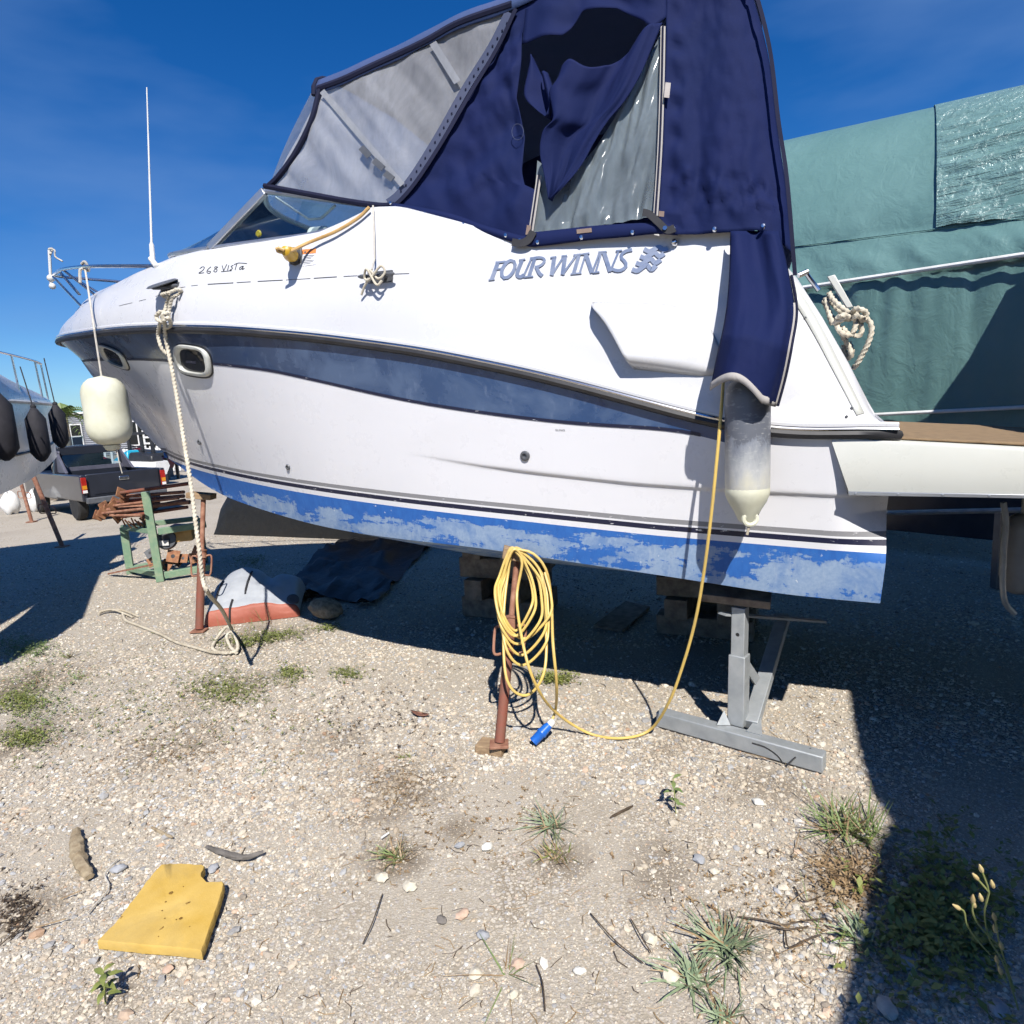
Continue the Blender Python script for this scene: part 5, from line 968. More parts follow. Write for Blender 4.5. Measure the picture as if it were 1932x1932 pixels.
# ---- loose stones: one mass of gravel, real geometry
def stone_cloud(name, n, ylo, yhi, rmed, rsig, seed, kind_label, octa=False):
    rs = np.random.RandomState(seed); P_ = []; need = n
    while need > 0:
        k = need * 4; u = rs.rand(k); y = ylo * (yhi / ylo) ** u if ylo > 0.2 else ylo + (yhi - ylo) * u; x = (rs.rand(k) * 2 - 1) * (0.92 * y + 0.25) - 0.06 * y
        w = np.clip((fbm(x * 0.9 + 3, y * 0.9 + 8, 3) - 0.36) * 3.4, 0.06 if not octa else 0.7, 1.0) * np.clip(1.35 - 1.5 * np.exp(-(((x + 0.5) / 0.55) ** 2 + ((y - 2.05) / 0.22) ** 2)), 0.15, 1) * np.clip(1.25 - 1.1 * np.exp(-(((x - 0.35) / 0.35) ** 2 + ((y - 1.55) / 0.3) ** 2)), 0.2, 1); keep = rs.rand(k) < w
        P_.append(np.stack([x[keep], y[keep]], 1)[:need]); need -= len(P_[-1])
    P_ = np.concatenate(P_); n = len(P_)
    bm = bmesh.new(); bmesh.ops.create_icosphere(bm, subdivisions=1, radius=1.0); bv_ = np.array([v.co[:] for v in bm.verts]); bf_ = np.array([[v.index for v in f.verts] for f in bm.faces]); bm.free()
    
    if octa: bv_ = np.array([(1, 0, 0), (-1, 0, 0), (0, 1, 0), (0, -1, 0), (0, 0, 1), (0, 0, -1)], float); bf_ = np.array([(0, 2, 4), (2, 1, 4), (1, 3, 4), (3, 0, 4), (2, 0, 5), (1, 2, 5), (3, 1, 5), (0, 3, 5)])
    nv, nf = len(bv_), len(bf_); r = rmed * np.exp(rs.randn(n) * rsig); r = np.clip(r, rmed * .4, rmed * 3.2)
    sc = np.stack([r * (0.75 + 0.6 * rs.rand(n)), r * (0.7 + 0.5 * rs.rand(n)), r * (0.38 + 0.35 * rs.rand(n))], 1)
    v = bv_[None] * (1 + 0.42 * (rs.rand(n, nv, 1) - 0.5)) * sc[:, None]; a = rs.rand(n) * 2 * math.pi; tl = (rs.rand(n) - .5) * 0.9
    c_, s_ = np.cos(tl)[:, None], np.sin(tl)[:, None]; v = np.stack([v[..., 0] * c_ - v[..., 2] * s_, v[..., 1], v[..., 0] * s_ + v[..., 2] * c_], 2); c_, s_ = np.cos(a)[:, None], np.sin(a)[:, None]
    v = np.stack([v[..., 0] * c_ - v[..., 1] * s_, v[..., 0] * s_ + v[..., 1] * c_, v[..., 2]], 2); v += np.stack([P_[:, 0], P_[:, 1], gz(P_[:, 0], P_[:, 1]) + sc[:, 2] * 0.3], 1)[:, None]
    f = (bf_[None] + (np.arange(n) * nv)[:, None, None]).reshape(-1, 3); me = bpy.data.meshes.new(name); me.vertices.add(n * nv); me.vertices.foreach_set('co', v.reshape(-1)); me.loops.add(len(f) * 3); me.loops.foreach_set('vertex_index', f.reshape(-1).astype(np.int32)); me.polygons.add(len(f)); me.polygons.foreach_set('loop_start', (np.arange(len(f)) * 3).astype(np.int32)); me.polygons.foreach_set('use_smooth', np.full(len(f), False))
    pal = np.array([(0.56, 0.495, 0.395), (0.60, 0.555, 0.47), (0.48, 0.405, 0.31), (0.37, 0.32, 0.26), (0.32, 0.315, 0.31), (0.42, 0.425, 0.43), (0.53, 0.395, 0.29), (0.44, 0.29, 0.19), (0.66, 0.63, 0.57), (0.25, 0.21, 0.17)]); pr_ = np.array([.22, .15, .22, .15, .09, .06, .03, .01, .04, .03]); ci = rs.choice(len(pal), n, p=pr_); cl = pal[ci] * (0.82 + 0.32 * rs.rand(n, 1)); 
    for (sx_, sy_, sr_, am) in SPOTS:
        q = gnd(sx_, sy_); dd = np.hypot(P_[:, 0] - q[0], P_[:, 1] - q[1]) / (sr_ * 1.15); cl = cl * (1 - (0.5 * am * np.exp(-dd ** 2) * np.clip(fbm(P_[:, 0] * 6, P_[:, 1] * 6, 3) * 2 - .3, 0, 1.3))[:, None] * np.array([[.9, 1.0, 1.12]]))
    cl = np.concatenate([cl, np.ones((n, 1))], 1)
    me.update(); at_ = me.color_attributes.new('stone', 'FLOAT_COLOR', 'POINT'); at_.data.foreach_set('color', np.repeat(cl, nv, 0).astype(np.float32).reshape(-1)); me.validate()
    me.materials.append(MT['stone']); o = bpy.data.objects.new(name, me); col.objects.link(o); return tag(o, kind_label, 'gravel', kind='stuff')
m, nt, p = new_mat('loose stones'); va = N(nt, 'ShaderNodeVertexColor', layer_name='stone'); n_ = noise(nt, 160, 4, 0.7); c = mixc(nt, mrange(nt, n_.outputs['Fac'], 0.45, 0.8, 0, 0.45), va.outputs[0], (0.30, 0.25, 0.19)); nt.links.new(c, p.inputs['Base Color']); p.inputs['Roughness'].default_value = 0.85; MT['stone'] = m; bumpit(nt, p, n_.outputs['Fac'], 0.3, 0.002)
stone_cloud('gravel', 105000, 1.15, 4.2, 0.0030, 0.34, 15, 'fine grit over the dusty ground', True)
stone_cloud('gravel', 36000, 1.15, 3.2, 0.0046, 0.40, 5, 'pale mixed gravel scattered over the dusty ground')
stone_cloud('gravel', 46000, 2.6, 9.0, 0.0070, 0.36, 6, 'pale gravel spread beneath and beyond the boat')
stone_cloud('gravel', 1700, 1.2, 5.0, 0.0125, 0.25, 9, 'larger pebbles lying among the fine gravel')
stone_cloud('gravel', 42000, 4.4, 10.5, 0.0090, 0.30, 25, 'pale gravel running back towards the pickup', True)
# ---- vegetation helpers
def leafmat(name, c1, c2): 
    m, nt, p = new_mat(name); oi = noise(nt, 30, 3, 0.6); r = ramp(nt, oi.outputs['Fac'], [(0.3, c1), (0.7, c2)]); nt.links.new(r.outputs[0], p.inputs['Base Color']); p.inputs['Roughness'].default_value = 0.55; p.inputs['Subsurface Weight'].default_value = 0.0; p.inputs['Transmission Weight'].default_value = 0.0; return m
MT['grass'] = leafmat('grass blades', (0.10, 0.16, 0.045), (0.22, 0.27, 0.10)); MT['greygrass'] = leafmat('grey green rosette', (0.15, 0.21, 0.12), (0.27, 0.32, 0.18)); MT['dry'] = leafmat('dry straw', (0.36, 0.26, 0.14), (0.20, 0.12, 0.06)); MT['weed'] = leafmat('weed leaves', (0.11, 0.15, 0.04), (0.26, 0.27, 0.07)); MT['darktwig'] = leafmat('dark twig', (0.05, 0.035, 0.022), (0.10, 0.07, 0.045)); MT['bud'] = leafmat('seed bud', (0.55, 0.45, 0.22), (0.40, 0.30, 0.14)); MT['stemgreen'] = leafmat('green stem', (0.20, 0.25, 0.08), (0.30, 0.31, 0.12))
def blade(mb, o, d, L, w, lift, droop, rs, n=4):
    d = nrm(d); side = V(-d[1], d[0], 0); prev = None; pts = []
    for k in range(n + 1):
        t = k / n; c = o + d * L * t * math.cos(lift) + V(0, 0, L * (math.sin(lift) * t - droop * t * t)); ww = w * (1 - t ** 1.5) + 0.0003; up_ = V(0, 0, w * .25); pts += [c - side * ww / 2 + up_, c + side * ww / 2 + up_ * 0]
    mb.add(pts, [(2 * k, 2 * k + 1, 2 * k + 3, 2 * k + 2) for k in range(n)])
def tuft(name, label, cat, x, y, n, L, w, mats, seed, lift=(0.25, 1.1), spread=0.02, dry=0.3, droop=0.5, group=None):
    rs = random.Random(seed); g0 = gnd(x, y); g0[2] = float(gz(g0[0], g0[1])); t = thing(name, label, cat, g0, group)
    for nm, mt, cnt in (('blades', mats[0], int(n * (1 - dry))), ('dry_blades', mats[1], int(n * dry))):
        if cnt < 1: continue
        mb = MB()
        for _ in range(cnt):
            a = rs.uniform(0, 2 * math.pi); o = g0 + V(rs.gauss(0, spread), rs.gauss(0, spread), -0.003); blade(mb, o, (math.cos(a), math.sin(a), 0), L * rs.uniform(0.45, 1.1), w * rs.uniform(.6, 1.2), rs.uniform(*lift), droop * rs.uniform(.4, 1.1) * 0.5, rs)
        wpart(mb, nm, MT[mt], t)
    return t
def leafy(mb, o, h, nl, ls, rs, wide=0.5):
    for k in range(nl):
        a = rs.uniform(0, 2 * math.pi); t = rs.uniform(0.1, 1); c = o + V(rs.gauss(0, h * .15), rs.gauss(0, h * .15), h * t); d = V(math.cos(a), math.sin(a), rs.uniform(-.2, .7)); d = nrm(d); s_ = nrm(np.cross(d, (0, 0, 1))); L = ls * rs.uniform(.6, 1.2); nn = np.cross(s_, d)
        mb.add([c, c + d * L * .5 + s_ * L * wide * .5 + nn * L * .1, c + d * L, c + d * L * .5 - s_ * L * wide * .5 + nn * L * .1], [(0, 1, 2, 3)])
def cover_patch(name, label, cx, cy, rx, ry, n, ls, h, mat, seed, elong=0):
    rs = random.Random(seed); mb = MB()
    for _ in range(int(n * 1.9)):
        px, py = rs.gauss(0, .45), rs.gauss(0, .45); x, y = cx + px * rx, cy + py * ry + elong * px * rx
        g0 = gnd(x, y); g0[2] = float(gz(g0[0], g0[1])); leafy(mb, g0, h * rs.uniform(.3, 1), rs.randint(2, 6), ls * rs.uniform(.6, 1.3), rs)
    return tag(mb.build(name, MT[mat]), label, 'weeds', kind='stuff')
# ================================================================== LEFT SIDE: rack, dinghy, truck, neighbour boat, background
# ---- green rack with rusty props
rk0 = gnd(303, 1097); ux = nrm(V(0.93, 0.37, 0)); uy = nrm(V(-0.37, 0.93, 0))       # rack axes: along, deep
def rp_(a, b, z): return V(rk0[0], rk0[1], 0) + ux * a + uy * b + V(0, 0, z)
rack = thing('steel_rack', 'worn green steel rack loaded with rusty pipe props', 'rack', rk0)
PZ = at(290, 927, rk0[1])[2]; SH = at(300, 1003, rk0[1])[2]
for a, b, z in ((0, 0, PZ), (-0.42, 0.72, SH + .0), (0.42, 0.84, SH)):
    mb = MB(); mb.beam(rp_(a, b, 0), rp_(a - (.02 if z == PZ else 0), b, z), 0.085, 0.07, upv=tuple(uy)); wpart(mb, 'upright', MT['greenpaint'], rack, bevel=0.004)
for z in (SH, 0.07):
    mb = MB(); mb.beam(rp_(0.05, -.01, z), rp_(0.56, 0.05, z + .02), 0.07, 0.075); wpart(mb, 'shelf_rail', MT['greenpaint'], rack, bevel=0.004)
    mb = MB(); mb.beam(rp_(-0.0, 0.05, z), rp_(-0.42, 0.72, z), 0.07, 0.06); wpart(mb, 'shelf_rail', MT['greenpaint'], rack, bevel=0.004)
    mb = MB(); mb.beam(rp_(-0.42, 0.74, z), rp_(0.42, 0.85, z), 0.07, 0.06); wpart(mb, 'shelf_rail', MT['greenpaint'], rack, bevel=0.004)
zk = lambda X, Y: zc(X, Y, 150, 1000, 5.8545)
pipe_px = [((885, 1360), (1320, 1300), 24), ((950, 1410), (1290, 1385), 22), ((940, 1480), (1290, 1450), 26), ((800, 1500), (1000, 1480), 18), ((780, 1550), (1190, 1500), 18), ((690, 1610), (1310, 1550), 30), ((945, 1640), (1310, 1570), 28), ((640, 1560), (900, 1540), 16), ((620, 1660), (800, 1640), 18), ((840, 1720), (1310, 1650), 22), ((560, 1690), (760, 1690), 18), ((1260, 1730), (1300, 1720), 18)]
lab = ['topmost pipe prop', 'second pipe prop from the top', 'third pipe prop from the top', 'short thin pipe prop behind the plates', 'slim pipe prop in the middle', 'thick long pipe prop in the middle', 'pale worn pipe prop in the middle', 'thin pipe prop at the back left', 'thin pipe prop at the lower left', 'lowest long pipe prop', 'pipe prop reaching farthest left', 'pipe prop tucked against the green upright']
for i, (a, b, w_) in enumerate(pipe_px):
    (xa, ya), (xb, yb) = zk(*a), zk(*b); Y0 = rk0[1] + 0.10 + 0.09 * (i % 4); p0, p1 = at(xa, ya, Y0 + .12), at(xb, yb, Y0); r = w_ / (5.8545 * 1.325) * Y0 / FOC * 0.9 + 0.004
    t = thing('pipe_prop', 'rusty steel ' + lab[i] + ' stacked in the green rack', 'pipe prop', p0, 'rusty pipe props stacked in the rack'); d = nrm(p1 - p0); p1 = p1 + d * (0.55 if i < 11 else 0.05)
    mb = MB(); mb.tube([p0, p1], r, n=12); wpart(mb, 'pipe', MT['rust'] if i % 3 else MT['rustred'], t)
    if i < 12:
        pl_ = 0.058; s_ = nrm(np.cross(d, (0, 0, 1))); u_ = np.cross(s_, d); th = 0.5 + 0.9 * ((i * 7) % 5) / 5; e1 = s_ * math.cos(th) + u_ * math.sin(th); e2 = np.cross(d, e1); mb = MB(); q = [p0 + e1 * pl_ + e2 * pl_, p0 - e1 * pl_ + e2 * pl_, p0 - e1 * pl_ - e2 * pl_, p0 + e1 * pl_ - e2 * pl_]; mb.prism(q, d * 0.010); ep = wpart(mb, 'end_plate', MT['rustplate'], t, bevel=0.003)
        mb = MB(); mb.lathe([(0.014, -0.0015), (0.0001, -0.002)], p0, d, n=10); wpart(mb, 'plate_hole', MT['black'], ep)
# drips of short rusty ends below the bundle
for i in range(9):
    x, y = zk(900 + i * 48, 1730 + (i % 3) * 22); p0 = at(x, y, rk0[1] + .12); t = thing('threaded_rod', ['short rusty rod end poking below the pipe bundle'][0], 'rod', p0, 'rod ends under the pipe bundle'); mb = MB(); mb.tube([p0, p0 + V(0.03 * (i % 3 - 1), 0.1, -0.10 - .02 * (i % 2))], 0.009, n=8); wpart(mb, 'rod', MT['rustplate'], t)
# square foot plates heaped on the lower shelf
zf = lambda X, Y: zc(X, Y, 200, 1150, 2.972)
fl = [((690, 715), 62, 'largest rusty foot plate with a round hole on the lower shelf', .2), ((765, 730), 46, 'rusty foot plate right of the largest one on the lower shelf', .1), ((855, 725), 55, 'rusty foot plate nearest the tall prop on the lower shelf', -.15), ((640, 780), 55, 'rusty foot plate lying low by the front upright', .5), ((535, 755), 45, 'rusty foot plate at the left end of the lower shelf', -.4), ((730, 755), 42, 'small rusty foot plate lying under the round holed ones', .7), ((870, 670), 44, 'rusty foot plate at the top of the heap by the tall prop', .35), ((520, 690), 46, 'blackened foot plate behind the front upright', -.6)]
for i, ((X, Y), hs_, lb, an_) in enumerate(fl):
    x, y = zf(X, Y); c0 = at(x, y, rk0[1] + 0.16 + 0.05 * (i % 3)); h_ = hs_ / (2.972 * 1.325) * c0[1] / FOC * 0.75; t = thing('foot_plate', lb, 'steel plate', c0, 'foot plates heaped on the rack'); n_ = nrm(V(0.10, -1, 0.35 + .2 * (i % 2))); s_ = nrm(np.cross(n_, (0, 0, 1))); u_ = np.cross(s_, n_); e1 = s_ * math.cos(an_) + u_ * math.sin(an_); e2 = np.cross(n_, e1)
    mb = MB(); mb.prism([c0 + e1 * h_ + e2 * h_, c0 - e1 * h_ + e2 * h_, c0 - e1 * h_ - e2 * h_, c0 + e1 * h_ - e2 * h_], n_ * -0.012); wpart(mb, 'plate', MT['rustplate'] if i != 7 else MT['darkgrey'], t, bevel=0.003)
    mb = MB(); mb.lathe([(h_ * 0.32, 0.001), (0.0001, 0.002)], c0, n_, n=14); wpart(mb, 'hole', MT['black'], t)
a0, a1 = gnd(207, 1082, .03), at(285, 1066, rk0[1] - .05); t = thing('steel_bar', 'long flat rusty bar lying out from the foot of the green rack', 'steel bar', a0); mb = MB(); mb.beam(a0, a1, 0.05, 0.02); wpart(mb, 'bar', MT['rust'], t)
t = thing('wood_offcut', 'small flat wood offcut on the gravel before the green rack', 'wood offcut', gnd(450, 1102)); mb = MB(); mb.box(gnd(450, 1100, .012), (0.14, 0.05, 0.022), rot=Matrix.Rotation(.25, 3, 'Z')); wpart(mb, 'offcut', MT['wood'], t, bevel=.003)
MT['card'] = M('orange cardboard', (0.58, 0.35, 0.12), (0.48, 0.26, 0.08), scale=10, rough=0.85); MT['orangered'] = M('orange red plastic', (0.62, 0.12, 0.04), (0.5, 0.09, 0.03), rough=0.5)
c0 = at(*zf(755, 545), rk0[1] + .25); t = thing('torn_carton', 'crumpled orange carton with a red top lying on the rack shelf', 'carton', c0); mb = MB(); mb.hexa([c0 + V(*q) for q in ((-.16, -.08, -.10), (.17, -.1, -.08), (.15, .1, -.06), (-.14, .1, -.08), (-.13, -.05, .07), (.16, -.06, .05), (.14, .1, .08), (-.1, .1, .09))]); wpart(mb, 'body', MT['card'], t, bevel=.01)
mb = MB(); mb.hexa([c0 + V(*q) for q in ((-.11, -.06, .07), (.06, -.07, .06), (.06, .05, .08), (-.1, .06, .09), (-.10, -.05, .11), (.06, -.06, .10), (.05, .05, .11), (-.09, .05, .12))]); wpart(mb, 'lid', MT['orangered'], t, bevel=.008)
c0 = at(*zf(645, 590), rk0[1] + .18); t = thing('hub_wheel', 'small grey trailer wheel hub with a pale tag on the rack', 'wheel', c0); mb = MB(); mb.lathe([(0.03, -.03), (.11, -.04), (.125, 0), (.11, .04), (.05, .045), (.03, .03)], c0, (0.2, -1, .2), n=24); wpart(mb, 'hub', MT['darkgrey'], t); mb = MB(); mb.box(c0 + V(0, -.07, -.03), (.11, .01, .06)); wpart(mb, 'tag', MT['whitep'], t)
# ---- deflated dinghy
MT['pvcgrey'] = M('grey PVC fabric', (0.40, 0.42, 0.45), (0.32, 0.34, 0.37), scale=5, rough=0.55, bump=0.3, bscale=9, bdist=0.02); MT['pvcred'] = M('faded red PVC fabric', (0.30, 0.075, 0.045), (0.36, 0.11, 0.07), scale=6, rough=0.6, bump=0.3, bscale=10, bdist=0.02)
dg0 = gnd(385, 1184); dg1 = gnd(566, 1163); ex = nrm(dg1 - dg0); W_ = np.linalg.norm(dg1 - dg0); ey = nrm(V(-ex[1], ex[0], 0)); ding = thing('dinghy', 'folded grey inflatable dinghy with a red underside on the gravel', 'dinghy', (dg0 + dg1) / 2)
def dpt(s, q):
    # s 0..1 along front, q 0..1 over the bundle from front ground to back ground
    prof = np.array([(0, 0.0), (0.0, 0.06), (0.02, 0.13), (0.05, 0.155), (0.14, 0.19), (0.30, 0.27), (0.45, 0.31), (0.6, 0.33), (0.75, 0.28), (0.9, 0.16), (0.98, 0.0)]); t = np.linspace(0, 1, len(prof)); b = np.interp(q, t, prof[:, 0]); z = np.interp(q, t, prof[:, 1])
    k = 0.80 + 0.25 * math.sin(math.pi * min(1, s * 1.05)) + 0.18 * math.exp(-((s - 0.30) / 0.16) ** 2) * (q > .42) - 0.22 * math.exp(-((s - .62) / .1) ** 2) * (q > .5); e = min(1, min(s, 1 - s) / 0.05) ** 0.5
    z = z * k * (0.35 + 0.65 * e) + 0.018 * (float(fbm(s * 6, q * 5 + 3, 3)) - .5) * 2 * (q > 0.1); b = b * (0.95 + 0.1 * math.sin(s * 5)) + 0.02 * (1 - e)
    return dg0 + ex * W_ * s + ey * b * 0.95 + V(0, 0, max(0, z))
qr = np.linspace(0, 0.27, 10); qg = np.linspace(0.27, 1, 34)
mb = MB(); mb.grid([[dpt(s, q) for s in np.linspace(0, 1, 44)] for q in qr]); wpart(mb, 'red_bottom', MT['pvcred'], ding, smooth=70); mb = MB(); mb.grid([[dpt(s, q) for s in np.linspace(0, 1, 44)] for q in qg]); wpart(mb, 'grey_tube', MT['pvcgrey'], ding, smooth=70)
for s0, q0, q1 in ((0.27, 0.03, 0.40), (0.10, 0.40, .62), (0.42, 0.42, .64)):
    mb = MB(); g = [[dpt(s0 + .02 * (k - .5) + (q - q0) * (.12 if q0 > .3 else .05), q) + V(0, -.008, .008) for k in (0, 1)] for q in np.linspace(q0, q1, 14)]; mb.grid(g); wpart(mb, 'strap', MT['blackcloth'], ding, solid=.004)
c0 = dpt(0.93, 0.36); mb = MB(); mb.lathe([(0.055, -.02), (.055, .012), (.04, .02), (.02, .016)], c0, nrm(V(.3, -.6, .8)), n=18); wpart(mb, 'valve', MT['darkgrey'], ding)
t = thing('log', 'rough brown cut log beside the folded dinghy', 'log', gnd(605, 1170)); c0 = gnd(604, 1172) + V(0.03, 0.10, 0.085); mb = MB(); g = []
for i in range(15):
    ph = math.pi * i / 14; row = []
    for j in range(20):
        th = 2 * math.pi * j / 20; rr = 1 + 0.3 * (float(fbm(i * .5 + 2, j * .6 * (1 if j < 10 else 1) + 5, 3)) - .5); row.append(c0 + V(0.17 * math.cos(ph) * rr * -1, 0.12 * math.sin(ph) * math.cos(th) * rr, 0.09 * math.sin(ph) * math.sin(th) * rr) @ np.array([[.9, -.35, -.12], [.35, .93, 0], [.1, 0, 1]]))
    g.append(row)
mb.grid(g, wrapj=True); wpart(mb, 'trunk', MT['bark'], t, smooth=80)
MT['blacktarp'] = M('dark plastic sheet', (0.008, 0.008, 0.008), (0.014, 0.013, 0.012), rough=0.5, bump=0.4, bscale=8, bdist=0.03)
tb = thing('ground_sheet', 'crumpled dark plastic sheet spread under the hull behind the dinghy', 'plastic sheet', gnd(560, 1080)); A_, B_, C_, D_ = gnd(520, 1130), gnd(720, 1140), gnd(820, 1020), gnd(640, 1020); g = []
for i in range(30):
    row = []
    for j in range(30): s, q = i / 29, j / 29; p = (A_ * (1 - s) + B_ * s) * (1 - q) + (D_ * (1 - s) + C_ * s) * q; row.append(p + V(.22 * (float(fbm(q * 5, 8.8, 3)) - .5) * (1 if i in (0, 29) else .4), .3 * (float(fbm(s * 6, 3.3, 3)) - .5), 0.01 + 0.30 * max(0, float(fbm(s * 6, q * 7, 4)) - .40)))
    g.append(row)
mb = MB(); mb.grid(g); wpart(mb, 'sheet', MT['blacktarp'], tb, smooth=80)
t = thing('board', 'flat square board lying in the shade under the hull', 'board', gnd(1180, 1160)); mb = MB(); p4 = [gnd(*zc(675, 635, 1100, 1200, 1.7564), .03), gnd(*zc(800, 660, 1100, 1200, 1.7564), .03), gnd(*zc(922, 555, 1100, 1200, 1.7564), .03), gnd(*zc(815, 530, 1100, 1200, 1.7564), .03)]; mb.prism(p4, (0, 0, -0.022)); wpart(mb, 'panel', MT['oldwood'], t)
# ---- low black mass added in place of shaded clutter beyond the cruiser
pile = thing('shade_clutter', 'low black mass standing in for shaded clutter beyond the cruiser', 'dark stand-in', frboat(5.4, -4.0, 0) * V(1, 1, 0)); g = []
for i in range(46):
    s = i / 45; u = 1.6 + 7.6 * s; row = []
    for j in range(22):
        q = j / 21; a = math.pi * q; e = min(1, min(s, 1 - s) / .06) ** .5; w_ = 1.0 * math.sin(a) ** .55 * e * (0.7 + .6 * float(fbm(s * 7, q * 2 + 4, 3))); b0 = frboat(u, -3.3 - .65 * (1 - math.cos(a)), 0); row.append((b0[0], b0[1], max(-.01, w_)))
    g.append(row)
mb = MB(); mb.grid(np.array(g)); wpart(mb, 'shade_mass', MT['blacktarp'], pile, smooth=60)
# ---- dark pickup
def car_paint(name, c): return M(name, c, tuple(q * .8 for q in c), scale=3, rough=0.3, coat=0.5)
MT['truck'] = car_paint('dark grey car paint', (0.022, 0.025, 0.035)); MT['trucktrim'] = M('grey truck plastic', (0.10, 0.10, 0.13), (0.075, 0.075, 0.1), rough=0.45); MT['tyre'] = M('tyre rubber', (0.014, 0.014, 0.015), (0.025, 0.024, 0.023), rough=0.85, bump=.3); MT['redlens'] = M('red lens', (0.35, 0.02, 0.015), (0.28, 0.015, 0.01), rough=.2); MT['amber'] = M('amber lens', (0.6, 0.25, 0.02), (0.5, 0.2, 0.02), rough=.2)
truck = thing('pickup_truck', 'dark grey pickup seen from behind parked beyond the green rack', 'pickup truck'); tl_ = gnd(325, 992); hd_ = math.radians(139); cr_ = at(322, 960, 13.9); truck.scale = (.95, .95, .95); truck.location = (cr_[0] - .82 * math.sin(hd_), cr_[1] + .82 * math.cos(hd_), 0); truck.rotation_euler = (0, 0, hd_ - math.pi / 2)
def tp_(mb, name, mat, parent=truck, **k): return mb.build(name, mat, parent, **k)
mb = MB(); mb.box((0, 0.06, 0.78), (1.46, 0.06, 0.50)); tg = tp_(mb, 'tailgate', MT['truck'], bevel=.02); mb = MB(); mb.box((0, 0.025, 0.88), (0.20, 0.03, 0.09)); mb.build('tailgate_handle', MT['chrome'], tg, bevel=.012); mb = MB(); mb.box((0, 0.02, .60), (1.2, .012, .015)); mb.build('tailgate_crease', MT['truck'], tg)
for s in (-1, 1):
    mb = MB(); P_ = [(s * .74, 0.0, 0.50), (s * .84, 0.03, .52), (s * .86, 1.0, .52), (s * .86, 2.0, .45), (s * .86, 2.0, 1.02), (s * .84, .05, 1.02), (s * .76, 0.0, 1.03)]
    mb.prism([(s * .74, 0.0, .45), (s * .74, 2.0, .45), (s * .74, 2.0, 1.02), (s * .74, 0, 1.02)], (s * .11, 0, 0)); tp_(mb, 'bed_side', MT['truck'], bevel=.025)
    mb = MB(); mb.box((s * .79, -.012, .80), (.10, .05, .34)); tl2 = tp_(mb, 'tail_light', MT['redlens'], bevel=.008); mb = MB(); mb.box((s * .79, -.038, .76), (.085, .006, .08)); mb.build('indicator_lens', MT['amber'], tl2); mb = MB(); mb.box((s * .79, -.038, .67), (.085, .006, .06)); mb.build('reverse_lens', MT['whitep'], tl2)
    for yy in (0.75, 3.75):
        mb = MB(); mb.lathe([(0.20, -.10), (.30, -.10), (.335, -.07), (.34, 0), (.335, .07), (.30, .10), (.20, .10)], (s * .74, yy, .34), (1, 0, 0), n=28); w2 = tp_(mb, 'wheel', MT['tyre']); mb = MB(); mb.lathe([(.0001, .05), (.08, .05), (.19, .03), (.205, .09)], (s * .74, yy, .34), (s, 0, 0), n=24); mb.build('rim', MT['alu'], w2)
    # sail pillars behind the cab
    mb = MB(); mb.prism([(s * .66, 2.05, 1.02), (s * .62, 2.05, 1.50), (s * .62, 2.2, 1.56), (s * .66, 1.45, 1.02)], (s * .06, 0, 0)); tp_(mb, 'sail_pillar', MT['trucktrim'], bevel=.01)
mb = MB(); mb.box((0, -.05, .47), (1.6, .12, .13)); tp_(mb, 'bumper', MT['darkgrey'], bevel=.02); mb = MB(); mb.box((0, 1.0, .50), (1.46, 2.0, .06)); tp_(mb, 'bed_floor', MT['truck']); mb = MB(); mb.box((0, 2.0, .78), (1.6, .05, .52)); tp_(mb, 'bed_front', MT['truck'])
# cab shell with rear window opening
mb = MB(); zt, zbm = 1.60, 1.00
mb.prism([(-.80, 2.05, .40), (.80, 2.05, .40), (.80, 4.9, .40), (-.80, 4.9, .40)], (0, 0, .62)); mb.prism([(-.66, 2.12, 1.56), (.66, 2.12, 1.56), (.66, 3.35, 1.56), (-.66, 3.35, 1.56)], (0, 0, .06)); tp_(mb, 'cab', MT['truck'], bevel=.05)
for s in (-1, 1):
    mb = MB(); mb.beam((s * .73, 2.08, 1.0), (s * .62, 2.16, 1.58), .14, .08, upv=(0, 1, 0)); tp_(mb, 'cab_pillar', MT['truck'], bevel=.02); mb = MB(); mb.beam((s * .76, 4.0, 1.0), (s * .64, 3.35, 1.58), .07, .06, upv=(0, 1, 0)); tp_(mb, 'windscreen_pillar', MT['truck'])
mb = MB(); mb.beam((-.62, 2.13, 1.5), (.62, 2.13, 1.5), .06, .16); tp_(mb, 'window_header', MT['truck']); mb = MB(); mb.beam((-.68, 2.07, 1.06), (.68, 2.07, 1.06), .06, .14); tp_(mb, 'window_sill', MT['trucktrim'])
mb = MB(); mb.add([(-.6, 2.09, 1.12), (.6, 2.09, 1.12), (.55, 2.13, 1.44), (-.55, 2.13, 1.44)], [(0, 1, 2, 3)]); tp_(mb, 'rear_window', MT['carglass'], smooth=0); mb = MB(); mb.add([(-.74, 4.0, 1.02), (.74, 4.0, 1.02), (.62, 3.36, 1.56), (-.62, 3.36, 1.56)], [(0, 1, 2, 3)]); tp_(mb, 'windscreen', MT['carglass'], smooth=0)
mb = MB(); mb.tube(np.array([(-.35 + .17 * math.cos(a), 3.3 + .05 * math.sin(a), 1.08 + .17 * math.sin(a)) for a in np.linspace(0, 2 * math.pi, 24, endpoint=False)]), .016, n=6, closed=True); tp_(mb, 'steering_wheel', MT['black']); mb = MB(); mb.box((.0, 3.4, 1.42), (.24, .03, .07)); tp_(mb, 'mirror', MT['black'], bevel=.01)
for s in (-.36, .36): mb = MB(); mb.box((s, 2.6, 1.0), (.45, .14, .5)); tp_(mb, 'seat', MT['trucktrim'], bevel=.05)
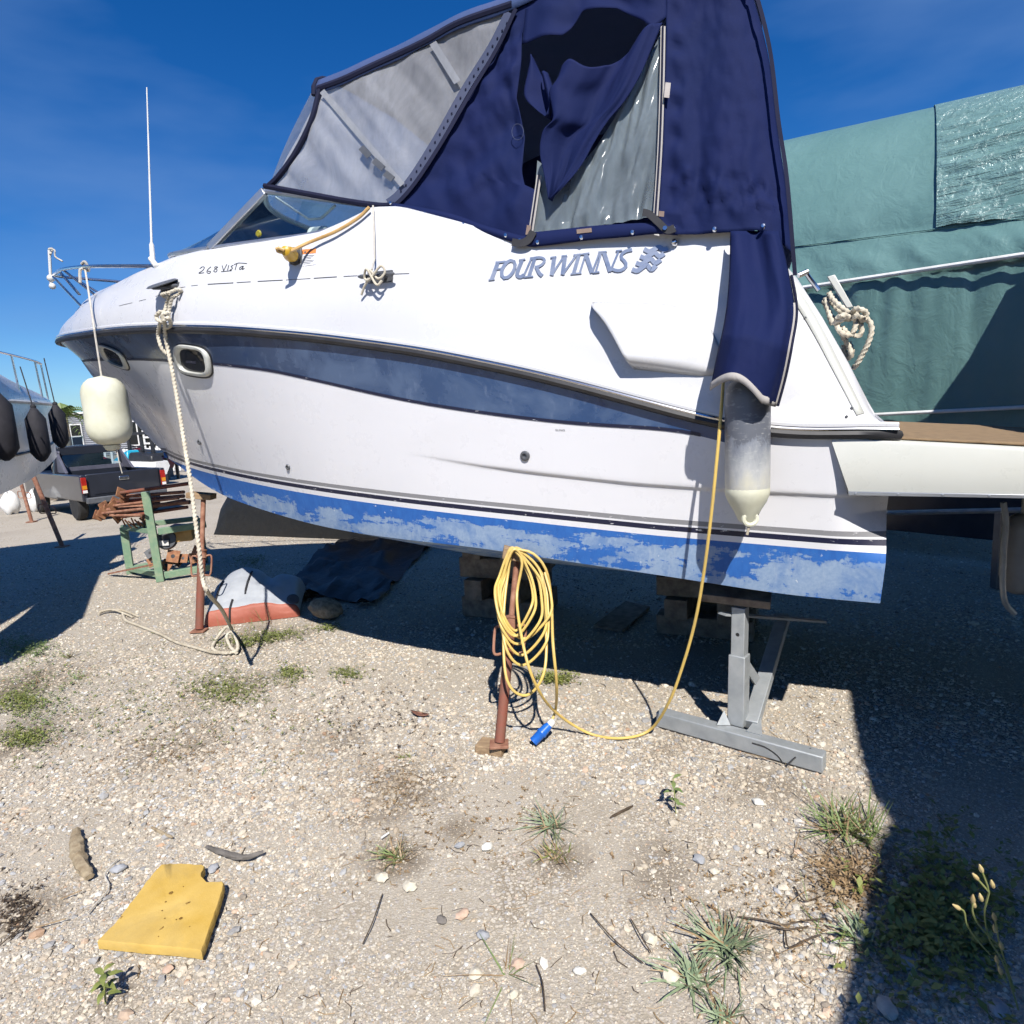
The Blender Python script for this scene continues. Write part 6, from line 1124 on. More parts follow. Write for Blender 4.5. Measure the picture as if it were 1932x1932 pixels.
MT['whitehull'] = gelcoat('clean white gelcoat', (.80, .81, .81), (.70, .70, .68), amount=.3)
# ---- neighbouring boat on the left, in shade
lb = thing('moored_cruiser', 'white boat on stands at the left edge with black fenders along its side', 'boat', (-6.2, 6.5, 0))
side = [(-4.35, 3.3), (-4.75, 4.6), (-5.2, 5.9), (-5.62, 7.1), (-6.0, 8.2), (-6.35, 9.0), (-6.75, 9.5)]; S_ = spline([V(*q) for q in side], 40); dirn = nrm(V(-0.40, 0.92)); nrml = V(dirn[1], -dirn[0]); g = []
def mirror_pt(p): c = V(-6.75, 9.5); d = p - c; return c + d - 2 * nrml * (d @ nrml)
for i, p in enumerate(S_):
    t = i / 39; k = 1 - 0.8 * max(0, (t - .55) / .45) ** 1.6; cl_ = (p + mirror_pt(p)) / 2; row = []
    for w_, z in ((0.0, 1.12 + .35 * t ** 4), (0.55, 1.30 + .3 * t ** 4), (0.80, 1.42 + .25 * t ** 3), (0.86, 1.52 + .2 * t ** 3), (0.92, 1.75 + .12 * t * t), (1.0, 2.16 + .06 * t)): f_ = w_ if w_ < .9 else w_; f_ = f_ if w_ == 1 else f_ * (1 - .55 * max(0, (t - .6) / .4)); q = cl_ + (p - cl_) * f_; row.append((q[0], q[1], z))
    q = cl_ + (p - cl_) * .93; row.append((q[0], q[1], 2.22 + .06 * t)); q = cl_ + (p - cl_) * .75; row.append((q[0], q[1], 2.22 + .5 * (1 - t ** 1.5))); row.append((cl_[0], cl_[1], 2.26 + .62 * (1 - t ** 1.5))); g.append(row)
g = np.array(g); mb = MB(); mb.grid(g[:, :7]); h = g.copy(); h[:, :, :2] = [[mirror_pt(V(q[0], q[1])) for q in r_] for r_ in g]; mb.grid(h[:, :7], flip=True); wpart(mb, 'hull', MT['whitehull'], lb, smooth=50); mb = MB(); mb.grid(g[:, 6:]); mb.grid(h[:, 6:], flip=True); wpart(mb, 'deck', MT['gel'], lb, smooth=50)
mb = MB(); cc_ = V(-6.3, 4.6); R2 = Matrix.Rotation(math.atan2(dirn[1], dirn[0]), 3, 'Z'); mb.box((cc_[0] - .18, cc_[1] - .38, 3.55), (4.6, 2.6, 3.2), rot=R2, taper=.82); wpart(mb, 'cabin', MT['gel'], lb, bevel=.1)  # unseen cabin block, added and sized for the shadow it casts
mb = MB(); mb.tube(g[:, 3] + V(.012, -.004, 0), .016, n=6); wpart(mb, 'waterline_stripe', MT['black'], lb); mb = MB(); mb.tube(g[:, 5] + V(.012, 0, 0), .022, n=6); wpart(mb, 'rub_rail', MT['whitep'], lb)
rail = [g[i, 6] + V(-.03, -.02, .50 + .0 * i) for i in range(14, 38, 2)] + [V(-6.72, 9.35, 2.83)]; mb = MB(); mb.tube(spline(rail, 40), .014, n=8); wpart(mb, 'guard_rail', MT['chrome'], lb)
for i in (16, 22, 28, 33, 37): mb = MB(); mb.tube([g[i, 6] + V(-.02, 0, -.02), g[i, 6] + V(-.03, -.02, .50)], .012, n=8); wpart(mb, 'stanchion', MT['chrome'], lb)
MT['pale'] = M('pale porthole', (.3, .28, .27), (.2, .19, .19), rough=.3)
for i in (30,): q = g[i, 4] * .5 + g[i, 5] * .5; mb = MB(); mb.lathe([(.0001, .012), (.07, .012), (.09, .008), (.09, -.02)], q, (nrml[0], nrml[1], 0), n=18); wpart(mb, 'porthole', MT['pale'], lb)
for i, (x, y, Yd, L_, r_, lb_) in enumerate(((2, 806, 6.6, .62, .125, 'large black fender at the picture edge on the left boat'), (72, 822, 7.7, .56, .105, 'middle black fender on the side of the left boat'), (111, 806, 8.6, .50, .095, 'farthest black fender at the bow of the left boat'))):
    c0 = at(x, y, Yd); t = thing('black_fender', lb_, 'fender', c0 - V(0, 0, L_ / 2), 'black fenders on the left boat'); mb = MB(); mb.lathe([(.02, -L_ * .56), (r_ * .55, -L_ * .5), (r_, -L_ * .36), (r_ * 1.02, 0), (r_, L_ * .36), (r_ * .55, L_ * .5), (.025, L_ * .6)], c0, n=22); wpart(mb, 'cover', MT['blackfender'], t, smooth=180)
    tp2 = at(x - 34 + (6 if i == 2 else 0), y - 130, Yd + .25); mb = MB(); mb.tube([c0 + V(0, 0, L_ * .58), tp2], .007, n=6); wpart(mb, 'lanyard', MT['blackrope'], t); mb = MB(); mb.sphere(c0 + V(0, 0, L_ * .62), .03); wpart(mb, 'knot', MT['blackrope'], t)
# its prop stands
for i, ((x0, y0), (x1, y1), Yd) in enumerate((((118, 1032), (52, 872), 7.9), ((60, 985), (28, 870), 8.6))):
    a0 = gnd(x0, y0); a1 = at(x1, y1, a0[1] + (0.0)); t = thing('pipe_prop', ['dark slanted prop under the left boat reaching the shadow edge', 'dark slanted prop under the left boat beside the white bags'][i], 'boat stand', a0, 'props under the left boat'); mb = MB(); mb.tube([a0, a1], .035, n=10); wpart(mb, 'pipe', MT['rust'], t); mb = MB(); mb.box(a0 + V(0, 0, .01), (.16, .14, .02)); wpart(mb, 'foot', MT['rust'], t)
    m_ = a0 * .55 + a1 * .45; mb = MB(); mb.tube(spline([m_ + V(-.04, 0, .07), m_ + V(-.12, 0, .08), m_ + V(-.12, 0, -.05), m_ + V(-.03, 0, -.06)], 14), .009, n=6); mb.tube(spline([m_ + V(.04, 0, .05), m_ + V(.12, 0, .03), m_ + V(.13, 0, -.07), m_ + V(.05, 0, -.07)], 14), .009, n=6); wpart(mb, 'handle', MT['rust'], t)
for i, (x, y, Yd, sz) in enumerate(((22, 940, 9.2, .42), (70, 935, 10.2, .45))):
    c0 = gnd(x, y + 30); c0 = V(c0[0], c0[1], .25); t = thing('white_sack', ['white crumpled sack under the left boat nearest the picture edge', 'white crumpled sack under the left boat by the props'][i], 'sack', (c0[0], c0[1], 0), 'white sacks under the left boat'); mb = MB(); g2 = []
    for a in range(13):
        ph = math.pi * a / 12; g2.append([c0 + V(sz * .5 * math.sin(ph) * math.cos(th) * (1 + .25 * (float(fbm(a * .6 + i * 9, k * .7)) - .5)), sz * .4 * math.sin(ph) * math.sin(th), -.27 * math.cos(ph) * (1 + .2 * math.sin(th * 3))) for k, th in enumerate(np.linspace(0, 2 * math.pi, 16, endpoint=False))])
    mb.grid(g2, wrapj=True); wpart(mb, 'sack', MT['whitep'], t, smooth=80)
# ---- second small boat behind, building, palm, fence, craft on racks
sb2 = thing('small_boat', 'small white boat with a windscreen behind the left cruiser', 'boat', (-12.8, 18.6, 0)); mb = MB(); sec = []
for t in np.linspace(0, 1, 14): b_ = .95 * (1 - t ** 3) ** .6; x0 = -12.6 - 1.3 * t; y0 = 17.6 + 3.0 * t; sec.append([(x0 - b_ * .2, y0, .5), (x0 - b_ * .85, y0, .72), (x0 - b_, y0, 1.25 + .15 * t), (x0 - b_ * .7, y0, 1.33 + .15 * t), (x0 + b_ * .7, y0, 1.33 + .15 * t), (x0 + b_, y0, 1.25 + .15 * t), (x0 + b_ * .85, y0, .72), (x0 + b_ * .2, y0, .5)])
mb.grid(np.array(sec), wrapj=True); mb.add(sec[0], [tuple(range(8))]); wpart(mb, 'hull', MT['gel'], sb2, smooth=40); mb = MB(); mb.add([(-13.5, 18.4, 1.36), (-12.3, 18.4, 1.36), (-12.5, 18.8, 1.75), (-13.4, 18.8, 1.75)], [(0, 1, 2, 3)]); wpart(mb, 'windscreen', MT['carglass'], sb2, smooth=0); mb = MB(); mb.box((-12.6, 17.4, .75), (.4, .3, .9)); wpart(mb, 'outboard', MT['darkgrey'], sb2, bevel=.05)
for i, yy in enumerate((13.8, 15.8)): mb = MB(); mb.box((-12.7 - .5 * i, yy + 4.2, .25), (1.2, .3, .5)); wpart(mb, 'cradle', MT['oldwood'], sb2)
MT['siding'] = M('grey metal siding', (.40, .41, .44), (.36, .37, .40), rough=.5, scale=.5)
bd = thing('warehouse', 'low grey shed with horizontal metal siding behind the pickup', 'building', (-34, 52, 0)); bx0, bx1, by, bh = -46.0, -22.0, 54.0, at(240, 776, 54)[2]
mb = MB(); mb.box(((bx0 + bx1) / 2, by + 5.1, bh / 2), (bx1 - bx0, 10, bh)); wpart(mb, 'shell', MT['siding'], bd); nsl = 22
for k in range(nsl): z0 = bh * k / nsl; mb = MB(); mb.hexa([(bx0, by + .08, z0 + .015), (bx1, by + .08, z0 + .015), (bx1, by + .10, z0 + .015), (bx0, by + .10, z0 + .015), (bx0, by - .02, z0 + bh / nsl * .55), (bx1, by - .02, z0 + bh / nsl * .55), (bx1, by + .1, z0 + bh / nsl - .02), (bx0, by + .1, z0 + bh / nsl - .02)]); wpart(mb, 'siding_board', MT['siding'], bd, smooth=0)
mb = MB(); mb.box(((bx0 + bx1) / 2, by + 5, bh + .08), (bx1 - bx0 + .4, 10.4, .14)); wpart(mb, 'roof_edge', MT['whitep'], bd)
for xw in (-36.8, -31.2, -27.0):
    mb = MB(); mb.box((xw, by - .08, 1.75), (1.9, .10, 2.1)); wf = wpart(mb, 'window', MT['whitep'], bd)
    for a in (-.47, .47):
        for z in (1.25, 2.25): mb = MB(); mb.box((xw + a, by - .14, z), (.82, .05, .88)); o = wpart(mb, 'pane', MT['darkglass'], bd)
plm = thing('palm_tree', 'palm tree with drooping fronds before the grey shed', 'tree', (-22.6, 31, 0)); pc_ = at(118, 785, 31); mb = MB(); mb.tube([(pc_[0] - .1, 31, 0), (pc_[0], 31, pc_[2] * .5), (pc_[0], 31, pc_[2])], [.28, .22, .2], n=10); wpart(mb, 'trunk', MT['bark'], plm); rs = random.Random(2)
MT['palm'] = leafmat('palm fronds', (0.07, 0.12, 0.03), (0.19, 0.24, 0.07))
for k in range(26):
    a = rs.uniform(0, 2 * math.pi); el = rs.uniform(-.5, 1.2); L_ = rs.uniform(1.1, 1.6); mb = MB(); d = V(math.cos(a) * math.cos(el), math.sin(a) * math.cos(el), math.sin(el)); prev = pc_
    for j in range(1, 12):
        t = j / 11; c0 = pc_ + d * L_ * t + V(0, 0, -.9 * t * t)
        sd = nrm(np.cross(d, (0, 0, 1)))
        for s in (-1, 1): e_ = c0 + sd * s * .38 * math.sin(math.pi * (t * .9 + .08)) + V(0, 0, -.18) + d * .15; mb.add([c0, c0 + d * .09, e_], [(0, 1, 2)])
    wpart(mb, 'frond', MT['palm'], plm)
fn = thing('white_fence', 'white lattice fence beyond the pickup on the right', 'fence', (-16, 27, 0)); 
for k in range(26): x0 = -20.5 + k * .28; mb = MB(); mb.box((x0, 27 + .0, .62), (.09, .04, 1.1)); wpart(mb, 'picket', MT['whitep'], fn)
for z in (.25, 1.05): mb = MB(); mb.box((-17, 27.04, z), (7.4, .04, .09)); wpart(mb, 'rail', MT['whitep'], fn)
wg = thing('window_wall', 'white gridded glass front far behind the bow', 'window wall', (-17, 36, 0)); mb = MB(); gx0, gx1 = at(268, 800, 36)[0], at(345, 800, 36)[0]; zt = at(300, 812, 36)[2]; mb.box(((gx0 + gx1) / 2, 36.1, zt / 2), (gx1 - gx0, .05, zt)); wpart(mb, 'glass', MT['darkglass'], wg)
for x0 in np.linspace(gx0, gx1, 7): mb = MB(); mb.box((x0, 36, zt / 2), (.11, .08, zt)); wpart(mb, 'mullion', MT['whitep'], wg)
for z in np.linspace(.1, zt, 6): mb = MB(); mb.box(((gx0 + gx1) / 2, 35.98, z), (gx1 - gx0 + .1, .08, .10)); wpart(mb, 'transom_bar', MT['whitep'], wg)
def jetski(name, label, p, ang, c1, c2):
    t = thing(name, label, 'jet ski', p, 'jet skis beyond the pickup'); t.rotation_euler = (0, 0, ang); sec = []
    for s in np.linspace(0, 1, 12): b_ = .5 * (1 - abs(2 * s - .9) ** 4 * .75) * (1 if s < .9 else .55); y = s * 2.6; sec.append([(-b_ * .4, y, .35 + .25 * s ** 4), (-b_, y, .62 + .15 * s ** 3), (-b_ * .8, y, .78 + .10 * s), (b_ * .8, y, .78 + .1 * s), (b_, y, .62 + .15 * s ** 3), (b_ * .4, y, .35 + .25 * s ** 4)])
    mb = MB(); mb.grid(np.array(sec), wrapj=True); mb.add(sec[0], [tuple(range(6))]); mb.add(sec[-1], [tuple(range(6))]); mb.build('hull', c1, t, smooth=50); mb = MB(); mb.hexa([(-.22, .2, .78), (.22, .2, .78), (.25, 1.5, .8), (-.25, 1.5, .8), (-.18, .25, 1.0), (.18, .25, 1.0), (.2, 1.4, 1.12), (-.2, 1.4, 1.12)]); mb.build('seat', MT['black'], t, bevel=.05); mb = MB(); mb.hexa([(-.3, 1.4, .82), (.3, 1.4, .82), (.28, 2.3, .85), (-.28, 2.3, .85), (-.2, 1.5, 1.2), (.2, 1.5, 1.2), (.15, 2.0, 1.05), (-.15, 2.0, 1.05)]); mb.build('cowling', c2, t, bevel=.04); mb = MB(); mb.tube([(-.35, 1.45, 1.28), (0, 1.55, 1.22), (.35, 1.45, 1.28)], .02, n=6); mb.build('handlebar', MT['black'], t); mb = MB(); mb.box((0, 1.2, .18), (.7, 1.8, .36)); mb.build('cradle', MT['darkgrey'], t); return t
MT['cyan'] = M('cyan plastic', (.02, .40, .55), (.03, .32, .5), rough=.3); MT['maroon'] = M('maroon plastic', (.20, .015, .03), (.15, .012, .02), rough=.35)
jp = gnd(312, 915); jetski('jet_ski', 'white and cyan jet ski just right of the pickup', (jp[0], jp[1], 0), math.radians(62), MT['whitep'], MT['cyan']); jetski('jet_ski', 'maroon jet ski behind the cyan one', (jp[0] - 1.6, jp[1] + 3.5, 0), math.radians(70), MT['maroon'], MT['maroon'])
sr_ = thing('storage_rack', 'black steel storage rack with craft on top behind the white fender', 'rack', (-12, 22, 0)); za, zb2 = at(258, 818, 22)[2], at(258, 838, 22)[2]
for x in (at(238, 800, 22)[0], at(262, 800, 22)[0], at(282, 800, 22)[0]):
    for y in (22.0, 23.4): mb = MB(); mb.beam((x, y, 0), (x, y, za), .09, .09, upv=(0, 1, 0)); wpart(mb, 'upright', MT['black'], sr_)
for z in (za, za - .75): mb = MB(); mb.box(((at(238, 800, 22)[0] + at(290, 800, 22)[0]) / 2, 22.7, z), (1.2, 1.6, .10)); wpart(mb, 'shelf', MT['black'], sr_)
rb = thing('red_kayak', 'dark red covered craft before the grey shed', 'kayak', at(140, 878, 20)); c0 = at(142, 872, 20); mb = MB(); g2 = []
for a in np.linspace(0, 1, 12): r_ = .05 + .26 * math.sin(math.pi * a) ** .7; g2.append([c0 + V((a - .5) * 2.2, .3 * math.cos(th) * r_ / .3, r_ * math.sin(th) * .8) for th in np.linspace(0, 2 * math.pi, 12, endpoint=False)])
mb.grid(g2, wrapj=True); wpart(mb, 'hull', MT['maroon'], rb, smooth=70)
for dx in (-.6, .6): mb = MB(); mb.beam(c0 + V(dx, 0, -.2), V(c0[0] + dx, c0[1], 0), .08, .08, upv=(0, 1, 0)); wpart(mb, 'trestle_leg', MT['darkgrey'], rb)
# grey car front corner between the left boat and the pickup
# ================================================================== RIGHT SIDE: tarped boat, trailer gear, unseen shading hull
MT['navyshade'] = M('dark navy shade tone', (.02, .025, .04), (.03, .035, .05), rough=.3)  # dark tone for painted shade below the tarp and for the unseen hull
TA_ = at(1590, 533, 7.0); TB_ = at(1932, 482, 5.8); te = nrm(V(*(TB_ - TA_)[:2], 0)); tn = V(te[1], -te[0], 0)
tn = tn if tn[1] < 0 else -tn
def tpl(x, y, off): return at_plane(x, y, TA_ - tn * off, tn)
def fitz(pts, off): 
    q = [tpl(x, y, off) for x, y in pts]; s = [(p - TA_) @ te for p in q]; z = [p[2] for p in q]; k = np.polyfit(s, z, 1); return lambda t: float(k[0] * t + k[1])
rows = [(0.10, lambda s: 0.25), (0.0, lambda s: 0.9), (0.0, fitz([(1655, 782), (1932, 768)], 0)), (0.0, fitz([(1590, 533), (1932, 482)], 0)), (0.15, fitz([(1500, 465), (1932, 412)], .15)), (1.6, fitz([(1475, 275), (1760, 200), (1932, 180)], 1.6)), (1.9, lambda s: rows[5][1](s) - .02), (3.2, lambda s: 3.0), (3.2, lambda s: 0.6)]
tcv = thing('tarp_covered_boat', 'boat wrapped in a wrinkled green tarpaulin behind the stern', 'covered boat', (TA_[0], TA_[1], 0)); dens = [4, 12, 40, 22, 46, 6, 6, 6]; SS = np.linspace(-5.5, 3.2, 200); ssm = (tpl(1768, 300, .9) - TA_) @ te
def tdisp(s, z, k, t):
    d = 0.0
    if k in (1, 2):   # below the upper cord: hanging vertical folds, tightest just under it
        f = (1 - t) if k == 1 else 1.0; d += 0.055 * (float(fbm(s * 4.2, z * .35 + 2, 3)) - .5) * 2 * (0.35 + 0.65 * (t if k == 2 else .3)) + 0.02 * (float(fbm(s * 11, z * .8, 2)) - .5)
    if k == 3: d += 0.12 * math.sin(math.pi * min(1, t + .1)) * (float(fbm(s * 2.4 + z * 1.8, z * 1.6, 3)) - .35) + 0.035 * (float(fbm(s * 9 + z * 7, z * 3, 3)) - .5) * (1.3 - t)
    if k == 4: d += 0.05 * (float(fbm(s * 1.2, z * 1.4 + 4, 3)) - .5) * (1 - t) + (0.05 * (1 - min(1, t * 4)) * (float(fbm(s * 3 + 9, z * 3, 3)) - .5))
    return d
g = []; mark = []
for k in range(len(rows) - 1):
    for t in np.linspace(0, 1, dens[k], endpoint=False):
        row = []
        for s in SS:
            o0, z0 = rows[k][0], rows[k][1](s); o1, z1 = rows[k + 1][0], rows[k + 1][1](s); o = o0 + (o1 - o0) * t; z = z0 + (z1 - z0) * t
            if k == 4: o = o0 + (o1 - o0) * (t ** 1.25); z = z0 + (z1 - z0) * (math.sin(t * math.pi / 2) ** .92)
            p = TA_ + te * s - tn * o; d = tdisp(s, z, k, t); row.append((p[0] + tn[0] * d, p[1] + tn[1] * d, z + (d * .6 if k == 4 else 0)))
        g.append(row)
g = np.array(g); mb = MB(); mb.grid(g[12:]); wpart(mb, 'tarpaulin', MT['tarp'], tcv, smooth=80); mb = MB(); mb.grid(g[:15] - np.array([tn[0], tn[1], 0]) * .08); wpart(mb, 'hull', MT['navyshade'], tcv, smooth=80)  # lower rows coloured near black to stand in for the shade there
# overlapping second sheet with tight horizontal ripples
m, nt, p = new_mat('glossy pale green tarpaulin'); n_ = noise(nt, 1.2, 4); r_ = ramp(nt, n_.outputs['Fac'], [(.3, (.135, .245, .235)), (.7, (.165, .28, .268))]); nt.links.new(r_.outputs[0], p.inputs['Base Color']); p.inputs['Roughness'].default_value = .26; p.inputs['Specular IOR Level'].default_value = 1.0; n2 = noise(nt, 3.2, 5, .62, mscale=(0.6, 0.6, 5.0), dist=0.8); n5 = noise(nt, 7, 4, .6, dist=1.0); ax_ = N(nt, 'ShaderNodeMath', operation='MULTIPLY_ADD'); nt.links.new(n5.outputs['Fac'], ax_.inputs[0]); ax_.inputs[1].default_value = .5; nt.links.new(n2.outputs['Fac'], ax_.inputs[2]); bumpit(nt, p, ax_.outputs[0], .8, .09); MT['tarp2'] = m
g = []
for t in np.linspace(0.0, 1, 110):
    row = []; o_ = rows[4][0] + (rows[5][0] - rows[4][0]) * t ** 1.25; ssm = (tpl(1768 - 6 * t, 420 - 220 * t, o_) - TA_) @ te
    for s in np.linspace(ssm, 3.2, 70):
        o0, z0 = rows[4][0], rows[4][1](s); o1, z1 = rows[5][0], rows[5][1](s); o = o0 + (o1 - o0) * t ** 1.25; z = z0 + (z1 - z0) * math.sin(t * math.pi / 2) ** .92; e = min(1, (s - ssm) / .15)
        d = 0.022 + e * (0.012 * math.sin(z * 34 + 9 * float(fbm(s * .9, z * 1.8, 3)) - s * 2.0) * (0.3 + 1.4 * float(vnoise(s * 1.3 + 4, z * 3))) * math.exp(-((t - .33) / .25) ** 2) + 0.11 * (float(fbm(s * 4, z * 6, 3)) - .5) * max(0, 1 - t * 3.2)); p_ = TA_ + te * s - tn * o; row.append((p_[0] + tn[0] * d, p_[1] + tn[1] * d, z + d * .6))
    g.append(row)
mb = MB(); mb.grid(np.array(g)); wpart(mb, 'tarp_overlap', MT['tarp2'], tcv, smooth=80)
for k, dz in ((3, 0), (2, 0)):
    mb = MB(); mb.tube(np.array([TA_ + te * s + tn * .055 + V(0, 0, rows[k][1](s) - TA_[2]) for s in np.linspace(-5.5, 3.2, 40)]), .022 if k == 3 else .018, n=8); wpart(mb, 'white_cord', MT['whitep'], tcv)
mb = MB(); mb.tube(np.array([TA_ + te * s - tn * .14 + V(0, 0, rows[4][1](s) - TA_[2]) for s in np.linspace(-5.5, 3.2, 40)]), .006, n=6); wpart(mb, 'tarp_seam', MT['tarp'], tcv)
# dark gear under the platform: trailer bar, hanging fender and hooked tube
tr = thing('boat_trailer', 'dark trailer frame in deep shade under the tarped boat', 'trailer', (3.6, 6.2, 0)); a0, a1 = at(1660, 968, 5.6), at(1940, 962, 4.9); mb = MB(); mb.tube([a0, a1], .022, n=8); wpart(mb, 'cross_bar', MT['galv'], tr)
for x in (1890,): q = at(x, 966, 5.3); mb = MB(); mb.beam(q, V(q[0], q[1], 0), .07, .07, upv=(1, 0, 0)); wpart(mb, 'leg', MT['darkgrey'], tr)
mb = MB(); hk = [at(1893, 948, 3.2), at(1898, 985, 3.2), at(1894, 1040, 3.2), at(1892, 1110, 3.2), at(1898, 1140, 3.2), at(1914, 1158, 3.2)]; ht = thing('hooked_tube', 'bent grey steel tube hanging below the swim platform', 'boarding ladder', hk[-1]); mb.tube(spline(hk, 24), .014, n=8); wpart(mb, 'tube', MT['galv'], ht)
MT['greyfender'] = M('dull grey fender', (.34, .33, .32), (.26, .25, .24), rough=.5, scale=6); c0 = at(1924, 1045, 3.3); gf_ = thing('grey_fender', 'grey fender hanging under the platform at the right edge', 'fender', c0); mb = MB(); mb.lathe([(.03, -.22), (.07, -.19), (.085, -.12), (.085, .14), (.07, .19), (.03, .22)], c0, n=20); wpart(mb, 'body', MT['greyfender'], gf_, smooth=60); mb = MB(); mb.tube([c0 + V(0, 0, .2), c0 + V(0, 0, .34)], .008, n=6); wpart(mb, 'lanyard', MT['cord'], gf_)  # fender is an even grey of its own
# ---- unseen hull outside the frame, shaped and darkened for the shadow at the right
hh_ = nrm(V(math.cos(SUN_AZ), -math.sin(SUN_AZ), 0)); kk_ = np.cross(LD, hh_); kk_ = kk_ if kk_[2] > 0 else -kk_
edge_ab = [(-.9, -.75), (.3, .35), (1.02, 1.02), (1.33, 1.25), (1.62, 1.47), (1.80, 1.57), (1.85, 1.70), (2.01, 1.92), (2.24, 2.19), (3.4, 3.45), (5.03, 5.20), (5.2, 5.36), (5.34, 5.60)]
def on_z(a, b, z): base = hh_ * a + kk_ * b; tau = (z - base[2]) / -LD[2]; return base - LD * tau
ET = np.array([on_z(a, b, 3.0) for a, b in edge_ab]); nb_ = thing('shading_hull', 'unseen dark hull at the right, shaped for the shadow it casts', 'boat', (ET[4][0] + 1.5, ET[4][1], 0)); dr_ = nrm(V(*(ET[-1] - ET[0])[:2], 0)); rt_ = V(dr_[1], -dr_[0], 0); mb = MB(); g = []
for i, p in enumerate(ET):
    t = i / (len(ET) - 1); wd_ = 2.9 * (1 - .55 * t ** 3); g.append([p + rt_ * .0 + V(0, 0, 0), p + rt_ * .10 + V(0, 0, -.7), p + rt_ * .35 + V(0, 0, -1.55), p + rt_ * (wd_ / 2) + V(0, 0, -2.25), p + rt_ * (wd_ - .35) + V(0, 0, -1.55), p + rt_ * (wd_ - .1) + V(0, 0, -.7), p + rt_ * wd_, p + rt_ * (wd_ / 2) + V(0, 0, .12)])
g = np.array(g); mb.grid(g, wrapj=True); mb.add(g[0], [tuple(range(8))]); mb.add(g[-1], [tuple(range(8))]); wpart(mb, 'hull', MT['navyshade'], nb_, smooth=30)
for i in (2, 9):
    for f in (.6, wd_): q = g[i, 3] + rt_ * (f - 1.2) * .8; mb = MB(); mb.beam(V(q[0], q[1], 0), q + V(0, 0, .25), .09, .09, upv=(1, 0, 0)); wpart(mb, 'stand', MT['rust'], nb_)
# ================================================================== SMALL THINGS ON THE GROUND
zg = lambda X, Y: zc(X, Y, 0, 1700, 2.2465)
# foam sheet
m, nt, p = new_mat('yellow foam'); n1 = noise(nt, 7, 5, .6); n2 = noise(nt, 120, 3, .7); r_ = ramp(nt, n1.outputs['Fac'], [(.3, (.50, .315, .055)), (.7, (.60, .41, .115))]); sp_n = noise(nt, 22, 2, .5); gr_ = noise(nt, 3.5, 6, .7, dist=.5); c0_ = mixc(nt, mrange(nt, gr_.outputs['Fac'], .48, .72, 0, .55), r_.outputs[0], (.36, .255, .095)); c = mixc(nt, mrange(nt, sp_n.outputs['Fac'], .70, .73, 0, .8), c0_, (.22, .12, .02)); nt.links.new(c, p.inputs['Base Color']); p.inputs['Roughness'].default_value = .95; bumpit(nt, p, n2.outputs['Fac'], .5, .002); MT['foam'] = m
fo = thing('foam_sheet', 'yellow foam sheet with a notched corner lying flat on the gravel', 'foam sheet', gnd(300, 1715)); out = [(548, 1462), (640, 1370), (740, 1240), (830, 1120), (905, 1030), (1000, 1028), (1090, 1032), (1150, 1036), (1140, 1065), (1122, 1092), (1150, 1118), (1166, 1135), (1262, 1130), (1235, 1225), (1200, 1330), (1165, 1430), (1135, 1520), (980, 1500), (800, 1488), (680, 1475)]
o2_ = poly([zg(*q) for q in out + out[:1]], 91)[:-1]; rj = random.Random(3); mb = MB(); P_ = [gnd(q[0] + rj.uniform(-.7, .7), q[1] + rj.uniform(-.7, .7), .046) for q in o2_]; n_ = len(P_); cen = sum(P_) / n_; rings = []
for sc_, z in ((1.0, -.034), (1.004, -.006), (.985, 0.0), (.6, .002), (.25, -.001)): rings.append([cen + (q - cen) * sc_ + V(0, 0, z + .003 * (float(fbm(q[0] * 14, q[1] * 14)) - .5)) for q in P_])
mb.grid(np.array(rings), wrapj=True); mb.add(rings[-1], [tuple(range(n_))]); wpart(mb, 'sheet', MT['foam'], fo, smooth=50)
MT['pit'] = M('foam pit', (.16, .085, .012), (.22, .12, .02), rough=1.0)
for X, Y, a in ((960, 1195, 9), (1060, 1250, 4), (1030, 1160, 3), (925, 1338, 3), (915, 1388, 4), (1065, 1385, 2.5), (1015, 1338, 7), (930, 1245, 4), (890, 1440, 2.5), (990, 1345, 3), (910, 1295, 3)):
    q = gnd(*zg(X, Y), .0475); mb = MB(); mb.lathe([(.0001, .0004), (a * .0008, .0006), (a * .0009, 0)], q, (0, 0, 1), n=8); wpart(mb, 'pit', MT['pit'], fo)
# wood bits and string
def chunk(name, label, cat, pts, w, h, mat, lift=0.0, seed=1):
    c_ = spline([gnd(*q, h * .5 + lift) for q in pts], 30); t = thing(name, label, cat, c_[8] * V(1, 1, 0)); mb = MB(); g = []
    for i, q in enumerate(c_):
        s = i / 29; d = nrm(c_[min(i + 1, 29)] - c_[max(i - 1, 0)]); sd = V(-d[1], d[0], 0); e = (math.sin(math.pi * min(.97, max(.03, s)))) ** .22; ww = w * e * (1 + .5 * (float(fbm(s * 7 + seed, 2.2)) - .5)); g.append([q + sd * ww * math.cos(th) * (1 + .9 * (float(fbm(s * 14 + seed, k * 1.3)) - .5)) + V(0, 0, h * .5 * e * math.sin(th) * (1 + 1.1 * (float(fbm(s * 16, k * 1.4 + seed)) - .5))) for k, th in enumerate(np.linspace(0, 2 * math.pi, 12, endpoint=False))])
    mb.grid(np.array(g), wrapj=True); mb.add(g[0], [tuple(range(12))]); mb.add(g[-1], [tuple(range(12))]); wpart(mb, 'piece', mat, t, smooth=28); return t
MT['greybark'] = M('grey bark strip', (.16, .145, .13), (.10, .09, .08), scale=30, rough=.85, bump=.5, bscale=80); MT['palewood'] = M('pale driftwood', (.36, .29, .19), (.22, .165, .10), scale=30, rough=.95, bump=.8, bscale=70, bdist=.004)
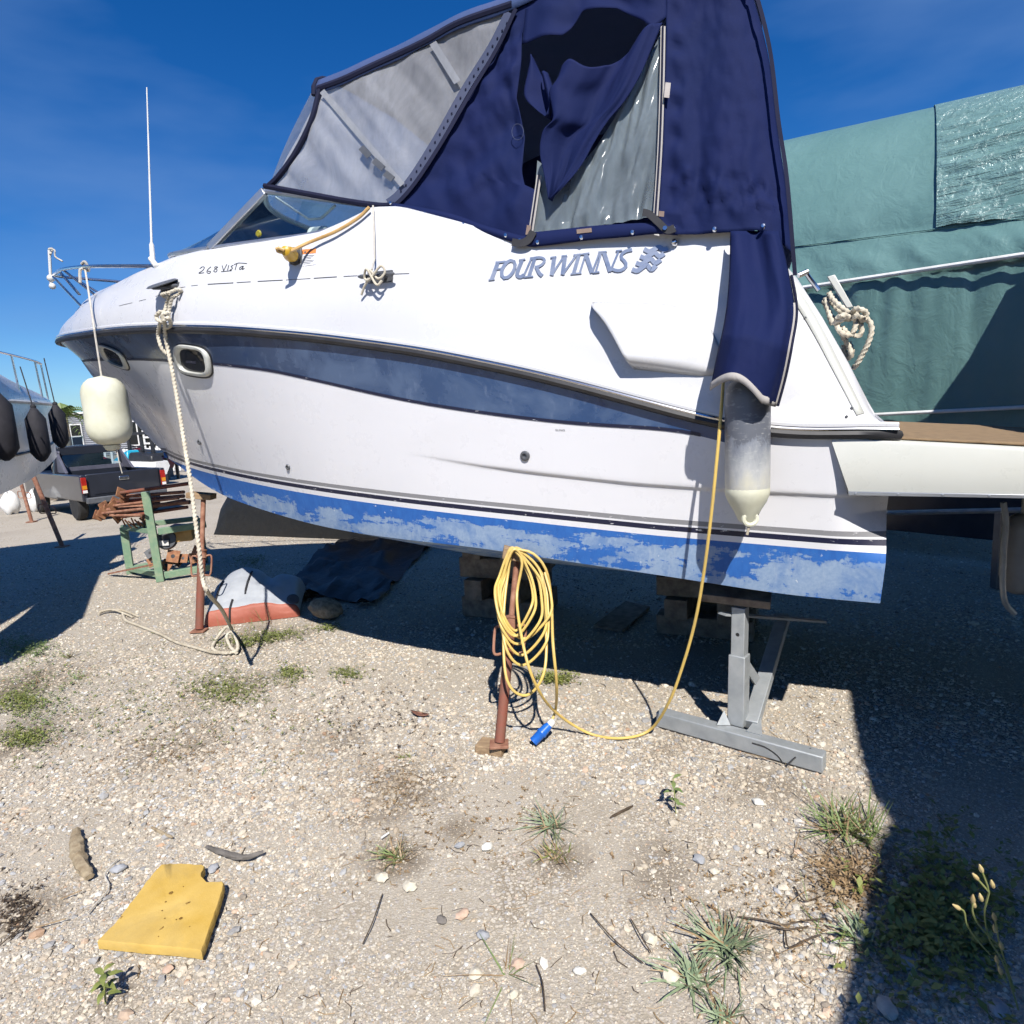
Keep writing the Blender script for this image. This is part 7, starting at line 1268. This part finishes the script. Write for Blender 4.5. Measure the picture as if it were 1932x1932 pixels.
chunk('driftwood', 'chunk of brown driftwood on the gravel left of the foam sheet', 'driftwood', [zg(425, 840), zg(430, 930), zg(450, 1020), zg(505, 1105)], .026, .035, MT['palewood'], seed=2)
chunk('bark_strip', 'curved grey bark strip lying above the foam sheet', 'bark', [zg(1160, 935), zg(1250, 968), zg(1370, 995), zg(1480, 965)], .013, .022, MT['greybark'], .006, 5)
chunk('wood_splinter', 'small wood splinter on the gravel above the foam sheet', 'wood splinter', [zg(850, 825), zg(905, 855), zg(970, 885)], .007, .012, MT['palewood'], 0, 8)
z2 = lambda X, Y: zc(X, Y, 860, 1700, 2.2465)
chunk('dark_stick', 'short dark stick lying right of the long bladed tuft', 'stick', [z2(1495, 772), z2(1560, 738), z2(1622, 706)], .006, .011, MT['darktwig'], 0, 3)
t = thing('string', 'thin white string curling beside the foam sheet', 'string', gnd(*zg(590, 1160))); mb = MB(); mb.tube(spline([gnd(*zg(*q), .008) for q in ((490, 1310), (540, 1255), (595, 1195), (612, 1150), (590, 1100), (605, 1065), (660, 1005))], 40), .003, n=6); wpart(mb, 'strand', MT['cord'], t)
MT['redleaf'] = M('red brown rag', (.17, .075, .05), (.24, .12, .085), rough=.9, scale=20)
t = thing('leather_scrap', 'red brown crumpled scrap lying on the gravel left of the prop', 'scrap', gnd(*z2(430, 185))); g = [[gnd(*z2(372 + 105 * a + 14 * b * (1 - a), 168 + 22 * a * (1 - .5 * b) + 30 * b * math.sin(.5 + 2.2 * a)), .012 + .02 * float(fbm(a * 4, b * 4))) for a in np.linspace(0, 1, 9)] for b in np.linspace(0, 1, 6)]; mb = MB(); mb.grid(np.array(g)); wpart(mb, 'scrap', MT['redleaf'], t, solid=.003)
t = thing('cigarette_end', 'white cigarette end beside the dark grass tuft', 'litter', gnd(*z2(230, 872))); mb = MB(); mb.tube([gnd(*z2(208, 888), .006), gnd(*z2(252, 858), .006)], .0045, n=8); wpart(mb, 'paper', MT['whitep'], t)
# individual larger stones one can pick out
rs = random.Random(5)
big = [(z2(210, 1115), .030, 'cream'), (z2(370, 1160), .030, 'cream'), (z2(805, 940), .026, 'white'), (z2(650, 930), .024, 'grey'), (z2(780, 1435), .030, 'grey'), (z2(665, 1318), .028, 'pink'), (z2(550, 1348), .024, 'dark grey'), (z2(1720, 1455), .032, 'cream'), (z2(1830, 1660), .034, 'cream'), (z2(740, 1655), .026, 'cream'), (z2(735, 1745), .024, 'cream'), (z2(950, 1770), .024, 'cream'), (z2(980, 1595), .026, 'pink'), (z2(1325, 1635), .020, 'white'), (z2(1670, 580), .024, 'grey'), (zg(1195, 1060), .026, 'grey'), (zg(670, 1060), .034, 'grey'), (zg(945, 1625), .022, 'pink'), (zc(440, 688, 1700, 1700, 2.2465), .028, 'white'), (zc(110, 1010, 1700, 1700, 2.2465), .030, 'grey'), (zc(190, 1075, 1700, 1700, 2.2465), .020, 'cream'), (zc(450, 968, 1700, 1700, 2.2465), .022, 'cream'), (zc(570, 1168, 1700, 1700, 2.2465), .018, 'cream'), (zc(1790, 1850, 1700, 1700, 2.2465), .04, 'grey'), (zc(1280, 1590, 1700, 1700, 2.2465), .032, 'grey'), (zc(1165, 1850, 1700, 1700, 2.2465), .035, 'pale')]
cm_ = {'cream': (.62, .56, .45), 'white': (.70, .68, .62), 'grey': (.36, .37, .39), 'pink': (.56, .40, .30), 'dark grey': (.20, .18, .16), 'pale': (.5, .47, .42)}
for k, v_ in cm_.items(): MT['st_' + k] = M(k + ' stone', v_, tuple(q * .78 for q in v_), scale=45, rough=.85, bump=.4, bscale=90)
wh = {'cream': 'cream pebble', 'white': 'white pebble', 'grey': 'blue grey pebble', 'pink': 'pinkish pebble', 'dark grey': 'dark grey pebble', 'pale': 'pale pebble'}
for i, ((x, y), r_, k) in enumerate(big):
    g0 = gnd(x, y); bm = bmesh.new(); bmesh.ops.create_icosphere(bm, subdivisions=2, radius=1.0); sx_, sy_, sz_ = r_ * rs.uniform(.75, 1), r_ * rs.uniform(.6, .85), r_ * rs.uniform(.38, .55); a = rs.uniform(0, 6.28)
    vs_ = []
    for q in bm.verts: c0 = np.round(np.array(q.co) * 1.6) / 1.6 * .35 + np.array(q.co) * .65; c0 = c0 * (1 + .7 * (float(fbm(q.co.x * 1.7 + i * 3.1 + 20, q.co.y * 1.7 + q.co.z * 1.3 + 20, 2)) - .5)) * V(sx_, sy_, sz_); vs_.append(g0 + V(c0[0] * math.cos(a) - c0[1] * math.sin(a), c0[0] * math.sin(a) + c0[1] * math.cos(a), c0[2] + sz_ * .3))
    mb = MB(); mb.add(vs_, [tuple(q.index for q in f.verts) for f in bm.faces]); bm.free(); o = mb.build('pebble', MT['st_' + k], smooth=32); tag(o, wh[k] + ' lying loose on the gravel', 'pebble', wh[k] + 's on the gravel')
# plants
tuft('grass_tuft', 'dark grass tuft growing above the middle of the foreground', 'grass tuft', *z2(290, 985), 60, .13, .005, ('grass', 'dry'), 1, spread=.02, dry=.45)
tuft('grass_tuft', 'long bladed grass tuft below the rusty prop', 'grass tuft', *z2(1160, 815), 70, .17, .006, ('greygrass', 'dry'), 2, lift=(.12, .7), spread=.018, dry=.25)
tuft('grass_tuft', 'wilted dark tuft just below the long bladed one', 'grass tuft', *z2(1180, 985), 50, .10, .005, ('weed', 'dry'), 3, spread=.03, dry=.5)
z3 = lambda X, Y: zc(X, Y, 1700, 1700, 2.2465)
tuft('grass_tuft', 'dense green grass clump at the edge of the right hand shadow', 'grass tuft', *z3(940, 840), 190, .20, .007, ('grass', 'dry'), 4, lift=(.2, 1.0), spread=.045, dry=.25)
tuft('dry_tuft', 'dry brown grass below the green clump at the shadow edge', 'grass tuft', *z3(920, 1080), 110, .17, .004, ('dry', 'darktwig'), 5, lift=(.1, .8), spread=.06, dry=.35)
tuft('dry_tuft', 'dry straw tuft half in the right hand shadow near the bottom', 'grass tuft', *z3(900, 1500), 90, .13, .004, ('dry', 'grass'), 15, lift=(.1, .8), spread=.06, dry=.35)
tuft('rosette', 'grey green rosette plant low at the right', 'weed plant', *z3(260, 1500), 110, .17, .008, ('greygrass', 'dry'), 6, lift=(.10, .75), spread=.02, dry=.12)
tuft('rosette', 'smaller grey green rosette left of the big one', 'weed plant', *z3(75, 1680), 80, .14, .008, ('greygrass', 'dry'), 7, lift=(.10, .7), spread=.02, dry=.12)
tuft('rosette', 'rosette at the bottom edge below the big one', 'weed plant', *z3(255, 1900), 50, .10, .008, ('greygrass', 'dry'), 17, lift=(.10, .7), spread=.02, dry=.2)
tuft('rosette', 'grey green rosette half hidden in the right hand shadow', 'weed plant', *z3(1010, 1450), 60, .13, .009, ('greygrass', 'grass'), 18, lift=(.10, .7), spread=.02, dry=.2)
tuft('spider_weed', 'thin sprawling weed at the bottom centre', 'weed plant', *z2(915, 1640), 14, .20, .005, ('grass', 'dry'), 8, lift=(.05, .4), spread=.008, dry=.4, droop=.2)
tuft('grass_tuft', 'tiny grass sprig left of the centre', 'grass tuft', *zg(1480, 520), 24, .06, .006, ('grass', 'dry'), 9, dry=.1)
tuft('grass_tuft', 'tiny green sprig above the dark tuft', 'grass tuft', *z2(350, 440), 20, .05, .006, ('weed', 'dry'), 10, dry=.2)
tuft('straw_wisp', 'dry straw wisps before the galvanised beam', 'dry grass', *zc(480, 1640, 1700, 1150, 2.2465), 26, .26, .003, ('dry', 'darktwig'), 11, lift=(.03, .25), spread=.09, dry=.3, droop=.1)
tuft('grass_tuft', 'thin dry stalks by the folded dinghy', 'grass tuft', *zc(1290, 1250, 200, 1150, 2.972), 26, .30, .004, ('grass', 'dry'), 12, lift=(.9, 1.5), spread=.16, dry=.5, droop=.4)
# upright broadleaf seedling
def seedling(label, x, y, h, n, mat, seed):
    rs = random.Random(seed); g0 = gnd(x, y); t = thing('seedling', label, 'weed plant', g0); mb = MB(); tip = g0 + V(rs.uniform(-.02, .02), 0, h); mb.tube([g0 + V(0, 0, -.01), tip], .0025, n=6); wpart(mb, 'stem', MT['stemgreen'], t)
    for k in range(n):
        f_ = .25 + .75 * k / (n - 1); o = g0 * (1 - f_) + tip * f_; a = k * 2.4 + rs.uniform(-.3, .3); L = .055 * rs.uniform(.8, 1.2); d = nrm(V(math.cos(a), math.sin(a), .55)); sd = nrm(np.cross(d, (0, 0, 1))); mb = MB(); mb.grid([[o + d * L * s + sd * .010 * math.sin(math.pi * min(.98, s + .02)) * w_ + V(0, 0, -.03 * s * s) for w_ in (-1, 0, 1)] for s in np.linspace(0, 1, 6)]); wpart(mb, 'leaf', MT[mat], t)
seedling('small upright green seedling in the gravel before the stern stand', *z2(1865, 745), .16, 9, 'grass', 4)
seedling('yellow green seedling with curled leaves at the lower left', *zg(590, 1810), .11, 12, 'weed', 6)
# tall seed-head stalks at the lower right
st = thing('seed_stalks', 'tall pale stalks with seed buds standing in the right hand shadow', 'weed plant', gnd(*z3(1890, 1800))); Yb = gnd(*z3(1890, 1800))[1]
stk = [[(1900, 1850), (1820, 1600), (1735, 1450), (1710, 1290), (1735, 1190), (1690, 1060)], [(1880, 1750), (1800, 1500), (1780, 1400), (1765, 1330)], [(1790, 1490), (1690, 1390), (1645, 1310), (1645, 1230)], [(1740, 1540), (1660, 1450), (1610, 1370), (1595, 1300), (1555, 1275)], [(1735, 1190), (1700, 1150), (1660, 1105)], [(1835, 1700), (1795, 1640), (1780, 1570)]]
for k, s_ in enumerate(stk):
    mb = MB(); pts_ = [at(*z3(*q), Yb - .10 - .13 * (1 - (q[1] - 1050) / 800)) for q in s_]; mb.tube(spline(pts_, 20), .0022, n=6); wpart(mb, 'stalk', MT['stemgreen'], st)
    q = pts_[-1]; mb = MB(); mb.lathe([(.0001, -.012), (.005, -.008), (.0055, 0), (.002, .016), (.0001, .018)], q, nrm(pts_[-1] - pts_[-2]), n=8); wpart(mb, 'bud', MT['bud'], st)
for X, Y in ((1755, 1150), (1805, 1495), (1770, 1400), (1690, 1225), (1650, 1260), (1800, 1635)): q = at(*z3(X, Y), Yb - .17); mb = MB(); mb.lathe([(.0001, -.012), (.005, -.006), (.0055, .002), (.002, .014), (.0001, .016)], q, (-.3, 0, 1), n=8); wpart(mb, 'bud', MT['bud'], st)
# twigs
for k, (pts_, lb_) in enumerate((([(z3(330, 1330)), z3(480, 1350), z3(580, 1375), z3(700, 1350), z3(820, 1340)], 'dark crooked twig near the big rosette'), ([z3(520, 1385), z3(600, 1400), z3(720, 1385)], 'short dark twig just below the crooked one'), ([z3(590, 1400), z3(610, 1500), z3(700, 1465), z3(790, 1430)], 'bent thin twig right of the big rosette'), ([z3(640, 1160), z3(700, 1240), z3(790, 1215)], 'forked black twig under the dry grass'), ([z2(105, 1480), z2(160, 1360), z2(215, 1200)], 'thin dark twig at the lower left of centre'), ([z2(1385, 1310), z2(1520, 1460), z2(1680, 1590)], 'long straight thin twig at the lower right of centre'), ([z2(1610, 1340), z2(1680, 1460), z2(1725, 1530)], 'short dark twig left of the big rosette'), ([z2(1080, 1600), z2(1115, 1700), z2(1130, 1860)], 'thin curved stalk beside the sprawling weed'), ([zg(0, 1490), zg(110, 1390), zg(200, 1290)], 'dark twig at the left picture edge'), ([zg(200, 1390), zg(370, 1340)], 'pale straw stem at the lower left'), ([zg(340, 1230), zg(460, 1180)], 'pale straw stem below the driftwood'))):
    t = thing('twig', lb_, 'twig', gnd(*pts_[1])); mb = MB(); mb.tube(spline([gnd(*q, .008 + .010 * (i % 2)) for i, q in enumerate(pts_)], 14), .0028 if k < 4 else .0022, n=6); wpart(mb, 'stem', MT['darktwig'] if k < 9 else MT['dry'], t)
for pts_, lb_ in (([(405, 1590), (480, 1615), (545, 1660), (578, 1705)], 'black cable tie arching over the galvanised beam on the left'), ([(605, 1712), (660, 1660), (735, 1620)], 'black cable tie leaning over the galvanised beam on the right')):
    zb3 = lambda X, Y: zc(X, Y, 1700, 1150, 2.2465); base = gnd(*zb3(600, 1715)); t = thing('cable_tie', lb_, 'cable tie', base); mb = MB(); mb.tube(spline([at(*zb3(*q), base[1] - .02 + .05 * i * .1) for i, q in enumerate(pts_)], 16), .004, n=6); wpart(mb, 'strip', MT['black'], t)
# loose straw and twig bits everywhere on the gravel
rs = random.Random(77); mb = MB(); mb2 = MB()
for _ in range(900):
    y_ = 1.25 + 4.2 * rs.random() ** 1.4; x_ = rs.uniform(-.8, .72) * y_; k_ = float(fbm(x_ * 1.3 + 7, y_ * 1.3 + 2, 3))
    if k_ < .40: continue
    a_ = rs.uniform(0, 6.28); L_ = rs.uniform(.015, .07); c0 = V(x_, y_, float(gz(x_, y_)) + .006); d_ = V(math.cos(a_), math.sin(a_), rs.uniform(-.05, .12)) * L_ / 2; bend = V(-d_[1], d_[0], 0) * rs.uniform(-.5, .5); (mb if rs.random() < .6 else mb2).tube(np.array([c0 - d_, c0 + bend, c0 + d_]), .0011 + .0008 * rs.random(), n=4, cap=False)
tag(mb.build('straw_litter', MT['dry']), 'bits of dry straw strewn over the gravel', 'straw', kind='stuff'); tag(mb2.build('twig_litter', MT['darktwig']), 'bits of dark twig strewn over the gravel', 'twigs', kind='stuff')
# ground cover weeds
cover_patch('ground_weeds', 'low green weeds on the gravel left of centre', 430, 1300, 90, 36, 260, .016, .035, 'weed', 1)
cover_patch('ground_weeds', 'low weeds in front of the folded dinghy', 500, 1205, 95, 14, 260, .020, .05, 'weed', 2, -.12)
cover_patch('ground_weeds', 'sprawling green weeds beyond the coiled cable', 1050, 1282, 42, 14, 150, .018, .05, 'weed', 3)
cover_patch('ground_weeds', 'yellow green weeds left of the prop', 655, 1272, 40, 14, 90, .016, .03, 'weed', 4)
cover_patch('ground_weeds', 'weeds between the yellow patch and the mooring rope', 548, 1272, 36, 20, 90, .018, .04, 'weed', 5)
cover_patch('ground_weeds', 'green weeds at the left picture edge', 45, 1225, 65, 26, 260, .018, .07, 'grass', 6)
cover_patch('ground_weeds', 'green weeds below the left shadow', 40, 1325, 60, 30, 220, .018, .05, 'weed', 7)
cover_patch('ground_weeds', 'brown green weeds low at the left edge', 45, 1392, 55, 22, 160, .016, .04, 'weed', 8)
cover_patch('ground_weeds', 'small weeds under the green rack', 470, 1060, 40, 16, 120, .02, .06, 'weed', 9)
cover_patch('scattered_weeds', 'sparse green weeds scattered over the gravel left of centre', 300, 1320, 330, 120, 330, .015, .03, 'weed', 21)
cover_patch('scattered_weeds', 'thin green growth along the left picture edge', 70, 1320, 110, 110, 260, .016, .04, 'grass', 26)
cover_patch('scattered_weeds', 'low weeds growing in the lower right shadow', 1780, 1740, 160, 170, 260, .03, .08, 'weed', 27)
cover_patch('scattered_weeds', 'sparse brown dead weeds scattered over the left foreground', 380, 1400, 380, 160, 170, .014, .012, 'dry', 22)
cover_patch('scattered_weeds', 'sparse dead weeds scattered over the middle foreground', 850, 1540, 300, 130, 130, .013, .012, 'dry', 23)
cover_patch('scattered_weeds', 'sparse dark weeds between the prop and the dinghy', 700, 1350, 160, 70, 90, .014, .02, 'darktwig', 24)
cover_patch('scattered_weeds', 'sparse weeds round the rosettes at lower right', 1420, 1700, 230, 120, 110, .014, .012, 'dry', 25)
cover_patch('dry_litter', 'dark dry plant litter on the gravel in the middle', 745, 1480, 80, 60, 90, .012, .006, 'dry', 10)
cover_patch('dry_litter', 'dark dry plant litter at the lower left edge', 30, 1720, 45, 60, 90, .014, .015, 'darktwig', 11)
cover_patch('dry_litter', 'scattered brown litter left of centre', 330, 1415, 110, 50, 90, .012, .006, 'dry', 12)
cover_patch('dry_litter', 'brown litter round the shadow edge grass', 1600, 1660, 70, 60, 220, .016, .015, 'dry', 13)
cover_patch('ground_weeds', 'weeds under the dinghy front edge to the right', 620, 1185, 30, 8, 60, .018, .05, 'weed', 14)
for i, (x, y) in enumerate(((150, 1280), (130, 1240), (60, 1290))): tuft('grass_tuft', ['thin grass sprig below the left boat shadow', 'wispy grass at the left shadow edge', 'grass sprig near the left picture edge'][i], 'grass tuft', x, y, 30, .10 + .05 * (i == 1), .005, ('grass', 'dry'), 30 + i, dry=.35)
